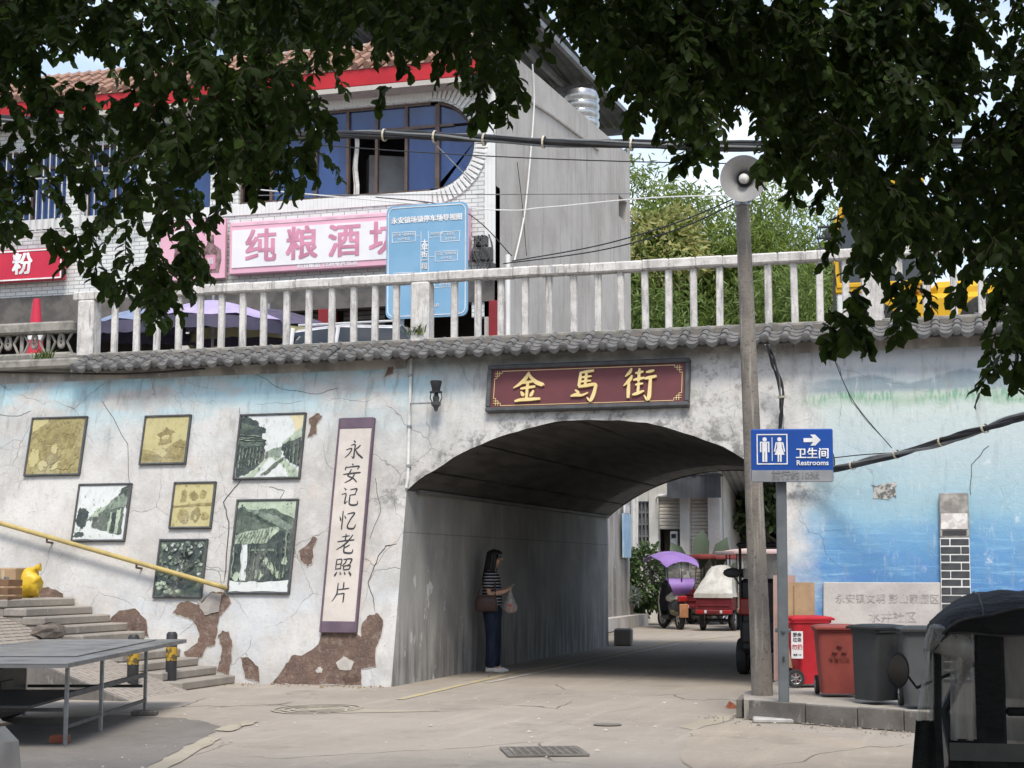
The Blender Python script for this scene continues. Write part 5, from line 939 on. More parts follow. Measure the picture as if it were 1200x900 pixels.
# wheelie bins
def bin_(label, loc, rot, col, lidcol, w_=.46, d_=.48, h_=.80, open_=False, group='wheelie bins on the kerb platform'):
    b = thing('wheelie_bin', label, 'bin', loc, (0, 0, rot), group); mat = M('bin_plastic', col, tuple(x*.78 for x in col), 3, .55, .12, 50, speck=.12); lm = M('bin_lid_plastic', lidcol, tuple(x*.8 for x in lidcol), 3, .5, .1, 50)
    mb = MB(); prof = [(.78, .05), (.80, .16), (.90, .62), (.95, .9), (.96, .96), (1.02, .965), (1.02, 1.0), (.92, 1.0), (.90, .93)]; rows = []
    for s, z in prof:
        a, c = w_/2*s, d_/2*s; r = .05; row = []
        for sx_, sy_, a0 in ((1, 1, 0), (-1, 1, 90), (-1, -1, 180), (1, -1, 270)):
            for k in range(4): A = math.radians(a0+30*k); row.append(Vector((sx_*(a-r)+r*math.cos(A), sy_*(c-r)+r*math.sin(A)-.06*(1-z)*(1 if True else 0), z*h_)))
        rows.append(row)
    n = 16; mb.add([p for r in rows for p in r], [(i*n+j, i*n+(j+1) % n, (i+1)*n+(j+1) % n, (i+1)*n+j) for i in range(len(rows)-1) for j in range(n)]+[list(range(n))]); mb.build('bin_body', mat, b, smooth=35)
    mb = MB(); 
    for s in (-1, 1): mb.box((s*w_*.24, -d_*.425, h_*.55), (.018, .016, h_*.55), (.055, 0, 0)); 
    mb.box((0, -d_*.40, h_*.28), (w_*.48, .014, .016), (.05, 0, 0)); mb.box((0, -d_*.47, h_*.84), (w_*.48, .014, .016), (.05, 0, 0)); mb.build('front_rib', mat, b)
    mb = MB(); rows = []
    for s, z in ((1.05, 1.0), (1.06, 1.03), (.9, 1.055), (.5, 1.07)): rows.append([Vector((u*w_/2*s, v*d_/2*s-.02, z*h_)) for u, v in ((-1, -1), (1, -1), (1, 1), (-1, 1))])
    mb.add([p for r in rows for p in r], [(i*4+j, i*4+(j+1) % 4, (i+1)*4+(j+1) % 4, (i+1)*4+j) for i in range(3) for j in range(4)]+[(12, 13, 14, 15), (0, 1, 2, 3)]); mb.box((0, -d_*.52, h_*1.02), (w_*.5, .05, .02), bev=.008); l_ = mb.build('lid', lm, b)
    mb = MB(); mb.tube([(-w_*.38, d_*.48, h_*.95), (-w_*.38, d_*.6, h_*1.0), (w_*.38, d_*.6, h_*1.0), (w_*.38, d_*.48, h_*.95)], .015, 7); mb.build('handle', lm, b)
    MB().tube([(-w_*.46, d_*.42, .1), (w_*.46, d_*.42, .1)], .012, 6).build('axle', m_steel, b)
    for s in (-1, 1): wheel(b, (s*w_*.42, d_*.40, .1), .1, .045, (0, PI/2, 0), 6)
    return b
def bz(px, py): return atZ(px, py, PZ)
p = bz(944, 806); b1 = bin_('bright red bin with a white sticker, first beside the grey post', (p.x, p.y+.25, PZ), PI/2+.35, (.44, .018, .028), (.44, .018, .028), .44, .46, .74)
p = bz(979, 817); b2 = bin_('faded red bin facing the road, middle of the row', (p.x, p.y+.24, PZ), TH*.7, (.22, .047, .037), (.27, .066, .052), .46, .46, .69)
mk = M('faded_dark_print', (.17, .045, .035), None, 3, .7, 0); text('有害垃圾', .055, mk, b2, (.0, -.252, .40), rot=(PI/2-.055, 0, 0)); mb = MB()
for k in range(3): A = 2*PI*k/3+PI/2; mb.prism([Vector((.055*math.cos(A)+.035*math.cos(a_), -.262+.0, .50+.055*math.sin(A)*.8+.028*math.sin(a_))) for a_ in (0, PI*.6, PI*1.2, PI*1.6)], (0, .012, 0))
mb.build('waste_emblem', mk, b2)
p = bz(1024, 826); b3 = bin_('dark grey bin with its wheel towards the road, right of the red bins', (p.x+.05, p.y+.26, PZ), -PI/2+.75, (.034, .036, .038), (.024, .026, .027), .44, .40, .72)
p = bz(1066, 832); b4 = bin_('mid grey bin half hidden by the black tricycle cover', (p.x+.10, p.y+.34, PZ), .2, (.07, .073, .076), (.04, .042, .044), .42, .42, .72)
nt_ = MB().box((0, 0, 0), (.13, .006, .30)).mesh('notice', M('white_notice', (.74, .73, .72), (.66, .65, .64), 4, .6, 0)); lb = atY(927, 760, b1.location.y-.33)
no = thing('paper_notice', 'white paper notice with red print stuck on the bright red bin', 'notice', (lb.x+.06, b1.location.y-.285, lb.z-.19), (0.05, 0, .30)); put('sheet', nt_, no, (0, 0, .23))
text('厨余', .05, m_ink, no, (0, -.006, .34)); text('垃圾', .05, m_ink, no, (0, -.006, .285)); text('勿扔', .062, M('red_print', (.5, .02, .03), None, 2, .6, 0), no, (0, -.006, .205)); text('电话 110', .024, m_ink, no, (0, -.006, .12))
# cardboard leaned behind the bins
m_card = M('brown_cardboard', (.38, .26, .15), (.30, .20, .12), 3, .85, .1, 30)
p = atY(938, 735, 19.3); cb = thing('cardboard_sheet', 'sheet of brown cardboard leaning on the wall behind the red bins', 'cardboard', (p.x-.02, 19.25, PZ), (-.10, 0, .05)); MB().box((0, 0, .58), (.38, .03, 1.16)).build('panel', m_card, cb); MB().box((-.05, -.019, .62), (.012, .008, 1.0)).build('fold', M('card_fold', (.25, .17, .10), None, 3, .9, 0), cb)
p = atY(912, 780, 19.45); pp_ = thing('pink_board', 'weathered pinkish board standing between pole and grey post', 'board', (p.x+.07, 19.5, PZ), (-.08, 0, .0)); MB().box((0, 0, .62), (.26, .025, 1.24)).build('panel', M('weathered_pink_board', (.40, .25, .22), (.33, .24, .21), 5, .85, .15), pp_)
# pale cement panel with worn characters + black brick pier on the wall
a, b = W(970, 686), W(1104, 738); 
cp = thing('cement_panel', 'pale cement panel with worn lettering behind the bins', 'panel', wall((a.x+b.x)/2, .75, 0), ROTW); hh = 1.28-.2
MB().box((0, -.03, 0), (b.x-a.x+.1, .05, (a.z-.1)), bev=.012).build('slab', M('pale_cement', (.47, .44, .41), (.38, .35, .33), 2.2, .9, .25, 25, speck=.25), cp); wl_ = M('worn_grey_lettering', (.27, .26, .25), (.42, .39, .37), 9, .9, 0, lo=.45, hi=.55)
zt_ = (a.z-.1)/2; text('永安镇文明 彭山家园区', .125, wl_, cp, (.04, -.058, zt_-.21), sx=.95); text('水井社区', .14, wl_, cp, (.1, -.058, zt_-.43))
pa, pb_ = W(1101, 590), W(1135, 590)
bp = thing('brick_pier', 'black brick strip with white joints built against the blue mural wall', 'pier', wall((pa.x+pb_.x)/2, 0), ROTW); wd = pb_.x-pa.x; zt1 = W(1118, 632).z/math.cos(math.atan(BAT)); zt2 = W(1118, 580).z/math.cos(math.atan(BAT))
MB().box((0, -.045, zt1/2), (wd, .09, zt1)).build('mortar_core', M('white_joint', (.6, .6, .58), (.5, .5, .48), 5, .85, .1), bp); m_bbr = M('black_glazed_brick', (.03, .032, .035), (.05, .052, .055), 6, .5, .15); rowh = .098; k = 0; z = zt1-.055
while z > .05:
    if k % 2 == 0: spans = [(-wd/2+.006, -.06), (-.05, wd/2-.006)]
    else: spans = [(-wd/2+.006, .065), (.075, wd/2-.006)]
    for u, v in spans: R = random.Random(k*3); put('brick', MB().box((0, 0, 0), (v-u, .05, rowh-.016), bev=.006).mesh('brick', m_bbr), bp, ((u+v)/2, -.072+R.uniform(-.004, .004), z))
    z -= rowh; k += 1
MB().box((0, -.045, (zt1+zt2)/2+.005), (wd, .088, zt2-zt1), bev=.01).build('bare_top', M('rough_grey_patch', (.36, .34, .31), (.20, .19, .175), 7, .95, .6, 18, speck=.5), bp); MB().box((.0, -.092, zt1+.2), (wd-.03, .012, .19)).build('torn_paper', M('torn_white_paper', (.62, .60, .57), (.45, .42, .40), 9, .85, .3, lo=.45, hi=.55), bp); MB().box((0, -.094, zt1+.06), (wd-.06, .012, .06)).build('dark_patch', m_plast, bp)
tp = thing('torn_poster', 'small torn grey poster remnant on the mural above the bins', 'poster', W(1036, 577), ROTW); mb = MB(); q = jag([Vector((u, -.006, v)) for u, v in ((-.15, .1), (.16, .12), (.14, -.07), (-.13, -.08))], .03, 5, 3); mb.prism([Vector((p.x, -.008, p.z)) for p in q], (0, .006, 0)); mb.build('paper', M('torn_grey_paper', (.42, .41, .38), (.12, .12, .11), 14, .9, .3, lo=.44, hi=.56), tp, tri=True)

# ================================================================== black covered tricycle, lower right
m_tarp = NT('black_tarpaulin'); c = m_tarp.mix(m_tarp.step(m_tarp.noise(m_tarp.obj, 3, 5), .4, .65), (.011, .0112, .012), (.017, .0175, .018)); c = m_tarp.mix(m_tarp.step(m_tarp.noise(m_tarp.obj, 9, 6, .75), .52, .72, 0, .4), c, (.04, .038, .035)); m_tarp.bump(m_tarp.noise(m_tarp.map(m_tarp.obj, (2, 2, 5), rot=(.4, .3, 0)), 4, 5, .6), 1.0, .035); m_tarp = m_tarp.done(c, .65, 0, .25)
def film(name, tint, a):
    t = NT(name); tr_ = t.n('ShaderNodeBsdfTransparent'); tr_.inputs[0].default_value = (*tint, 1); mxs = t.n('ShaderNodeMixShader'); wv = t.noise(t.map(t.obj, (7, 7, 1.1)), 1.2, 3, .55); t.inp(mxs.inputs[0], t.step(wv, .3, .75, a*.75, min(a*1.25, .95))); t.t.links.new(tr_.outputs[0], mxs.inputs[1]); t.done((.55, .53, .50), .12, 0, .6); t.bump(wv, .8, .03); t.t.links.new(t.b.outputs[0], mxs.inputs[2]); t.t.links.new(mxs.outputs[0], t.out.inputs[0]); return t.mat
m_film = film('clear_plastic_film', (.86, .86, .85), .42)
DT = 9.0
def tv(px, py, f=0.0): d = DT+f; return Vector(((px-600)/FOC*DT, f, EYE-(py-668)*DT/FOC/math.cos(AL)*1.0))
tk_ = thing('covered_tricycle', 'black tarpaulin-covered electric tricycle with clear side curtains at the lower right', 'tricycle', vw(2.3, DT)-Matrix.Rotation(TH-.21, 3, 'Z') @ Vector((2.3, 0, 0)), (0, 0, TH-.21)); TW = .92; rx = 4.2
mb = MB()                                    # canopy: soft roof with a drooped edge
def roof(u, v):
    x = 2.315+(rx-2.315)*u; y = -.04+(TW+.08)*v; e = 1-(2*v-1)**4; zf = 1.385-.19*math.exp(-u*13)
    return Vector((x, y, zf-.10*(1-e)+.012*math.sin(u*31+v*5)+.008*math.sin(v*17+u*9)))
mb.grid(roof, 44, 14); nv = 40
def skirt(y, s):
    return lambda u, v: Vector((2.315+(rx-2.315)*u, y+s*.012*math.sin(u*40)*v, roof(u, 0 if s < 0 else 1).z*(1-v)+v*min(roof(u, 0 if s < 0 else 1).z-.03, 1.150+.008*math.sin(u*23))))
mb.grid(skirt(-.045, -1), nv, 4); mb.grid(skirt(TW+.045, 1), nv, 4); mb.grid(lambda u, v: Vector((2.312-.02*v, -.04+(TW+.08)*u, roof(0, u).z-.10*v)), 12, 3); mb.build('canopy', m_tarp, tk_, smooth=60); sm_ = MB()
for u in (.14, .42, .70, .96): sm_.tube([roof(u, v/14)+Vector((0, 0, .003)) for v in range(15)], .006, 5)
for y in (0, 1): sm_.tube([roof(i/44, y)+Vector((0, -.006 if y == 0 else .006, .0)) for i in range(45)], .008, 5); sm_.tube([skirt(-.05 if y == 0 else TW+.05, -1 if y == 0 else 1)(i/44, .97) for i in range(45)], .006, 5)
sm_.build('canopy_piping', M('worn_black_piping', (.035, .035, .037), (.075, .073, .07), 9, .6, .1), tk_, smooth=50)
def strip(xa0, xb0, za, xa1, xb1, zb, y=0.0, wav=.014, nx=8, nz=10, ph=0.0): return lambda u, v: Vector(((xa0+(xb0-xa0)*u)*(1-v)+(xa1+(xb1-xa1)*u)*v, y+wav*math.sin(u*11+ph+v*3), za+(zb-za)*v))
X_ = lambda px: (px-600)/FOC*DT; Z_ = lambda py: EYE-(py-668)*DT/FOC
MB().grid(strip(X_(1083), X_(1091), Z_(742), X_(1066), X_(1090), Z_(841)), 8, 10).build('clear_front_curtain', m_film, tk_, smooth=60)
MB().grid(strip(X_(1066), X_(1090), Z_(840), X_(1050), X_(1096), Z_(985), -.006), 8, 10).build('front_curtain_hem', m_tarp, tk_, smooth=60)
MB().tube([(X_(1093), .0, Z_(735)), (X_(1090), -.01, Z_(842)), (X_(1094), 0, Z_(985))], .022, 6).build('front_post', m_tarp, tk_)
MB().grid(strip(X_(1107), X_(1134), Z_(735), X_(1104), X_(1134), Z_(862), -.004, .018), 10, 12).build('clear_side_curtain', m_film, tk_, smooth=60)
MB().grid(strip(X_(1102), X_(1134), Z_(860), X_(1096), X_(1134), Z_(985), -.008), 8, 8).build('side_curtain_hem', m_tarp, tk_, smooth=60)
MB().box(((X_(1133)+X_(1166))/2, -.01, (Z_(738)+Z_(985))/2), (X_(1166)-X_(1133), .05, Z_(738)-Z_(985)), bev=.018).build('side_pillar', m_tarp, tk_)
x0, x1 = X_(1166), rx-.15; zA, zB = Z_(738), Z_(826)
MB().grid(strip(x0, x1, zA, x0, x1, zB, .02, .006, 10, 6), 10, 6).build('clear_window', film('grey_window_film', (.5, .5, .5), .35), tk_, smooth=60)
MB().box(((x0+x1)/2, 0, zB-.012), (x1-x0, .05, .045), bev=.012).build('window_bar', m_tarp, tk_); MB().box(((X_(1133)+rx)/2, .01, (Z_(872)+Z_(985))/2), (rx-X_(1133), .05, Z_(872)-Z_(985)), bev=.015).build('lower_panel', m_tarp, tk_)
MB().grid(strip(X_(1102), rx, Z_(864), X_(1102), rx, Z_(884), -.038, .003, 12, 2), 12, 2).build('grey_band', M('grey_reflective_band', (.10, .10, .098), (.08, .08, .078), 4, .5, .05), tk_, smooth=60)
text('b', .11, m_plast, tk_, (X_(1198), -.045, Z_(875)), bold=.004)
MB().grid(strip(2.33, rx-.05, Z_(735), 2.30, rx-.05, Z_(985), TW, .012), 14, 6).build('far_curtain', film('grey_far_curtain', (.45, .44, .42), .75), tk_, smooth=60)
MB().box((X_(1200)+.35, .45, .78), (.75, .6, .12), bev=.05).box((X_(1200)+.66, .45, 1.0), (.14, .58, .42), bev=.05).build('seat', m_tarp, tk_); MB().grid(lambda u, v: Vector((X_(1167)+.5*u, .75+.03*math.sin(9*u), zA-.42*v)), 10, 4).build('inner_curtain', M('taupe_curtain', (.30, .26, .24), (.24, .21, .195), 4, .85, .2, 12), tk_, smooth=60)
MB().box(((2.45+rx)/2, TW/2, .30), (rx-2.5, TW*.8, .16), bev=.03).build('chassis', m_plast, tk_)
wheel(tk_, (2.5, TW/2, .21), .21, .1); wheel(tk_, (rx-.6, .08, .22), .22, .12); wheel(tk_, (rx-.6, TW-.08, .22), .22, .12)
MB().tube([(X_(1186)+.3+.27*math.cos(A), -.055, .18+.27*math.sin(A)) for A in [PI*(.05+.9*i/14) for i in range(15)]], .022, 7).build('wheel_arch', m_chrome, tk_)
MB().tube([(2.45, .46, .3), (2.38, .46, .7), (2.52, .46, .98)], .03, 8).tube([(2.53, .16, .98), (2.53, .76, .98)], .018, 6).build('handlebar', m_plast, tk_)
mi_ = MB(); mc = Vector((X_(1047), -.02, Z_(783))); mi_.lathe([(.001, -.01), (.9, -.01), (1.0, 0), (.9, .012), (.001, .014)], (0, 0, 0), (PI/2, 0, 0), 28)
mi_.v = [Vector((p.x*.062, p.y*.9, p.z*.098))+mc for p in mi_.v]; ml = mi_.build('mirror', m_plast, tk_, smooth=40); gl_ = MB().lathe([(.001, 0), (.86, 0), (.86, .006), (.001, .006)], (0, 0, 0), (PI/2, 0, 0), 28); gl_.v = [Vector((p.x*.062, p.y-.014, p.z*.098))+mc for p in gl_.v]; gl_.build('mirror_glass', M('mirror_glass', (.08, .08, .08), None, 1, .05, 0, metal=1), ml)
MB().tube([mc+Vector((.03, .02, .0)), mc+Vector((.1, .08, -.1)), Vector((2.53, .16, .98))], .009, 6).build('mirror_arm', m_plast, tk_)
MB().lathe([(.001, -.05), (.075, -.05), (.085, 0), (.085, .15), (.075, .2)], (2.335, .02, 1.12), (0, PI/2+.3, .2), 14).build('rolled_film', m_film, tk_, smooth=50)

# ================================================================== table, stair, ramp, bollards at the left
m_ttop = NT('galvanised_table_top'); c = m_ttop.mix(m_ttop.step(m_ttop.noise(m_ttop.obj, 2.2, 5), .4, .65), (.20, .205, .212), (.125, .128, .133)); m_ttop.bump(m_ttop.noise(m_ttop.obj, 12, 4), .1, .01); m_ttop = m_ttop.done(c, m_ttop.step(m_ttop.noise(m_ttop.obj, 5, 4), .3, .7, .28, .5), .45, .5)
t0 = atZ(80, 777, .73); t1 = atZ(219, 749, .73); td = Vector((t1.x-t0.x, t1.y-t0.y)).normalized(); TL = (t1-t0).length
tb = thing('steel_stall_table', 'long grey sheet-metal stall table on thin legs beside the steps', 'table', (t0.x, t0.y, 0), (0, 0, math.atan2(td.y, td.x)))   # x along the table, +y to the left
TWD = 1.62
mb = MB(); mb.box((TL/2, TWD/2, .722), (TL, TWD, .016), bev=.004); mb.box((TL/2, .012, .706), (TL, .02, .034)); mb.box((.012, TWD/2, .7055), (.02, TWD-.03, .033)); mb.box((TL-.012, TWD/2, .7055), (.02, TWD-.03, .033)); mb.build('table_top', m_ttop, tb)
MB().box((TL*.56, TWD*.45, .737), (TL*.72, TWD*.62, .010), (0, 0, .02), bev=.003).build('loose_sheet', m_ttop, tb)
for l in (.55, 1.7, 3.45):
    for w_ in (.16, 1.42): b_ = .05 if l == 3.45 and w_ == .16 else 0; MB().box((l, w_, (.70+b_)/2), (.034, .034, .70-b_), bev=.005).build('leg', m_steel, tb)
MB().box((2.0, .16, .42), (2.9, .03, .045)).box((2.0, 1.42, .42), (2.9, .03, .045)).box((2.0, .16, .155), (2.9, .03, .03)).box((2.0, 1.42, .155), (2.9, .03, .03)).box((.55, .79, .30), (.03, 1.2, .03)).box((3.45, .79, .30), (.03, 1.2, .03)).build('cross_rail', m_dgrey, tb)
MB().box((1.35, .9, .335), (1.9, .95, .022)).build('lower_shelf', m_dgrey, tb)
legw = lambda l, w_: Vector((t0.x, t0.y, 0))+Vector((td.x, td.y, 0))*l+Vector((-td.y, td.x, 0))*w_
m_brick = M('red_brick', (.34, .11, .06), (.25, .09, .055), 5, .9, .4, 25)
lb_ = legw(3.45, .16); o = thing('stone_block', 'grey block wedged under a far leg of the table', 'block', (lb_.x, lb_.y, 0), (0, 0, .3)); MB().box((0, 0, .025), (.26, .15, .05), bev=.012).build('block', m_kerb, o)
q = atZ(70, 871); o = thing('loose_brick', 'red brick lying by the nearest table leg', 'brick', (q.x, q.y, 0), (0, 0, .5)); MB().box((0, 0, .035), (.17, .10, .07), bev=.01).build('brick', m_brick, o)
q = atZ(857, 830); o = thing('brick_shard', 'small orange brick shard on the ground left of the pole', 'brick', (q.x, q.y, 0), (0, 0, .9)); MB().add([(-.07, -.04, 0), (.08, -.05, 0), (.06, .05, 0), (-.05, .05, 0), (-.03, 0, .08), (.04, .01, .05)], [(0, 1, 5, 4), (1, 2, 5), (2, 3, 4, 5), (3, 0, 4), (0, 3, 2, 1)]).build('shard', m_brick, o)
bx_ = legw(2.75, 1.62); o = thing('coal_stove', 'black box stove standing under the table', 'stove', (bx_.x, bx_.y, 0), (0, 0, math.atan2(td.y, td.x))); MB().box((0, .12, .29), (1.1, .75, .54), bev=.03).build('stove_box', m_black, o); MB().box((-.1, -.262, .28), (.4, .02, .26), bev=.006).build('stove_door', m_dgrey, o); MB().box((0, .12, .575), (1.14, .8, .03), bev=.008).build('top_plate', m_dgrey, o)
for x in (-.45, .45): MB().box((x, .12, .01), (.08, .6, .03)).build('foot', m_dgrey, o)
m_yband = M('yellow_band', (.42, .26, .03), (.10, .075, .03), 14, .7, .2, lo=.48, hi=.56)
for i, (px, py) in enumerate(((155, 814), (200, 808))):
    q = atZ(px, py); o = thing('bollard', ['black bollard with worn yellow band, nearer the table', 'black bollard with worn yellow band, nearer the bottom step'][i], 'bollard', (q.x, q.y, 0), group='bollards in front of the steps')
    MB().lathe([(.001, .72), (.05, .72), (.07, .69), (.07, 0)], n=16).build('post', m_black, o, smooth=40); MB().lathe([(.0705, .36), (.0725, .362), (.0725, .53), (.0705, .532)], n=16).build('yellow_band', m_yband, o, smooth=40)
# stair
m_step = ground_mat('worn_stair_concrete', (.33, .30, .26), (.235, .215, .19), (.40, .37, .33))
SX, RUN, RISE, NS = -9.93, .285, .112, 10
stz = thing('stone_stair', 'worn concrete steps climbing left along the bridge wall', 'stairs', (SX, 19.2, 0))
for k in range(NS):
    R = random.Random(k); x1 = SX-RUN*k; x0 = SX-RUN*NS-.02 if False else x1-RUN-.06
    mb = MB(); mb.box(((x0+x1)/2, 19.22, RISE*(k+.5)), (x1-x0, 1.62+R.uniform(-.02, .02), RISE*(1.0)-.003), bev=.016)
    if k > 0: mb.box(((x0+x1)/2-.03, 19.22, RISE*k/2-.003), (x1-x0-.06, 1.58, RISE*k-.01))
    mb.build('step', m_step, stz, world=True)
LXE = SX-RUN*NS-.02; MB().box((LXE-4, 19.25, RISE*NS/2), (8.0, 1.9, RISE*NS), bev=.01).build('landing', m_step, stz, world=True)
t = NT('paved_ramp'); br = t.n('ShaderNodeTexBrick'); t.inp(br.inputs['Vector'], t.pos); br.inputs['Scale'].default_value = 1; br.inputs['Brick Width'].default_value = .22; br.inputs['Row Height'].default_value = .11; br.inputs['Mortar Size'].default_value = .012; br.inputs['Color1'].default_value = (.31, .27, .23, 1); br.inputs['Color2'].default_value = (.27, .24, .205, 1); br.inputs['Mortar'].default_value = (.19, .17, .15, 1); t.bump(br.outputs['Fac'], -.6, .01); m_ramp = t.done(t.mix(t.step(t.noise(t.pos, 2, 4), .45, .7, 0, .4), br.outputs['Color'], (.2, .18, .16)), .9)
ra = thing('paved_ramp', 'sloping paved ramp beside the steps, behind the table', 'ramp', (-10, 17.7, 0)); mb = MB(); rz = RISE*NS
mb.prism([(SX+.1, 16.9, 0), (LXE-.1, 16.9, rz*.9), (LXE-5, 16.9, rz*.9), (LXE-5, 16.9, 0)], (0, 1.52, 0)); mb.build('ramp', m_ramp, ra, world=True)
mb = MB()
for i in range(30): f = i/30; x = SX+.05+(LXE-SX-.15)*f; mb.box((x, 17.66, rz*.9*f+.006), (.035, 1.5, .012), (0, math.atan2(rz*.9, SX-LXE), 0))
stuff(mb.build('ramp_ridges', m_ramp, ra, world=True)); MB().prism([(SX+.15, 16.82, 0), (LXE-.1, 16.82, rz*.9+.05), (LXE-5, 16.82, rz*.9+.05), (LXE-5, 16.82, 0)], (0, .08, 0)).build('ramp_side', m_kerb, ra, world=True)
# rock on the ramp
q = atZ(57, 750, .62); o = thing('dark_rock', 'dark rough lump of rock lying on the paved ramp', 'rock', (q.x, q.y, .70)); mb = MB(); mb.ball((0, 0, .03), .22, 12, 7, sc3=(1.1, .6, .42)); R = random.Random(4); mb.v = [p+Vector((R.uniform(-.03, .03), R.uniform(-.03, .03), R.uniform(-.03, .03))) for p in mb.v]; mb.build('rock', M('dark_rock', (.16, .13, .11), (.09, .08, .07), 6, .95, .7, 15), o)
# clutter on the landing
lz = rz
def landing(px, Y): return atY(px, 690, Y).x
o = thing('cardboard_box', 'brown cardboard box at the top of the steps', 'box', (landing(11, 19.4), 19.4, lz), (0, 0, .15)); MB().box((0, 0, .2), (.36, .4, .40), bev=.006).build('box', m_card, o); MB().box((0, 0, .406), (.34, .38, .01)).box((0, -.204, .2), (.05, .006, .36)).build('tape', M('packing_tape', (.45, .36, .24), None, 4, .4, 0), o); text('水果', .1, M('box_print', (.13, .16, .2), None, 3, .8, 0), o, (0, -.21, .24))
o = thing('wooden_crate', 'dark brown crate at the far left on the landing', 'crate', (landing(0, 18.6), 18.6, lz*.95), (0, 0, .1)); mb = MB()
for z in (.05, .16, .27): mb.box((0, -.18, z), (.44, .02, .085), bev=.004); mb.box((0, .18, z), (.44, .02, .085), bev=.004); mb.box((-.21, 0, z), (.02, .34, .085), bev=.004); mb.box((.21, 0, z), (.02, .34, .085), bev=.004)
mb.box((0, 0, .02), (.42, .36, .02)); mb.build('slats', M('dark_crate_wood', (.20, .11, .06), (.13, .08, .05), 6, .85, .3, 20), o)
o = thing('yellow_sack', 'bright yellow plastic sack slumped at the top of the steps', 'sack', (landing(34, 19.55), 19.55, lz)); mb = MB(); mb.ball((0, 0, .2), .2, 16, 10, sc3=(.95, .8, 1.05)); R = random.Random(9); mb.v = [p+Vector((.035*math.sin(p.z*31+p.y*20), .03*math.sin(p.x*27), .02*math.sin(p.x*40))) for p in mb.v]; mb.tube([(0.05, 0, .36), (.09, 0, .41), (.16, .02, .42)], [.06, .03, .06], 8); mb.build('sack', M('yellow_plastic_sack', (.62, .42, .03), (.52, .34, .03), 5, .4, .4, 14), o, smooth=60)
# yellow handrail on the wall
m_yrail = M('yellow_handrail_paint', (.45, .35, .13), (.37, .29, .12), 5, .45, .12, 40, speck=.3)
a, b = W(-120, 582, .16), W(0, 613, .16); c, d = W(258, 687, .16), W(262, 689, .02)
hr = thing('yellow_handrail', 'yellow pipe handrail sloping down the wall above the steps', 'handrail', W(262, 690)); MB().tube([a, b, b.lerp(c, .33), b.lerp(c, .66), c, c+Vector((.03, .06, -.02)), d+Vector((.04, 0, 0))], .034, 10).build('rail', m_yrail, hr, world=True, smooth=50)
for px, py in ((55, 631), (160, 661)): p = W(px, py, .16); q2 = wall(p.x, p.z-.06); MB().tube([p, p-Vector((0, 0, .05)), q2], .016, 6).build('bracket', m_brown, hr, world=True)
# manhole
q = atZ(637, 882); mh = thing('drain_grate', 'rectangular iron drain grate set in the road', 'drain cover', (q.x, q.y, 0), (0, 0, TH+.12)); m_iron = M('worn_iron', (.22, .20, .175), (.28, .255, .22), 8, .6, .3, 30, metal=.5)
MB().box((0, 0, .006), (.66, .66, .006)).build('frame_bed', m_dgrey, mh); mb = MB()
for s in (-1, 1): mb.box((0, s*.31, .012), (.66, .05, .012)); mb.box((s*.31, 0, .0125), (.05, .57, .012))
for i in range(9): u = -.26+.065*i; mb.box((u, 0, .0135), (.022, .57, .012)); mb.box((0, u, .0115), (.57, .022, .012))
mb.build('grate', m_iron, mh)
q = atZ(712, 850); o = thing('iron_valve_cover', 'small iron valve cover flush in the road', 'cover', (q.x, q.y, 0)); MB().lathe([(.13, .003), (.14, .012), (.115, .013), (.11, .009), (.001, .009)], n=18).build('cover', m_iron, o)
# tufts at the wall foot
def tuft(label, x, y, z, h, n, seed):
    R = random.Random(seed); o = thing('weed_tuft', label, 'weed', (x, y, z)); mb = MB()
    for i in range(n):
        A = R.uniform(0, 2*PI); l = h*R.uniform(.5, 1.1); b = Vector((R.uniform(-.05, .05)*3, R.uniform(-.03, .03), 0)); d = Vector((math.cos(A), math.sin(A), 0)); s_ = Vector((-d.y, d.x, 0))*.009
        p1 = b+d*l*.3+Vector((0, 0, l*.6)); p2 = b+d*l*.75+Vector((0, 0, l*.8)); mb.add([b-s_, b+s_, p1+s_, p1-s_, p2], [(0, 1, 2, 3), (3, 2, 4)])
    mb.build('blades', M('weed_green', (.10, .16, .04), (.16, .2, .06), 9, .7, 0), o)
q = atZ(291, 800); tuft('small green weed tuft at the bottom step', q.x, q.y-.02, 0, .14, 40, 1)
q = atY(53, 422, WY+.75); tuft('green weed growing on the ledge under the carved railing', q.x, WY+.7, 4.57, .2, 50, 2)
q = atY(488, 396, WY+1.0); tuft('dry weed and rubble on the eave below the middle railing post', q.x, WY+.98, 4.73, .16, 40, 3)

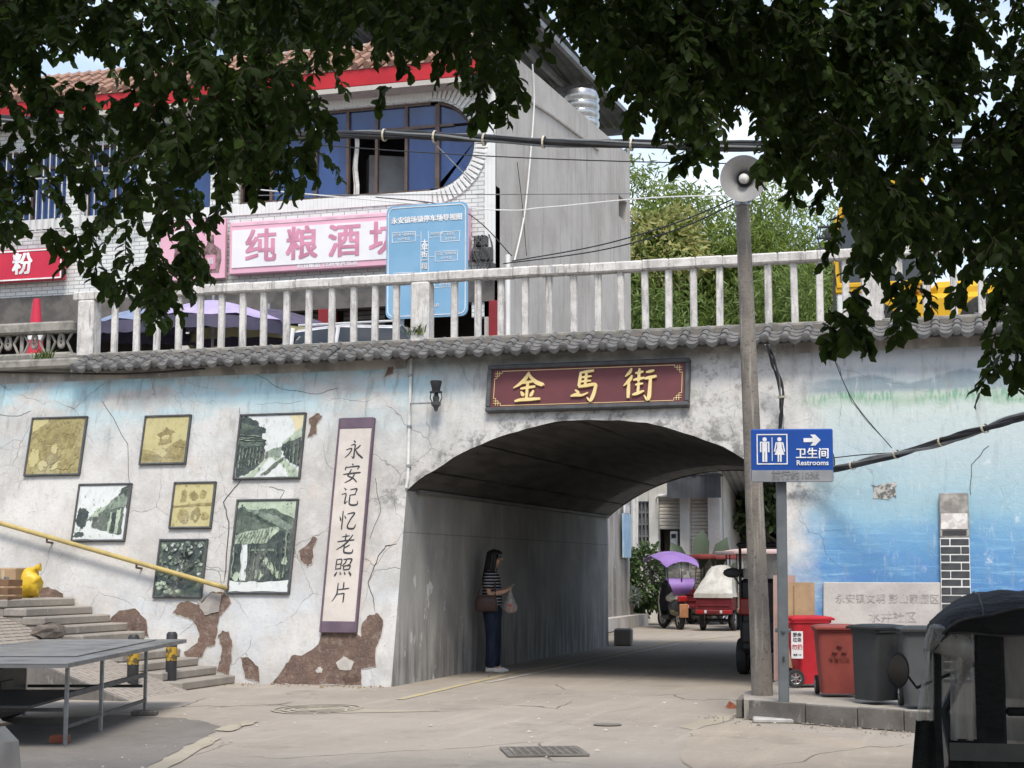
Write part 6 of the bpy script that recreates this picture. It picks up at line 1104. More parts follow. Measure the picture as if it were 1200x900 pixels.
# ================================================================== overhead cables
m_cable = M('black_cable', (.02, .02, .022), (.035, .035, .036), 4, .5, .1)
m_gcable = M('grey_cable', (.19, .20, .20), None, 4, .5, 0); m_tie = M('pale_cable_tie', (.55, .50, .38), None, 4, .6, 0)
def bundle(name, label, pts, r, n, cr, ties, parent_loc, tw=5.0, seed=1):
    b = thing(name, label, 'cable', parent_loc); P = smoothline(pts, 8); m = len(P); R = random.Random(seed)
    T = (P[-1]-P[0]).normalized(); U = Vector((0, 0, 1)); V = T.cross(U).normalized(); U = V.cross(T)
    for k in range(n):
        ph = 2*PI*k/n; rk = r*R.uniform(.35, 1); w1 = R.uniform(.4, 1.2)*tw
        MB().tube([p+(U*math.cos(ph+w1*i/m*3)+V*math.sin(ph+w1*i/m*3))*rk*(1+.25*math.sin(i*.9+k)) for i, p in enumerate(P)], cr*R.uniform(.7, 1.25), 6).build('strand', m_gcable if k % 4 == 2 else m_cable, b, world=True, smooth=50)
    for f in ties: i = int(f*(m-2)); t_ = (P[i+1]-P[i]).normalized(); MB().lathe([(r*1.05+cr, -.012), (r*1.2+cr, -.012), (r*1.2+cr, .012), (r*1.05+cr, .012)], P[i], t_.to_track_quat('Z', 'Y').to_matrix(), 12).build('tie', m_tie, b, world=True)
    return b
YC = 18.6
bundle('cable_bundle', 'thick bundle of black cables strung across the street above the railing', [atY(-150, 130, YC), atY(150, 146, YC), atY(352, 156, YC), atY(480, 159, YC), atY(600, 165, YC), atY(760, 170, YC), atY(905, 171, YC), atY(1050, 169, YC), atY(1400, 158, YC)], .050, 10, .021, (.28, .36, .42, .48, .55, .63, .72), (0, YC, 6.5))
pA, pB = W(974, 551, .35), W(1215, 482, 2.6)
bundle('cable_bundle', 'black cable bundle sloping up to the right in front of the mural', [W(930, 556, .2), pA, pA.lerp(pB, .35)-Vector((0, 0, .03)), pA.lerp(pB, .7)-Vector((0, 0, .03)), pB, pB+(pB-pA)*.5], .032, 8, .017, (.3, .42, .55, .68), (0, 18.5, 2.8), seed=4)
bundle('cable_drop', 'black cables dropping from the eave beside the concrete pole', [W(898, 404, .5), W(908, 430, .35), W(917, 470, .2), W(915, 505, .15), W(912, 560, .15)], .035, 6, .012, (.5,), (-2.6, 20, 3.5), seed=6)
lp_ = thing('cable_loop', 'coil of slack black cable hanging right of the restroom sign', 'cable', W(972, 545, .2))
for k in range(4): c = W(968+2*k, 541, .25); MB().tube([c+Vector(((.13-.02*k)*math.cos(a_)*.8-.02*k, -.02*k, (.17-.02*k)*math.sin(a_))) for a_ in [2*PI*i/22 for i in range(22)]], .008, 5, closed=True).build('loop', m_cable, lp_, world=True, smooth=50)
def wire(label, pts, r=.012, mat=None, drop=None):
    o = thing('wire', label, 'wire', pts[0]); MB().tube(smoothline(pts, 8) if drop is None else sag(pts[0], pts[-1], drop), r, 5).build('strand', mat or m_cable, o, world=True, smooth=50)
wire('thin black wire crossing the grey gable just under the cable bundle', [atY(350, 168, 19.2), atY(735, 193, 19.2), atY(900, 192, 19.2)], .008, drop=.06)
wire('thin wire crossing the gable at mid height', [atY(300, 229, 29), atY(560, 228, 29), atY(740, 227, 29)], .010, m_gcable)
wire('white wire crossing the gable above the railing', [atY(300, 222, 28), atY(565, 245, 28), atY(640, 243, 28), atY(760, 232, 28), atY(880, 228, 28)], .012, m_white)
wire('upper of two black wires rising from railing to loudspeaker', [atY(600, 306, 21.5), atY(700, 288, 20), atY(790, 262, 18.9), atY(862, 232, 18.0)], .009); wire('lower of two black wires rising from railing to loudspeaker', [atY(590, 309, 21.6), atY(700, 294, 20.1), atY(790, 270, 18.9), atY(862, 238, 18.0)], .009)
wire('slanting wire from the cable bundle down the brick corner', [atY(440, 231, 29.2), atY(540, 246, 29.2), atY(600, 300, 29.2)], .011); wire('diagonal stay wire across the rounded window', [atY(512, 171, 29.4), atY(552, 212, 29.4)], .012, m_gcable)
wire('white cable hanging down the grey gable wall', [atX(624, 75, BX+.05), atX(626, 120, BX+.05), atX(621, 190, BX+.06), atX(614, 255, BX+.06), atX(603, 305, BX+.05)], .016, m_white); wire('thin dark cable beside the white one on the gable', [atX(606, 190, BX+.05), atX(612, 240, BX+.05), atX(617, 300, BX+.05)], .008)
wire('thin wire slanting down across the mural to the bundle', [W(975, 415, .3), W(1000, 470, .3), W(1045, 525, .3)], .006)
wire('sagging black cable along the wall top at the far left', [W(-20, 436, .12), W(40, 437, .1), W(150, 438, .12), W(240, 432, .12)], .014); wire('thin cable from post to bundle over the mural', [W(965, 538, .3), W(1010, 533, .35), W(1060, 530, .5)], .007)
# ================================================================== beyond the underpass
HY = 46.5
def hx(px, py=650): return atY(px, py, HY).x
def hz(py, px=790): return atY(px, py, HY).z
m_wwall = M('white_house_wall', (.62, .61, .58), (.48, .475, .45), 1.2, .85, .1); m_shut = M('beige_shutter', (.55, .52, .46), (.45, .425, .38), 2, .6, .05)
hs = thing('roadside_house', 'white house with two roller shutters seen through the underpass', 'house', (hx(790), HY, 0))
mb = MB()
def wbox(p0, p1, z0, z1, y=0.0, d=.3): a, b = hx(p0), hx(p1); mb.box(((a+b)/2, HY+y+d/2, (z0+z1)/2), (b-a, d, z1-z0))
zt_ = 5.6
wbox(736, 747, 0, zt_); wbox(747, 761.5, hz(640), hz(640)-.0 if False else hz(641)) if False else None
wbox(747, 761.5, 0, hz(641)); wbox(747, 761.5, hz(587), zt_); wbox(761.5, 772, 0, zt_, -.06); wbox(772, 798, hz(582), zt_); wbox(798, 809, 0, zt_, -.12, .4); wbox(809, 831, hz(582), zt_); wbox(831, 845, 0, zt_, -.12, .4)
mb.build('wall', m_wwall, hs, world=True)
MB().box(((hx(736)+hx(845))/2, HY+4, zt_/2), (hx(845)-hx(736), .3, zt_)).box((hx(736)+.15, HY+2.1, zt_/2), (.3, 3.5, zt_)).box((hx(845)-.15, HY+2.2, zt_/2), (.28, 3.2, zt_)).box(((hx(736)+hx(845))/2, HY+2.1, zt_+.05), (hx(845)-hx(736)+.3, 4.8, .12)).build('rear_wall', m_wwall, hs, world=True)
wn = MB()
for px in (747.8, 752, 756.5, 760.8): wn.box((hx(px), HY+.08, hz(614)), (.05, .06, hz(587)-hz(641)))
for py in (588, 600, 614, 628, 640): wn.box((hx(754.5), HY+.07, hz(py)), (hx(761)-hx(748), .05, .045))
wn = wn.build('window', m_steel, hs, world=True); MB().box((hx(754.3), HY+.14, hz(614)), (hx(761.5)-hx(747), .02, hz(587)-hz(641))).build('pane', M('dim_grey_pane', (.13, .14, .14), (.2, .2, .2), 2, .15, 0, spec=.5), wn, world=True)
def shutter(p0, p1, ztop, zbot, label):
    mb = MB(); a, b = hx(p0), hx(p1); z = ztop; h = .105
    while z > zbot: mb.box(((a+b)/2, HY+.16, z-h/2), (b-a, .05, h-.006), bev=.02); z -= h
    o = mb.build('roller_shutter', m_shut, hs, world=True); stuff(o)
shutter(772, 798, hz(582), hz(618), ''); shutter(809, 831, hz(582), .05, '')
MB().box((hx(785), HY+.9, hz(618)/2), (hx(798)-hx(772), .1, hz(618))).build('dark_doorway', M('brown_door', (.12, .09, .07), (.16, .12, .09), 3, .7, .1), hs, world=True)
MB().box((hx(789.5), HY+.1, hz(631)), (.22, .14, .42), bev=.02).build('meter_box', m_cwhite, hs, world=True); MB().box((hx(789.5), HY+.02, hz(628)), (.13, .03, .12)).build('meter_window', m_plast, hs, world=True)
mb = MB(); a, b = hx(790), hx(848); k = 0
while a+.14*k < b: mb.box((a+.14*k+.07, HY-.9+.02*(k % 2), hz(572)), (.14, .05, hz(558)-hz(585))); k += 1
mb.build('canopy_fascia', M('dark_ribbed_sheet', (.07, .075, .085), (.05, .053, .06), 3, .5, .05), hs, world=True)
MB().box(((a+b)/2, HY-.4, hz(560)+.05), (b-a, 1.1, .06)).build('canopy_roof', m_dgrey, hs, world=True)
pq = MB(); pq.tube([(hx(743), HY-.08, 0), (hx(743), HY-.08, 4.5)], .07, 8); pq.tube([(hx(746), HY-.06, 1.5), (hx(748), HY-.06, 4.5)], .05, 6); pq.build('drain_pipe', m_white, hs, world=True)
cm = MB(); p = Vector((hx(776), HY-.45, hz(582))); cm.tube([p, p+Vector((.3, -.12, .02))], .05, 8); cm.tube([p+Vector((-.15, .4, -.05)), p], .02, 5); cm.build('camera', m_white, hs, world=True, smooth=40)
# grey lean-to roof right of the house
ln_ = thing('corrugated_shed', 'grey corrugated lean-to roof right of the white house', 'shed', (hx(862), HY, 0)); a, b = hx(838), hx(905); mb = MB(); k = 0
while a+.2*k < b: x = a+.2*k; mb.add([(x, HY-2.2, hz(553)+.7), (x+.1, HY-2.2, hz(553)+.76), (x+.2, HY-2.2, hz(553)+.7), (x, HY+4, hz(590)), (x+.1, HY+4, hz(590)+.06), (x+.2, HY+4, hz(590))], [(0, 1, 4, 3), (1, 2, 5, 4)]); k += 1
mb.build('corrugated_sheet', M('grey_corrugated', (.30, .31, .32), (.23, .24, .25), 2, .5, .05), ln_, world=True); mb = MB()
for y in (-2, 0, 2, 3.8): mb.box(((a+b)/2, HY+y, hz(553)+.55-.2*(y+2.2)*.9), (b-a, .08, .12))
mb.build('beam', m_dgrey, ln_, world=True)
for x in (a+.2, b-.2): MB().tube([(x, HY+3.7, 0), (x, HY+3.7, hz(592))], .06, 8).build('post', m_dgrey, ln_, world=True)
MB().box(((a+b)/2, HY+3.9, hz(600)/2+.9), (b-a, .05, 1.6)).build('back_sheet', M('grey_back_sheet', (.24, .25, .26), (.19, .2, .21), 2, .6, .1), ln_, world=True)
# blue notice + red pipe on the end of the retaining wall
q = atX(733, 628, -9.62); o = thing('blue_notice', 'small pale blue notice on the wall past the underpass', 'notice', (-9.62, q.y, q.z-.6)); MB().box((.03, 0, .6), (.04, .9, 1.15), bev=.01).build('board', M('pale_blue_notice', (.25, .40, .52), (.35, .48, .58), 4, .6, 0), o); MB().box((.035, 0, 1.3), (.045, .5, .22)).build('header', m_cwhite, o)
# ---- parked three-wheelers and the scooter
m_purp = M('purple_canopy_cloth', (.27, .16, .42), (.22, .13, .36), 3, .45, .05); m_ctarp = M('white_tarpaulin', (.50, .49, .45), (.36, .35, .32), 3, .7, .3, 10); m_mared = M('dark_red_paint', (.13, .018, .022), (.09, .014, .017), 3, .35, .05); m_bike = M('black_bike_plastic', (.03, .032, .036), (.05, .05, .055), 4, .35, .05); m_crm = M('cream_fairing', (.5, .48, .42), None, 3, .35, 0)
f_, r_ = atZ(771, 735), atZ(806, 739); d = Vector((f_.x-r_.x, f_.y-r_.y, 0)); ang = math.atan2(d.y, d.x)
s_ = 1.14
scn = thing('electric_scooter', 'electric scooter under a purple sunshade canopy with a white cloth on its seat', 'scooter', ((f_+r_)/2)+Vector((0, 0, 0)), (0, 0, ang)); scn.scale = (s_, s_, s_)
wheel(scn, (.58, 0, .24), .24, .1, (PI/2, 0, .25)); wheel(scn, (-.55, 0, .24), .24, .1)
MB().tube([(.56, .0, .30), (.48, 0, .62), (.38, 0, .98)], [.035, .04, .035], 8).tube([(.58, -.06, .24), (.52, -.06, .5)], .018, 6).tube([(.58, .06, .24), (.52, .06, .5)], .018, 6).build('front_fork', m_bike, scn)
mb = MB(); mb.grid(lambda u, v: Vector((.44-.10*v+.05*math.sin(v*3)-.10*abs(2*u-1)**2, (u-.5)*(.42-.12*abs(2*v-1)), .30+.68*v)), 8, 8); mb.build('leg_shield', m_bike, scn, smooth=60); mb = MB(); mb.tube([(.35, y, z) for y, z in ((-.17, .3), (-.21, .6), (-.16, .92))], .016, 6); mb.tube([(.35, y, z) for y, z in ((.17, .3), (.21, .6), (.16, .92))], .016, 6); mb.build('shield_trim', m_crm, scn)
MB().grid(lambda u, v: Vector((.80-.44*u, (v-.5)*.15, .40+.10*math.sin(PI*u)-.12*(1-u)*.4)), 8, 4).build('front_mudguard', m_bike, scn, smooth=60)
MB().box((.1, 0, .27), (.5, .30, .10), bev=.03).build('floorboard', m_bike, scn)
mb = MB(); mb.ball((-.38, 0, .50), .3, 14, 8, sc3=(1.3, .62, .72)); mb.build('rear_body', m_bike, scn, smooth=60); mb = MB(); mb.ball((-.42, 0, .40), .16, 12, 7, sc3=(1.7, 1.15, .7)); mb.build('motor_cover', M('olive_motor', (.16, .15, .10), None, 3, .4, 0), scn, smooth=60)
mb = MB(); mb.ball((-.28, 0, .70), .25, 16, 8, sc3=(1.5, .85, .42)); R = random.Random(3); mb.v = [p+Vector((0, .0, .02*math.sin(p.x*23)+.015*math.sin(p.y*30))) for p in mb.v]; mb.build('seat_cloth', m_ctarp, scn, smooth=60); MB().box((-.74, 0, .68), (.12, .22, .14), bev=.03).build('tail_light', m_redlamp, scn); MB().box((-.84, 0, .42), (.03, .2, .3), bev=.01).build('mudflap', M('orange_mudflap', (.42, .20, .10), None, 3, .5, 0), scn)
mb = MB(); mb.tube([(.3, -.36, 1.04), (.36, -.15, 1.02), (.38, 0, .98), (.36, .15, 1.02), (.3, .36, 1.04)], .018, 7); mb.ball((.43, 0, .98), .11, 10, 6, sc3=(.8, 1.2, .9)); mb.build('handlebar', m_bike, scn, smooth=50); MB().ball((.51, 0, .97), .06, 10, 6, sc3=(.5, 1, 1)).build('headlight', m_clearlamp, scn, smooth=60)
for y in (-.3, .3): mb = MB(); mb.tube([(.32, y, 1.04), (.28, y*1.25, 1.22)], .008, 5); mb.ball((.28, y*1.3, 1.26), .07, 10, 6, sc3=(.3, 1, .8)); mb.build('mirror', m_bike, scn, smooth=60)
mb = MB(); mb.grid(lambda u, v: Vector((.95-1.75*u, (v-.5)*(.95-.2*abs(2*u-1)**3), 1.60+.19*math.sin(PI*min(1, u*1.0))**.8-.13*abs(2*v-1)**2-.10*u)), 18, 10); mb.build('canopy', m_purp, scn, smooth=60)
mb = MB(); mb.tube([(.38, -.05, .95), (.62, -.05, 1.2), (.7, 0, 1.64)], .012, 6); mb.tube([(-.5, 0, .7), (-.72, 0, 1.1), (-.66, 0, 1.55)], .014, 6); mb.tube([(.9, -.42, 1.60), (.3, -.47, 1.66), (-.5, -.45, 1.52), (-.72, -.34, 1.4), (-.70, -.3, .95)], .011, 6); mb.tube([(.9, .42, 1.60), (.3, .47, 1.66), (-.5, .45, 1.52), (-.72, .34, 1.4), (-.70, .3, .95)], .011, 6); mb.build('canopy_frame', m_bike, scn)
MB().grid(lambda u, v: Vector((.93-.25*(1-v)+.0*u, (u-.5)*.8, 1.02+.58*v)), 6, 5).build('windscreen', film('scooter_windscreen', (.8, .82, .82), .12), scn, smooth=60); mb = MB(); mb.grid(lambda u, v: Vector((-.62-.12*math.sin(PI*v), (u-.5)*(.36+.34*v), .78+.36*v)), 8, 6); mb.build('back_apron', m_purp, scn, smooth=60); MB().grid(lambda u, v: Vector((-.66-.05*math.sin(PI*v), (u-.5)*.72, 1.14+.36*v)), 6, 5).build('rear_screen', film('scooter_rear_film', (.85, .85, .83), .3), scn, smooth=60)
mb = MB(); mb.tube([(-.15, .0, .25), (-.12, .18, .02)], .014, 5); mb.tube([(-.15, 0, .25), (-.12, -.18, .02)], .014, 5); mb.build('centre_stand', m_steel, scn)
def trike(label, loc, rot, paint, tarp, canopy=None, cover=True, roofz=1.75, film_m=None):
    t_ = thing('cargo_tricycle', label, 'tricycle', loc, (0, 0, rot), 'tricycles parked beyond the underpass')   # x forward, tailgate at -x
    mb = MB(); mb.box((-.35, 0, .56), (1.5, 1.16, .06)); 
    for s in (-1, 1): mb.box((-.35, s*.57, .76), (1.5, .04, .40), bev=.012)
    mb.box((.39, 0, .76), (.04, 1.10, .40), bev=.012); mb.build('cargo_box', paint, t_)
    tg = MB(); tg.box((-1.11, 0, .74), (.05, 1.16, .46), bev=.015); tg.box((-1.14, 0, .84), (.03, .9, .05), bev=.01); tg.box((-1.14, 0, .66), (.03, 1.0, .05), bev=.01); tg.box((-1.13, 0, .49), (.10, 1.22, .12), bev=.03); tg.build('tailgate', paint, t_)
    for s in (-1, 1): MB().box((-1.19, s*.44, .50), (.03, .26, .09), bev=.012).build('tail_light', m_redlamp, t_); MB().box((-1.19, s*.25, .50), (.03, .08, .08), bev=.01).build('reverse_light', m_clearlamp, t_)
    wheel(t_, (-.5, .5, .27), .27, .13); wheel(t_, (-.5, -.5, .27), .27, .13); wheel(t_, (1.35, 0, .27), .27, .11)
    MB().tube([(-.5, -.5, .27), (-.5, .5, .27)], .04, 8).box((.3, 0, .42), (1.6, .16, .1)).build('chassis', m_plast, t_)
    MB().tube([(1.35, .08, .27), (1.22, .08, .8), (1.12, 0, 1.05)], .03, 6).tube([(1.35, -.08, .27), (1.22, -.08, .8), (1.12, 0, 1.05)], .03, 6).build('front_fork', m_bike, t_); MB().tube([(.98, -.36, 1.1), (1.12, 0, 1.05), (.98, .36, 1.1)], .018, 6).ball((1.22, 0, .95), .11, 10, 6).build('handlebar', m_bike, t_, smooth=50)
    MB().box((.62, 0, .72), (.4, .6, .12), bev=.05).box((.42, 0, .95), (.10, .6, .34), bev=.04).build('seat', m_bike, t_)
    MB().grid(lambda u, v: Vector((1.62-.54*u, (v-.5)*.2, .42+.14*math.sin(PI*u))), 8, 4).build('front_mudguard', paint, t_, smooth=60)
    for s in (-1, 1): mm = MB(); mm.tube([(1.0, s*.3, 1.1), (1.0, s*.48, 1.32)], .009, 5); mm.ball((1.0, s*.52, 1.36), .08, 10, 6, sc3=(.3, 1, .8)); mm.build('mirror', m_bike, t_, smooth=60)
    if cover:
        mb = MB()
        mb.grid(lambda u, v: Vector((-1.16+1.62*u, (v-.5)*(1.24-.34*math.sin(PI*.5*min(1, u*1.6))), .96+.74*min(1, u*1.55)**.8*(1-.25*abs(2*v-1)**3)+.015*math.sin(u*17+v*9))), 18, 12); mb.grid(lambda u, v: Vector((-1.17+.0*u, (u-.5)*1.25, .86+.11*v)), 10, 2)
        for s in (-1, 1): mb.grid(lambda u, v: Vector((-1.16+1.62*u, s*(.62-.17*math.sin(PI*.5*min(1, u*1.6))*v), .88+(.08+.74*min(1, u*1.55)**.8*.75)*v)), 14, 5)
        mb.grid(lambda u, v: Vector((.46, (u-.5)*.9, .9+.78*v)), 6, 5); mb.build('tarpaulin', tarp, t_, smooth=50)
    if canopy:
        mb = MB(); mb.grid(lambda u, v: Vector((-1.2+2.7*u, (v-.5)*1.3, roofz-.09*abs(2*v-1)**3-.05*abs(2*u-1)**4)), 14, 8); mb.box((.15, -.65, roofz-.11), (2.7, .03, .10), bev=.01); mb.box((.15, .65, roofz-.11), (2.7, .03, .10), bev=.01); mb.box((-1.2, 0, roofz-.09), (.03, 1.3, .12), bev=.01); mb.build('canopy', canopy, t_, smooth=50)
        mb = MB()
        for x, y in ((-1.1, -.58), (-1.1, .58), (.42, -.56), (.42, .56), (1.3, -.3), (1.3, .3)): mb.tube([(x, y, .6), (x, y, roofz-.06)], .018, 6)
        mb.build('canopy_frame', m_bike, t_)
        if film_m: MB().grid(lambda u, v: Vector((-1.08, (u-.5)*1.1, .95+(roofz-1.1)*v)), 8, 5).build('rear_film', film_m, t_, smooth=60); MB().grid(lambda u, v: Vector((-1.05+1.4*u, -.575+.02*math.sin(u*20), .95+(roofz-1.1)*v)), 12, 5).build('side_film', film_m, t_, smooth=60)
    return t_
p = atZ(841, 740); q = trike('dark red cargo tricycle with a white tarpaulin over its box', (p.x-.06, p.y+1.0, 0), PI/2-.05, m_mared, m_ctarp); q.scale = (.82, .78, .95)
fm_ = film('grey_rain_film', (.6, .6, .58), .4); p = atZ(862, 741); trike('tricycle with a pale pink flat canopy, right of the white tarpaulin', (p.x+.05, p.y+2.3, 0), PI/2+.35, M('grey_brown_paint', (.22, .19, .16), None, 3, .5, .05), m_ctarp, M('pale_pink_canopy', (.58, .44, .42), (.5, .4, .38), 3, .6, .05), False, 2.05, fm_)
p = atZ(812, 735); trike('tricycle with a red roof mostly hidden behind the purple scooter', (p.x+.1, p.y+2.9, 0), PI/2-.3, m_mared, m_ctarp, M('red_canopy', (.22, .045, .04), None, 3, .5, .05), False, 1.95, None)
# black trike inside the underpass by the right wall
bt = thing('black_tricycle', 'black boxy tricycle parked in the underpass behind the concrete pole', 'tricycle', (-3.28, 24.4, 0), (0, 0, PI/2))
mb = MB(); mb.box((-.2, 0, .85), (1.5, .95, 1.05), bev=.06); mb.box((.55, 0, .55), (.5, .85, .5), bev=.08); mb.build('body', m_black, bt); MB().box((.1, 0, 1.86), (2.2, 1.0, .07), bev=.03).build('canopy', m_black, bt); mb = MB()
for x, y in ((-.95, -.45), (-.95, .45), (1.05, -.42), (1.05, .42)): mb.tube([(x, y, .7), (x, y, 1.84)], .02, 6)
mb.build('canopy_frame', m_plast, bt); wheel(bt, (-.6, .48, .26), .26, .14); wheel(bt, (-.6, -.48, .26), .26, .14); wheel(bt, (1.2, 0, .26), .26, .11)
MB().box((-.98, .33, .98), (.06, .26, .24), bev=.02).build('tail_light', m_redlamp, bt); MB().box((-.97, 0, 1.55), (.02, .8, .35)).build('rear_film', m_film, bt); MB().box((-.99, -.02, .62), (.05, .9, .3), bev=.02).build('bumper', m_plast, bt); mm = MB(); mm.tube([(.9, .42, 1.2), (.85, .62, 1.4)], .012, 5); mm.ball((.85, .66, 1.45), .1, 10, 6, sc3=(.3, 1, .8)); mm.tube([(-.95, .47, 1.3), (-.98, .55, 1.42)], .012, 5); mm.ball((-.98, .56, 1.46), .12, 10, 6, sc3=(.3, 1.2, .6)); mm.build('mirror', m_plast, bt, smooth=50); MB().tube([(1.2, 0, .26), (1.05, 0, .9), (.95, 0, 1.1)], .03, 6).tube([(.9, -.35, 1.12), (.95, 0, 1.1), (.9, .35, 1.12)], .016, 6).build('front_fork', m_plast, bt)
# block at the mouth, planter kerb, pots
q = atZ(727, 757); o = thing('concrete_block', 'square concrete block at the far mouth of the underpass', 'block', (q.x+.02, q.y+.2, 0), (0, 0, .15)); MB().box((0, 0, .17), (.36, .34, .34), bev=.03).build('block', m_cem, o)
q0, q1 = atZ(712, 741), atZ(760, 733); o = thing('planter_kerb', 'low concrete planter kerb in front of the bush', 'kerb', (q0.x, q0.y, 0)); dv = q1-q0; mb = MB()
for i in range(4): a = Vector((dv.x*i/4, dv.y*i/4, 0)); b = Vector((dv.x*(i+1)/4, dv.y*(i+1)/4, 0)); mb = MB(); mb.prism([a+Vector((.01, 0, 0)), b, b+Vector((-.5, .5, 0)), a+Vector((-.5, .5, 0))], (0, 0, .32)); mb.build('kerb_stone', m_cem, o)
MB().prism([Vector((-.4, .4, .0)), Vector((dv.x-.4, dv.y+.4, .0)), Vector((dv.x-2.6, dv.y+2, .0)), Vector((-2.6, 1.2, 0))], (0, 0, .28)).build('soil', m_earth, o)

# ================================================================== leaves and plants
def leafmat(name, c1, c2, trans=.25, rough=.4, tcol=None, spec=.4, backlit=2.0):
    t = NT(name); oi = t.n('ShaderNodeNewGeometry').outputs['Random Per Island']; c = t.mix(oi, c1, c2); c = t.mix(t.step(oi, backlit, backlit+.02), c, tuple(min(1, x*2.2) for x in c2)); t.done(c, rough, 0, spec)  # leaves past this threshold get a paler colour in place of backlight
    tr_ = t.n('ShaderNodeBsdfTranslucent'); t.inp(tr_.inputs[0], tcol or tuple(min(1, x*1.8) for x in c2)); m_ = t.n('ShaderNodeMixShader'); m_.inputs[0].default_value = trans; t.t.links.new(t.b.outputs[0], m_.inputs[1]); t.t.links.new(tr_.outputs[0], m_.inputs[2]); t.t.links.new(m_.outputs[0], t.out.inputs[0]); return t.mat
LT = np.array([(0, 0, 0), (.30, 0, -.05), (.72, 0, -.02), (1, 0, -.12), (.30, .47, .06), (.72, .47, .05), (.30, -.47, .06), (.72, -.47, .05)])
LF = [(0, 6, 1), (0, 1, 4), (6, 7, 2, 1), (1, 2, 5, 4), (7, 3, 2), (2, 3, 5)]
def leaf_mesh(name, P, D, N, Ln, Wd, mat, T=LT, Fc=LF):
    P, D, N = map(lambda a: np.asarray(a, float), (P, D, N)); Ln = np.asarray(Ln)[:, None, None]; Wd = np.asarray(Wd)[:, None, None]
    D /= np.linalg.norm(D, axis=1, keepdims=True)+1e-9; S = np.cross(N, D); S /= np.linalg.norm(S, axis=1, keepdims=True)+1e-9; N2 = np.cross(D, S)
    V = P[:, None]+D[:, None]*T[None, :, 0:1]*Ln+S[:, None]*T[None, :, 1:2]*Wd+N2[:, None]*T[None, :, 2:3]*Ln
    n, k = len(P), len(T); V = V.reshape(-1, 3).astype(np.float32); me = bpy.data.meshes.new(name); me.vertices.add(n*k); me.vertices.foreach_set('co', V.ravel())
    base = np.concatenate([np.array(f) for f in Fc]); nl = len(base); loops = (np.arange(n)[:, None]*k+base[None]).ravel().astype(np.int32); sizes = np.array([len(f) for f in Fc]); st = np.concatenate([[0], np.cumsum(sizes)[:-1]])
    me.loops.add(n*nl); me.loops.foreach_set('vertex_index', loops); me.polygons.add(n*len(Fc)); me.polygons.foreach_set('loop_start', (np.arange(n)[:, None]*nl+st[None]).ravel().astype(np.int32)); me.update(calc_edges=True); me.validate(); me.materials.append(mat); me.shade_smooth(); return me
def unit(n): v = rng.normal(size=(n, 3)); return v/np.linalg.norm(v, axis=1, keepdims=True)
def bush(name, label, cat, c, r, n, ll, lw, mat, group=None, stems=6, z0=0.0):
    c = Vector(c); o = thing(name, label, cat, (c.x, c.y, z0), group=group); u = unit(n); rad = rng.uniform(.45, 1, n)**.5; lump = 1+.22*np.sin(u[:, 0]*5+c.x)*np.sin(u[:, 2]*6)+.12*np.sin(u[:, 1]*11)
    P = u*np.array(r)*(rad*lump)[:, None]+np.array((0, 0, c.z-z0)); P[:, 2] = np.maximum(P[:, 2], .03); D = u+rng.normal(size=(n, 3))*.6-np.array((0, 0, .25)); N = unit(n)+np.array((0, 0, 1.0))
    put('foliage', leaf_mesh('foliage', P, D, N, ll*rng.uniform(.6, 1.25, n), lw*rng.uniform(.7, 1.2, n), mat), o); mb = MB()
    for i in range(stems): A = 2*PI*i/stems; mb.tube([(0, 0, 0), (r[0]*.3*math.cos(A), r[1]*.3*math.sin(A), (c.z-z0)*.7), (r[0]*.65*math.cos(A), r[1]*.65*math.sin(A), c.z-z0+r[2]*.4)], [.03, .02, .008], 5)
    mb.build('stem', m_bark, o); return o
m_bark = M('grey_bark', (.13, .11, .09), (.08, .07, .058), 5, .95, .6, 18)
m_bushl = leafmat('bush_leaf', (.045, .075, .03), (.10, .15, .055), .2); m_mauve = leafmat('mauve_leaf', (.20, .12, .12), (.22, .24, .18), .2); m_greyl = leafmat('grey_green_leaf', (.12, .15, .12), (.2, .23, .19), .2)
q = atY(748, 682, 44.0); bush('leafy_bush', 'dense dark green bush left of the purple scooter', 'bush', (q.x, 44.0, 1.15), (.85, .7, .95), 2600, .17, .08, m_bushl, z0=.25)
q = atY(727, 668, 43.4); bush('leafy_bush', 'smaller green bush against the underpass mouth', 'bush', (q.x, 43.4, 1.35), (.45, .4, .75), 1000, .15, .07, m_bushl, z0=.25)
m_pot = M('terracotta_pot', (.30, .22, .17), (.22, .17, .14), 4, .85, .2)
for i, (px, lab, mt) in enumerate(((717, 'pot of mauve leaved plant on the planter kerb, nearest the underpass wall', m_mauve), (725, 'second pot, of mauve and green leaves on the planter kerb', m_mauve), (737, 'pot of grey-green leaved plant by the dark bush', m_greyl))):
    q = atY(px, 720, 42.6); o = thing('potted_plant', lab, 'potted plant', (q.x, 42.6, .32), group='pots on the planter kerb'); MB().lathe([(.001, 0), (.10, 0), (.14, .22), (.155, .23), (.155, .28), (.13, .28), (.12, .25), (.001, .25)], n=16).build('pot', m_pot, o, smooth=40)
    n = 160; u = unit(n); P = u*np.array((.26, .26, .2))+np.array((0, 0, .46)); put('foliage', leaf_mesh('foliage', P, u+np.array((0, 0, .2)), unit(n)+np.array((0, 0, 1.)), .13*rng.uniform(.6, 1.2, n), .08*rng.uniform(.7, 1.2, n), mt), o); MB().tube([(0, 0, .24), (.0, .02, .5)], .015, 5).build('stem', m_bark, o)
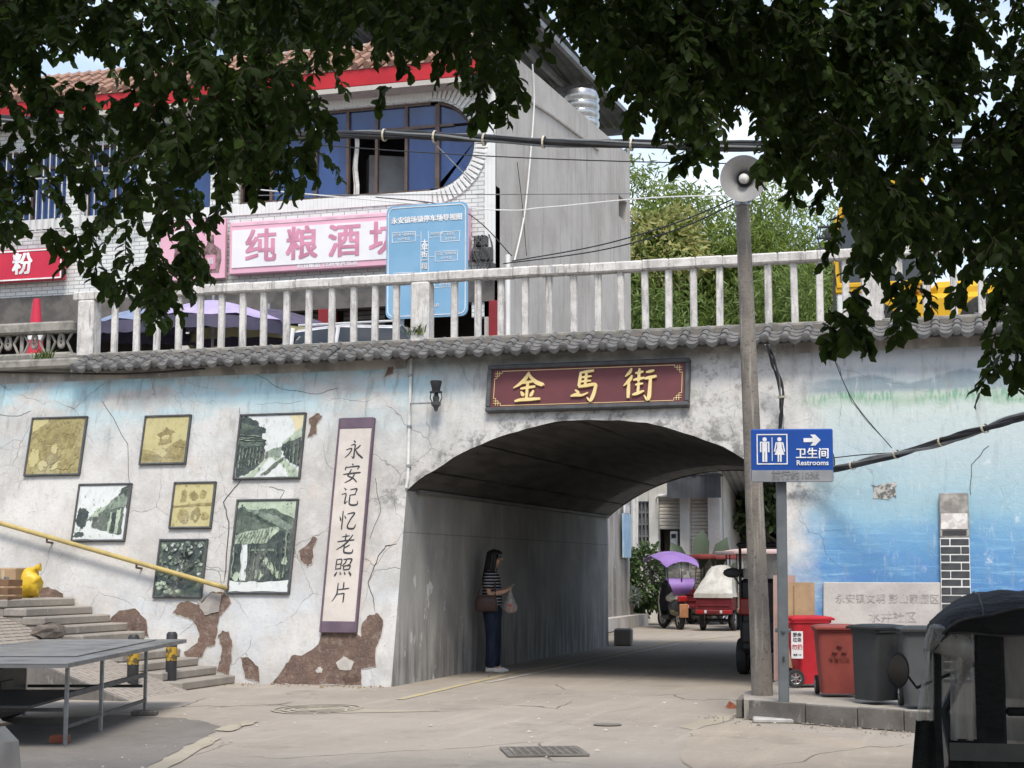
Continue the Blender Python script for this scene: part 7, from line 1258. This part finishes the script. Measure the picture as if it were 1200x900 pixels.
# big paddle leaves by the shutters
q = atY(822, 655, 45.6); o = thing('paddle_leaf_plant', 'cactus-like plant with huge upright paddle leaves by the right shutter', 'plant', (q.x, 45.6, .3)); m_pad = leafmat('paddle_leaf', (.075, .105, .075), (.11, .15, .10), .12)
MB().box((0, 0, .1), (.7, .6, .5), bev=.05).build('tub', m_cem, o)
for k, (dx, dz, tl, L_, w_) in enumerate(((-.35, 1.2, -.55, 1.0, .42), (.0, 1.25, .05, 1.15, .5), (.4, 1.2, .35, 1.05, .45), (.75, 1.15, 1.2, .9, .4))):
    p = Vector((dx*.4, 0, .35)); tip = Vector((math.sin(tl), -.1, math.cos(tl))); b_ = Vector((dx, -.1*k, dz*.95)); me = leaf_mesh('paddle', [tuple(b_)], [tuple(tip)], [(0, -1, .25)], [L_], [w_], m_pad); put('paddle', me, o); MB().tube([p, b_], [.04, .02], 6).build('stalk', m_pad, o)
# bamboo and other trees behind the bridge
m_bam = leafmat('bamboo_leaf', (.12, .175, .035), (.21, .275, .065), .35, .55, (.28, .37, .07)); m_bamd = leafmat('bamboo_leaf_dark', (.085, .135, .032), (.15, .21, .05), .3, .55); m_flow = leafmat('cream_blossom_leaf', (.17, .22, .06), (.40, .38, .16), .3, .6); m_culm = M('bamboo_culm', (.16, .19, .06), (.2, .2, .09), 4, .6, .05)
KT = np.array([(0, 0, 0), (.4, .5, .05), (1, 0, -.15), (.4, -.5, .05)]); KF = [(0, 2, 1), (0, 3, 2)]
def bamboo(label, x, y, r, h, n, mat, seed, lean=0.0, zlo=6.0):
    R = random.Random(seed); o = thing('bamboo_clump', label, 'bamboo', (x, y, 0), group='bamboo clumps behind the bridge'); mb = MB(); plumes = []
    for k in range(16):
        A = R.uniform(0, 2*PI); q = math.sqrt(R.random()); hh = h*R.uniform(.7, 1.02); tx, ty = r*q*math.cos(A), r*.7*q*math.sin(A); b = Vector((tx*.3, ty*.3, 0)); P = []
        for i in range(10): f = i/9; P.append(Vector((b.x+(tx-b.x)*f+tx*.35*f**3+lean*f*f, b.y+(ty-b.y)*f+ty*.3*f**3, hh*(f-.10*f**4))))
        mb.tube(P, [.05*(1-.85*i/9) for i in range(10)], 5); plumes += [p for p in smoothline(P, 4) if p.z > zlo]
    mb.build('culms', m_culm, o); m_ = n; idx = rng.integers(0, len(plumes), m_//9); C = np.array([tuple(plumes[i]) for i in idx])+rng.normal(size=(len(idx), 3))*np.array((r*.30, r*.25, .5)); C = C.repeat(9, 0); n2 = len(C); P = C+rng.normal(size=(n2, 3))*np.array((.24, .24, .14)); D = rng.normal(size=(n2, 3))*np.array((1, 1, .45))-np.array((0, 0, .75)); N = unit(n2)+np.array((0, 0, .6))
    put('foliage', leaf_mesh('foliage', P, D, N, rng.uniform(.2, .42, n2), rng.uniform(.05, .085, n2), mat, KT, KF), o); return o
def bx(px, Y): return atY(px, 300, Y).x
bamboo('tall bright bamboo clump touching the right edge of the grey gable', bx(752, 54), 54, 1.5, 17.0, 24000, m_bam, 1, .2)
bamboo('broad bright bamboo clump midway between gable and concrete pole', bx(808, 55), 55, 2.2, 15.2, 28000, m_bam, 2)
bamboo('feathery bamboo clump rising behind the loudspeaker pole', bx(868, 56), 56, 2.0, 16.4, 26000, m_bam, 3, .4)
bamboo('drooping bamboo clump just right of the concrete pole', bx(912, 57), 57, 1.5, 15.6, 13000, m_bam, 4, .7)
bamboo('lower dark bamboo clump behind the balusters', bx(840, 52), 52, 2.6, 12.2, 20000, m_bamd, 5)
bamboo('lower dark bamboo clump near the gable foot', bx(765, 52), 52, 2.0, 11.8, 16000, m_bamd, 6)
q = atY(775, 262, 53); bush('flowering_tree', 'tree with cream yellow blossom among the bamboo', 'tree', (q.x, 53, q.z-1.0), (1.5, 1.2, 1.5), 1500, .3, .11, m_flow, stems=5)
m_dkl = leafmat('dark_tree_leaf', (.03, .05, .02), (.075, .11, .035), .25)
def tree(label, x, y, r, h, n, mat, seed, ll=.3):
    o = thing('broadleaf_tree', label, 'tree', (x, y, 0)); R = random.Random(seed); MB().tube([(0, 0, 0), (.1, .05, h*.35), (-.05, 0, h*.6)], [.2, .15, .09], 8).build('trunk', m_bark, o); mb = MB(); C = []
    for k in range(11): A = R.uniform(0, 2*PI); e = Vector((r*R.uniform(.3, .85)*math.cos(A), r*R.uniform(.3, .85)*math.sin(A), h*R.uniform(.42, .92))); mb.tube([(0, 0, h*R.uniform(.25, .5)), e*.6+Vector((0, 0, h*.12)), e], [.07, .045, .02], 5); C.append(e)
    mb.build('limb', m_bark, o); i = rng.integers(0, len(C), n); P = np.array([tuple(C[k]) for k in i])+unit(n)*(rng.uniform(.2, 1, n)**.6)[:, None]*np.array((r*.42, r*.42, h*.13)); put('crown', leaf_mesh('crown', P, unit(n)-np.array((0, 0, .4)), unit(n)+np.array((0, 0, .8)), ll*rng.uniform(.6, 1.2, n), ll*.45*rng.uniform(.7, 1.2, n), mat), o); return o
tree('dark green tree seen under the lean-to beyond the underpass', hx(862), 51.5, 2.2, 4.8, 3500, m_dkl, 1); tree('dark green tree filling the right side of the underpass view', hx(892)+.2, 49.5, 1.9, 5.2, 3500, m_dkl, 2); tree('dark green shrubby tree behind the pink canopy tricycle', hx(842), 50.8, 1.7, 4.2, 2500, m_dkl, 3)
q = atY(1010, 390, 60); 
hills = MB().grid(lambda u, v: Vector((-160+420*u, 150+120*v, -1+(26*math.sin(PI*v)*(.5+.5*math.sin(u*9+1)*math.sin(u*4))+2)*(1 if v > 0 else 0))), 60, 10).build('hills', M('far_wooded_hill', (.09, .12, .075), (.06, .085, .055), .08, 1, 0), None, smooth=60); struct(hills)
# ================================================================== woman standing in the underpass
def skin(name, verts, edges, mat, parent, sub=2, root=0):
    me = bpy.data.meshes.new(name); bm = bmesh.new(); ly = bm.verts.layers.skin.verify(); vs = []
    for i, (p, r) in enumerate(verts): v = bm.verts.new(p); rr = r if isinstance(r, tuple) else (r, r); v[ly].radius = rr; v[ly].use_root = (i == root); vs.append(v)
    for a, b in edges: bm.edges.new((vs[a], vs[b]))
    bm.to_mesh(me); bm.free(); me.materials.append(mat); o = put(name, me, parent); o.modifiers.new('skin', 'SKIN').use_smooth_shade = True; s = o.modifiers.new('sub', 'SUBSURF'); s.levels = sub; s.render_levels = sub; return o
t = NT('skin'); t.b.inputs['Subsurface Weight'].default_value = .1; m_skin = t.done(t.mix(t.step(t.noise(t.obj, 20, 3), .4, .7), (.46, .28, .20), (.42, .25, .18)), .55, 0, .4)
t = NT('navy_white_stripes'); X, Y, Z = t.sep(t.obj); f = t.math('FRACT', t.math('MULTIPLY', t.math('ADD', Z, t.math('MULTIPLY', t.noise(t.obj, 7, 2), .012)), 23)); m_strp = t.done(t.mix(t.step(f, .30, .26), (.016, .018, .028), (.42, .42, .43)), .85, 0, .15)
t = NT('blue_jeans'); m_jean = t.done(t.mix(t.step(t.noise(t.map(t.obj, (3, 3, 1)), 4, 5), .38, .65), (.015, .022, .040), (.026, .036, .062)), .85, 0, .15); t.bump(t.noise(t.map(t.obj, (2, 2, 1)), 9, 4), .6, .02)
m_hair = M('black_hair', (.012, .010, .010), (.02, .017, .016), 9, .4, .4, 40, streak=True); m_shoe = M('white_trainer', (.62, .62, .61), (.5, .5, .49), 6, .6, .1); m_bag = M('brown_leather_bag', (.075, .045, .04), (.055, .034, .03), 4, .45, .1)
wp = atZ(577, 788); K = 1.04
w_ = thing('person', 'woman in striped T-shirt and jeans looking at her phone in the underpass', 'person', (wp.x, wp.y, 0), (0, 0, TH-.12)); w_.scale = (K, K, K)
# x forward, -y her right side (towards the road mouth)
V = [((0, 0, .95), (.125, .105)), ((-.005, 0, 1.08), (.115, .095)), ((-.01, 0, 1.24), (.125, .10)), ((-.015, 0, 1.36), (.09, .075)), ((-.005, 0, 1.435), .05), ((.015, 0, 1.49), .046), ((.035, 0, 1.555), (.070, .082)), ((.045, 0, 1.625), (.078, .092)),
     ((0, -.085, .90), .085), ((.01, -.09, .50), .056), ((-.015, -.09, .10), .037), ((.09, -.095, .045), .034), ((0, .085, .90), .085), ((.03, .09, .50), .056), ((.02, .09, .10), .037), ((.125, .095, .045), .034),
     ((-.015, -.155, 1.365), .048), ((-.03, -.205, 1.10), .046), ((.165, -.135, 1.135), .033), ((.225, -.12, 1.155), (.026, .017)), ((-.015, .155, 1.365), .048), ((-.02, .20, 1.10), .046), ((.16, .10, 1.15), .033), ((.215, .065, 1.175), (.026, .017))]
Ed = [(0, 1), (1, 2), (2, 3), (3, 4), (4, 5), (5, 6), (6, 7), (0, 8), (8, 9), (9, 10), (10, 11), (0, 12), (12, 13), (13, 14), (14, 15), (3, 16), (16, 17), (17, 18), (18, 19), (3, 20), (20, 21), (21, 22), (22, 23)]
def hand(base, pts):
    for ch in pts:
        prev = base
        for p, r in ch: V.append((p, r)); Ed.append((prev, len(V)-1)); prev = len(V)-1
hand(19, [[((.262, -.138+.016*k, 1.175+.004*k), .0085), ((.288, -.118+.014*k, 1.192), .008), ((.285, -.098+.012*k, 1.205-.002*k), .007)] for k in range(4)]+[[((.225, -.092, 1.182), .0095), ((.252, -.086, 1.205), .0085)]])
hand(23, [[((.252, .072-.016*k, 1.165+.006*k), .0085), ((.276, .058-.015*k, 1.180+.004*k), .008), ((.282, .035-.012*k, 1.192), .007)] for k in range(4)]+[[((.228, .03, 1.195), .0095), ((.25, .012, 1.21), .0085)]])
skin('body', V, Ed, m_skin, w_)
hd = MB(); hd.ball((.135, 0, 1.598), .018, 8, 6, sc3=(1.1, .7, 1.1)); hd.build('nose', m_skin, w_, smooth=60); mb = MB(); mb.tube([(.118, -.022, 1.560), (.126, 0, 1.558), (.118, .022, 1.560)], .006, 6); mb.build('mouth', M('lips', (.30, .10, .09), None, 3, .5, 0), w_, smooth=60)
for s in (-1, 1): MB().ball((.112, s*.032, 1.628), .011, 8, 6).build('eye', m_plast, w_, smooth=60); MB().tube([(.122, s*.018, 1.647), (.116, s*.045, 1.648)], .004, 5).build('eyebrow', m_hair, w_); MB().ball((.03, s*.082, 1.605), .022, 8, 6, sc3=(.7, .35, 1.1)).build('ear', m_skin, w_, smooth=60)
def hairf(u, v):      # u round the head from the right cheek over the back to the left cheek, v from crown to ends
    A = PI*(.37+1.26*u); k = min(v/.34, 1); r = math.sin(k*PI/2); dr = max(v-.34, 0)/.66
    x = .028+(.108+.010*math.sin(u*40))*r*math.cos(A)*(1+.05*dr)-.055*dr; y = (.100+.006*math.sin(u*55))*r*math.sin(A)*(1+.28*dr-.25*dr*dr); z = 1.735-.115*(1-math.cos(k*PI/2))-.36*dr-.03*math.sin(u*33)*dr
    return Vector((x, y, z))
hm = MB().grid(hairf, 40, 16); hm.grid(lambda u, v: Vector((.028+.112*math.sin(v*PI/2)*math.cos(2*PI*u), .098*math.sin(v*PI/2)*math.sin(2*PI*u), 1.729-.062*(1-math.cos(v*PI/2)))), 24, 6)
for s in (-1, 1): hm.grid(lambda u, v: Vector((.060-.03*u-.035*v*v, s*(.082+.015*u+.02*math.sin(v*PI)), 1.675-.36*v)), 6, 10)
h_ = hm.build('hair', m_hair, w_, smooth=60); so_ = h_.modifiers.new('thick', 'SOLIDIFY'); so_.thickness = .014; so_.offset = 0
# clothes follow the body
T_ = [((0, 0, .90), (.185, .165)), ((-.005, 0, 1.02), (.18, .155)), ((-.008, 0, 1.14), (.172, .148)), ((-.01, 0, 1.26), (.172, .148)), ((-.015, 0, 1.37), (.12, .105)), ((-.006, 0, 1.425), .066), ((-.015, -.16, 1.368), .085), ((-.03, -.205, 1.165), .084), ((-.015, .16, 1.368), .085), ((-.026, .205, 1.165), .084)]
skin('t_shirt', T_, [(0, 1), (1, 2), (2, 3), (3, 4), (4, 5), (4, 6), (6, 7), (4, 8), (8, 9)], m_strp, w_)
J = [((0, 0, .97), (.16, .14)), ((0, 0, .90), (.16, .14)), ((0, -.085, .80), .128), ((.01, -.09, .50), .096), ((-.01, -.09, .14), .088), ((-.008, -.09, .06), .088), ((0, .085, .80), .128), ((.03, .09, .50), .096), ((.022, .09, .14), .088), ((.024, .09, .06), .088)]
skin('jeans', J, [(0, 1), (1, 2), (2, 3), (3, 4), (4, 5), (1, 6), (6, 7), (7, 8), (8, 9)], m_jean, w_)
for s, x in ((-1, -.015), (1, .02)):
    mb = MB(); mb.grid(lambda u, v: Vector((x-.075+.275*u, s*.093+(v-.5)*(.085+.02*math.sin(PI*u)), .018+.0*u)), 8, 4); mb.v = []; mb.f = []; mb.m = []
    for k, (dx, ry_, rz_, z) in enumerate(((-.05, .04, .045, .05), (.0, .042, .055, .055), (.07, .046, .042, .042), (.13, .046, .034, .034), (.175, .038, .026, .026))): mb.lathe([(.001, -.001), (1, 0), (.001, .001)], n=12) if False else None
    rows = [[Vector((x+dx, s*.093+a*math.cos(2*PI*i/12), max(.0, zc_+b*math.sin(2*PI*i/12)))) for i in range(12)] for dx, a, b, zc_ in ((-.075, .012, .02, .03), (-.06, .036, .045, .042), (0, .042, .055, .05), (.07, .047, .045, .036), (.13, .047, .037, .028), (.18, .036, .028, .022), (.205, .012, .012, .02))]
    mb.add([p for r in rows for p in r], [(i*12+j, i*12+(j+1) % 12, (i+1)*12+(j+1) % 12, (i+1)*12+j) for i in range(6) for j in range(12)]+[list(range(12)), list(range(72, 84))]); mb.build('shoe', m_shoe, w_, smooth=60)
ph_ = thing('phone', 'pale phone held up in the woman\'s hands', 'phone', w_.location+Matrix.Rotation(TH-.12, 3, 'Z') @ Vector((.268*K, -.035*K, 1.20*K)), (0, -.75, TH-.12)); MB().box((0, 0, 0), (.150, .074, .009), bev=.004).build('case', M('pale_phone_case', (.55, .5, .45), None, 3, .4, 0), ph_); MB().box((-.002, 0, .0052), (.138, .066, .001)).build('screen', m_cglass, ph_)
hbg = thing('handbag', 'brown shoulder bag hanging at the woman\'s hip', 'bag', w_.location+Matrix.Rotation(TH-.12, 3, 'Z') @ Vector((-.06*K, -.215*K, .86*K)), (0, 0, TH-.12)); mb = MB(); rows = []
for z, a, b in ((0, .13, .035), (.02, .165, .055), (.12, .17, .06), (.2, .15, .045), (.235, .13, .02)): rows.append([Vector((a*math.copysign(abs(math.cos(2*PI*i/20))**.5, math.cos(2*PI*i/20)), b*math.copysign(abs(math.sin(2*PI*i/20))**.7, math.sin(2*PI*i/20)), z)) for i in range(20)])
mb.add([p for r in rows for p in r], [(i*20+j, i*20+(j+1) % 20, (i+1)*20+(j+1) % 20, (i+1)*20+j) for i in range(4) for j in range(20)]+[list(range(20)), list(range(80, 100))]); mb.build('bag_body', m_bag, hbg, smooth=50); MB().tube(smoothline([(-.13, 0, .22), (-.06, .03, .42), (.03, .10, .58), (.06, .17, .60)], 5), .012, 6).tube(smoothline([(.13, 0, .22), (.12, .06, .42), (.09, .13, .57), (.06, .17, .60)], 5), .012, 6).build('strap', m_bag, hbg)
pl = thing('plastic_bag', 'thin white plastic bag of red fruit hanging from the woman\'s hand', 'bag', w_.location+Matrix.Rotation(TH-.12, 3, 'Z') @ Vector((.27*K, -.11*K, .83*K)), (0, 0, TH-.12)); mb = MB(); rows = [[Vector((a*math.cos(2*PI*i/18)*(1+.10*math.sin(i*2.3)), a*.7*math.sin(2*PI*i/18)*(1+.12*math.sin(i*3.1)), z)) for i in range(18)] for z, a in ((0, .03), (.02, .085), (.08, .105), (.15, .085), (.24, .045), (.33, .016), (.36, .02))]
mb.add([p for r in rows for p in r], [(i*18+j, i*18+(j+1) % 18, (i+1)*18+(j+1) % 18, (i+1)*18+j) for i in range(6) for j in range(18)]+[list(range(18))]); mb.build('film', film('thin_white_bag_film', (.85, .85, .85), .35), pl, smooth=60)
for k, (x, y, z) in enumerate(((-.03, 0, .06), (.045, .01, .055), (.01, -.03, .115))): MB().ball((x, y, z), .042, 10, 7).build('fruit', M('red_fruit', (.40, .06, .04), (.45, .15, .06), 5, .4, 0), pl, smooth=60)
# ================================================================== the two street trees hanging over the view
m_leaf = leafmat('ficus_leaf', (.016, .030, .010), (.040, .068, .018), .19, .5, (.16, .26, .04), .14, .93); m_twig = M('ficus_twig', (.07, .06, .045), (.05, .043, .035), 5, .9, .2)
DC = 8.0
def CP(px, py, df=0.0): return vw((px-600)/FOC*(DC+df), DC+df, EYE+(668-py)/FOC*(DC+df))   # the underside rises with distance
def interp(tab, x):
    if x <= tab[0][0]: return tab[0][1]
    for (a, b), (c, d) in zip(tab[:-1], tab[1:]):
        if x <= c: return b+(d-b)*(x-a)/(c-a+1e-9)
    return tab[-1][1]
EDGE_L = [(-420,310),(0,305),(25,300),(50,285),(85,335),(108,350),(128,330),(150,380),(172,410),(190,420),(205,405),(216,345),(240,300),(268,275),(300,240),(335,240),(358,245),(370,225),(376,85),(392,58),(412,66),(440,82),(462,112),(482,70),(505,66),(535,92),(560,132),(590,142),(604,120),(610,20),(614,-40),(620,-100),(630,-400)]
EDGE_R = [(575,-400),(590,-110),(600,-70),(612,-15),(632,25),(655,45),(672,48),(690,70),(705,90),(722,106),(740,152),(760,142),(782,140),(800,190),(814,212),(828,170),(840,140),(872,140),(890,160),(906,225),(922,236),(945,238),(960,212),(978,240),(990,335),(1005,345),(1040,350),(1075,345),(1090,350),(1120,335),(1150,345),(1165,360),(1180,440),(1200,455),(1600,460)]
HOLES_L = [(88,78,62,38,.12),(36,190,60,56,.4),(135,205,40,50,.65),(215,205,34,44,.65),(300,200,30,26,.7),(352,88,40,22,.35),(498,80,55,18,.5),(26,300,62,50,.0),(95,290,40,50,.35),(150,300,60,60,.55),(235,260,40,45,.55),(340,165,30,50,.75)]
HOLES_R = [(1185,50,28,95,.12),(1150,170,40,34,.45),(1062,190,40,25,.6),(1130,290,40,40,.7),(1060,300,40,30,.8),(740,130,40,40,.7),(1010,265,40,30,.5),(720,90,40,30,.8),(840,150,25,30,.7)]
def crown_points(edge, holes, x0, x1, n, hang, seed):
    R = random.Random(seed); out = []
    while len(out) < n:
        px = R.uniform(x0, x1); ye = interp(edge, px); py = R.uniform(-330, ye-hang)
        if ye-hang < -330: continue
        keep = 1.0
        for hx_, hy_, rx_, ry_, kf in holes:
            if ((px-hx_)/rx_)**2+((py+hang*.5-hy_)/ry_)**2 < 1: keep = min(keep, kf)
        if py < -40: keep *= .55
        if R.random() < keep: out.append((px, py, R.uniform(-1.3, 1.3)))
    return out
def sprigs(starts, length, nleaf, seed, lsize=.085):
    R = np.random.default_rng(seed); P = []; D = []; N = []; Ln = []; Wd = []; tw = []
    for s in starts:
        A = R.uniform(0, 2*PI); out = np.array((math.cos(A), math.sin(A), 0)); L_ = length*R.uniform(.6, 1.15); pts = []; p = np.array(s, float); d = out*.7+np.array((0, 0, .05)); k = 7
        for i in range(k): pts.append(p.copy()); d = d+np.array((0, 0, -.30)); dn = d/np.linalg.norm(d); p = p+dn*L_/k
        tw.append([Vector(q) for q in pts[::2]])
        for i in range(nleaf):
            f = (i+.6)/nleaf*(k-1); j = min(int(f), k-2); q = pts[j]+(pts[j+1]-pts[j])*(f-j); t = pts[j+1]-pts[j]; t = t/np.linalg.norm(t); sd = np.cross(t, (0, 0, 1.)); sd = sd/(np.linalg.norm(sd)+1e-6)*(1 if i % 2 else -1)
            dd = t*.55+sd*.8+R.normal(size=3)*.35-np.array((0, 0, .45)); P.append(q); D.append(dd); N.append(np.array((0, 0, .8))+R.normal(size=3)*.7+out*.4); z = lsize*R.uniform(.65, 1.2); Ln.append(z); Wd.append(z*R.uniform(.48, .64))
    return np.array(P), np.array(D), np.array(N), np.array(Ln), np.array(Wd), tw
def street_tree(label, base, edge, holes, x0, x1, n, seed, extra, over):
    o = thing('street_tree', label, 'tree', base); b = np.array(tuple(base)); starts = [CP(px, py, df) for px, py, df in crown_points(edge, holes, x0, x1, n, 58, seed)]
    st2 = [CP(px, py, df) for px, py, df in extra]
    P, D, N, Ln, Wd, tw = sprigs([tuple(v) for v in starts], .28, 15, seed, .070); P2, D2, N2, L2, W2, tw2 = sprigs([tuple(v) for v in st2], .22, 12, seed+5, .088)
    R = random.Random(seed+9); ov = []
    for i in range(over): fwd = R.uniform(-8.0, 7.2); lat = R.uniform(-7.5, 0.2) if base.x < -4 else R.uniform(-.2, 7.0); z = EYE+.418*max(fwd, 1.6)+R.uniform(.55, 2.0) if fwd > .5 else R.uniform(2.0, 5.2); ov.append(tuple(vw(lat, fwd, z)))  # unseen sprays over and behind the camera, added to shade the crown
    P3, D3, N3, L3, W3, tw3 = sprigs(ov, .45, 9, seed+7, .30)
    Pa, Da, Na, La, Wa = (np.concatenate(z) for z in ((P, P2), (D, D2), (N, N2), (Ln, L2), (Wd, W2)))
    c = np.array(tuple(vw(0, 1))); F = np.array(tuple(F0)); Rr = np.array(tuple(R0)); rel = Pa-np.array((0, 0, EYE)); dep = rel@F; sx_ = 600+FOC*(rel@Rr)/dep; sy_ = 668-FOC*rel[:, 2]/dep
    vis = (sx_ > 5) & (sx_ < 1195) & (sy_ > 5); order = np.argsort(np.where(vis, dep, 99)); pick = order[:300]
    # the three hundred nearest leaves in view are leaves of their own (four shared leaf shapes)
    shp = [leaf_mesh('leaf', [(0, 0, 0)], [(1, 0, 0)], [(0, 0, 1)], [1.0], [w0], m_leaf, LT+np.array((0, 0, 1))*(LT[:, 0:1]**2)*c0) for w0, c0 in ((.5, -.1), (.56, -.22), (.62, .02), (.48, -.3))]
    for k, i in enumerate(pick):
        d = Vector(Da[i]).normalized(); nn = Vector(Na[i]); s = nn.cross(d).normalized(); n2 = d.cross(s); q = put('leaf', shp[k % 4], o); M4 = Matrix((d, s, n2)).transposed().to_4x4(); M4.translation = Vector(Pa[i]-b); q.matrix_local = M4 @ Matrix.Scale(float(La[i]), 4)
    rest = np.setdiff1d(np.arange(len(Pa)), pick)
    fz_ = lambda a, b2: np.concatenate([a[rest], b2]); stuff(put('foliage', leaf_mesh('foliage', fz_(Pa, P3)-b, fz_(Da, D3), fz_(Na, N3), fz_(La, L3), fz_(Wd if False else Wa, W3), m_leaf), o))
    mb = MB()
    for q in tw+tw2: mb.tube([v-Vector(base) for v in q], [.006, .0045, .003, .002][:len(q)], 3, caps=False)
    stuff(mb.build('twigs', m_twig, o)); H_ = 6.2
    MB().tube([(0, 0, -.1), (.05, .05, 1.0), (-.03, .02, 2.4), (.1, 0, 3.6)], [.30, .24, .20, .15], 12).lathe([(.42, -.05), (.32, .12), (.27, .35)], n=12).build('trunk', m_bark, o, smooth=60)
    R = random.Random(seed); mb = MB(); top = Vector((.1, 0, 3.4)); rad = sorted(R.sample([i for i, v in enumerate(starts) if v.z > EYE+.40*DC], 22))
    for i in rad: e = starts[i]-Vector(base); m_ = top.lerp(e, .5)+Vector((0, 0, .45)); mb.tube(smoothline([top, top.lerp(m_, .5)+Vector((0, 0, .3)), m_, e], 4), [.06-.054*j/12 for j in range(13)], 6)
    for v in ov[::70]: e = Vector(v)-Vector(base); mb.tube(smoothline([top, top.lerp(e, .5)+Vector((0, 0, .5)), e], 5), [.05-.042*j/10 for j in range(11)], 6)
    mb.build('limb', m_bark, o, smooth=60); return o
xl_ = [(88,286,.1),(80,270,-.2),(108,310,.3),(112,296,0),(184,352,.2),(190,330,-.2),(176,330,.2),(196,310,.1),(160,320,.3),(184,300,-.3),(206,290,.2),(50,262,.2),(358,190,.2),(352,170,-.1),(364,150,.1),(560,110,.1),(596,112,0),(582,104,.2),(574,90,.3),(455,90,.2),(232,262,.2),(255,240,.1)]
xr_ = [(985,372,-.6),(975,362,-.5),(1000,366,-.4),(1012,372,-.6),(968,378,-.5),(1020,360,-.3),(1005,385,-.5),(990,388,-.4),(1074,362,-.5),(1068,345,-.3),(1080,335,-.2),(1062,325,0),(1095,318,.2),(1188,420,-.4),(1176,428,-.3),(1196,430,-.2),(1184,400,-.4),(1195,385,-.2),(1172,390,0),(1050,318,.3),(1020,330,.1),(1000,340,0),(1130,330,.2),(1150,318,.1),(742,118,.1),(756,112,.3),(806,160,.2),(812,172,0),(925,188,.2),(940,190,-.1),(1180,15,.2),(1190,140,.3)]
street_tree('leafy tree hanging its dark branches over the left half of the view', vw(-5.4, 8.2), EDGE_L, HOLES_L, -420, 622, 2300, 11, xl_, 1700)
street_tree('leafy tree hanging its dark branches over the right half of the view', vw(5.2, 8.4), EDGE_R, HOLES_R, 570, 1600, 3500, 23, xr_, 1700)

# small litter on the road: grit, leaf scraps
lt = MB(); R = random.Random(31)
for k in range(420):
    if k % 3 == 0: p = k0+kd*R.uniform(-.4, 2.2)+nk*R.uniform(.0, .7)*R.random()
    elif k % 3 == 1: p = Vector((R.uniform(-10.5, -7.7), 19.85-abs(R.gauss(0, .22)), 0))
    else: q = vw(R.uniform(-3.6, 2.6), R.uniform(12.5, 20), 0); p = q
    if p.y > 19.8: continue
    s_ = R.uniform(.006, .022)*(1.7 if R.random() < .12 else 1); A = R.uniform(0, PI); c_, n_ = math.cos(A)*s_, math.sin(A)*s_
    lt.add([(p.x-c_, p.y-n_, .009), (p.x+n_*.6, p.y-c_*.6, .010), (p.x+c_, p.y+n_, .012), (p.x-n_*.6, p.y+c_*.6, .010), (p.x, p.y, .012+s_*.5)], [(0, 1, 4), (1, 2, 4), (2, 3, 4), (3, 0, 4)], k % 3)
stuff(tag(lt.build('road_litter', [M('litter_grit', (.20, .18, .155), None, 5, .9, 0), M('dry_leaf_scrap', (.20, .13, .06), None, 5, .9, 0), M('pale_chip', (.45, .42, .37), None, 5, .9, 0)]), 'scattered grit and dry leaf scraps on the road'))
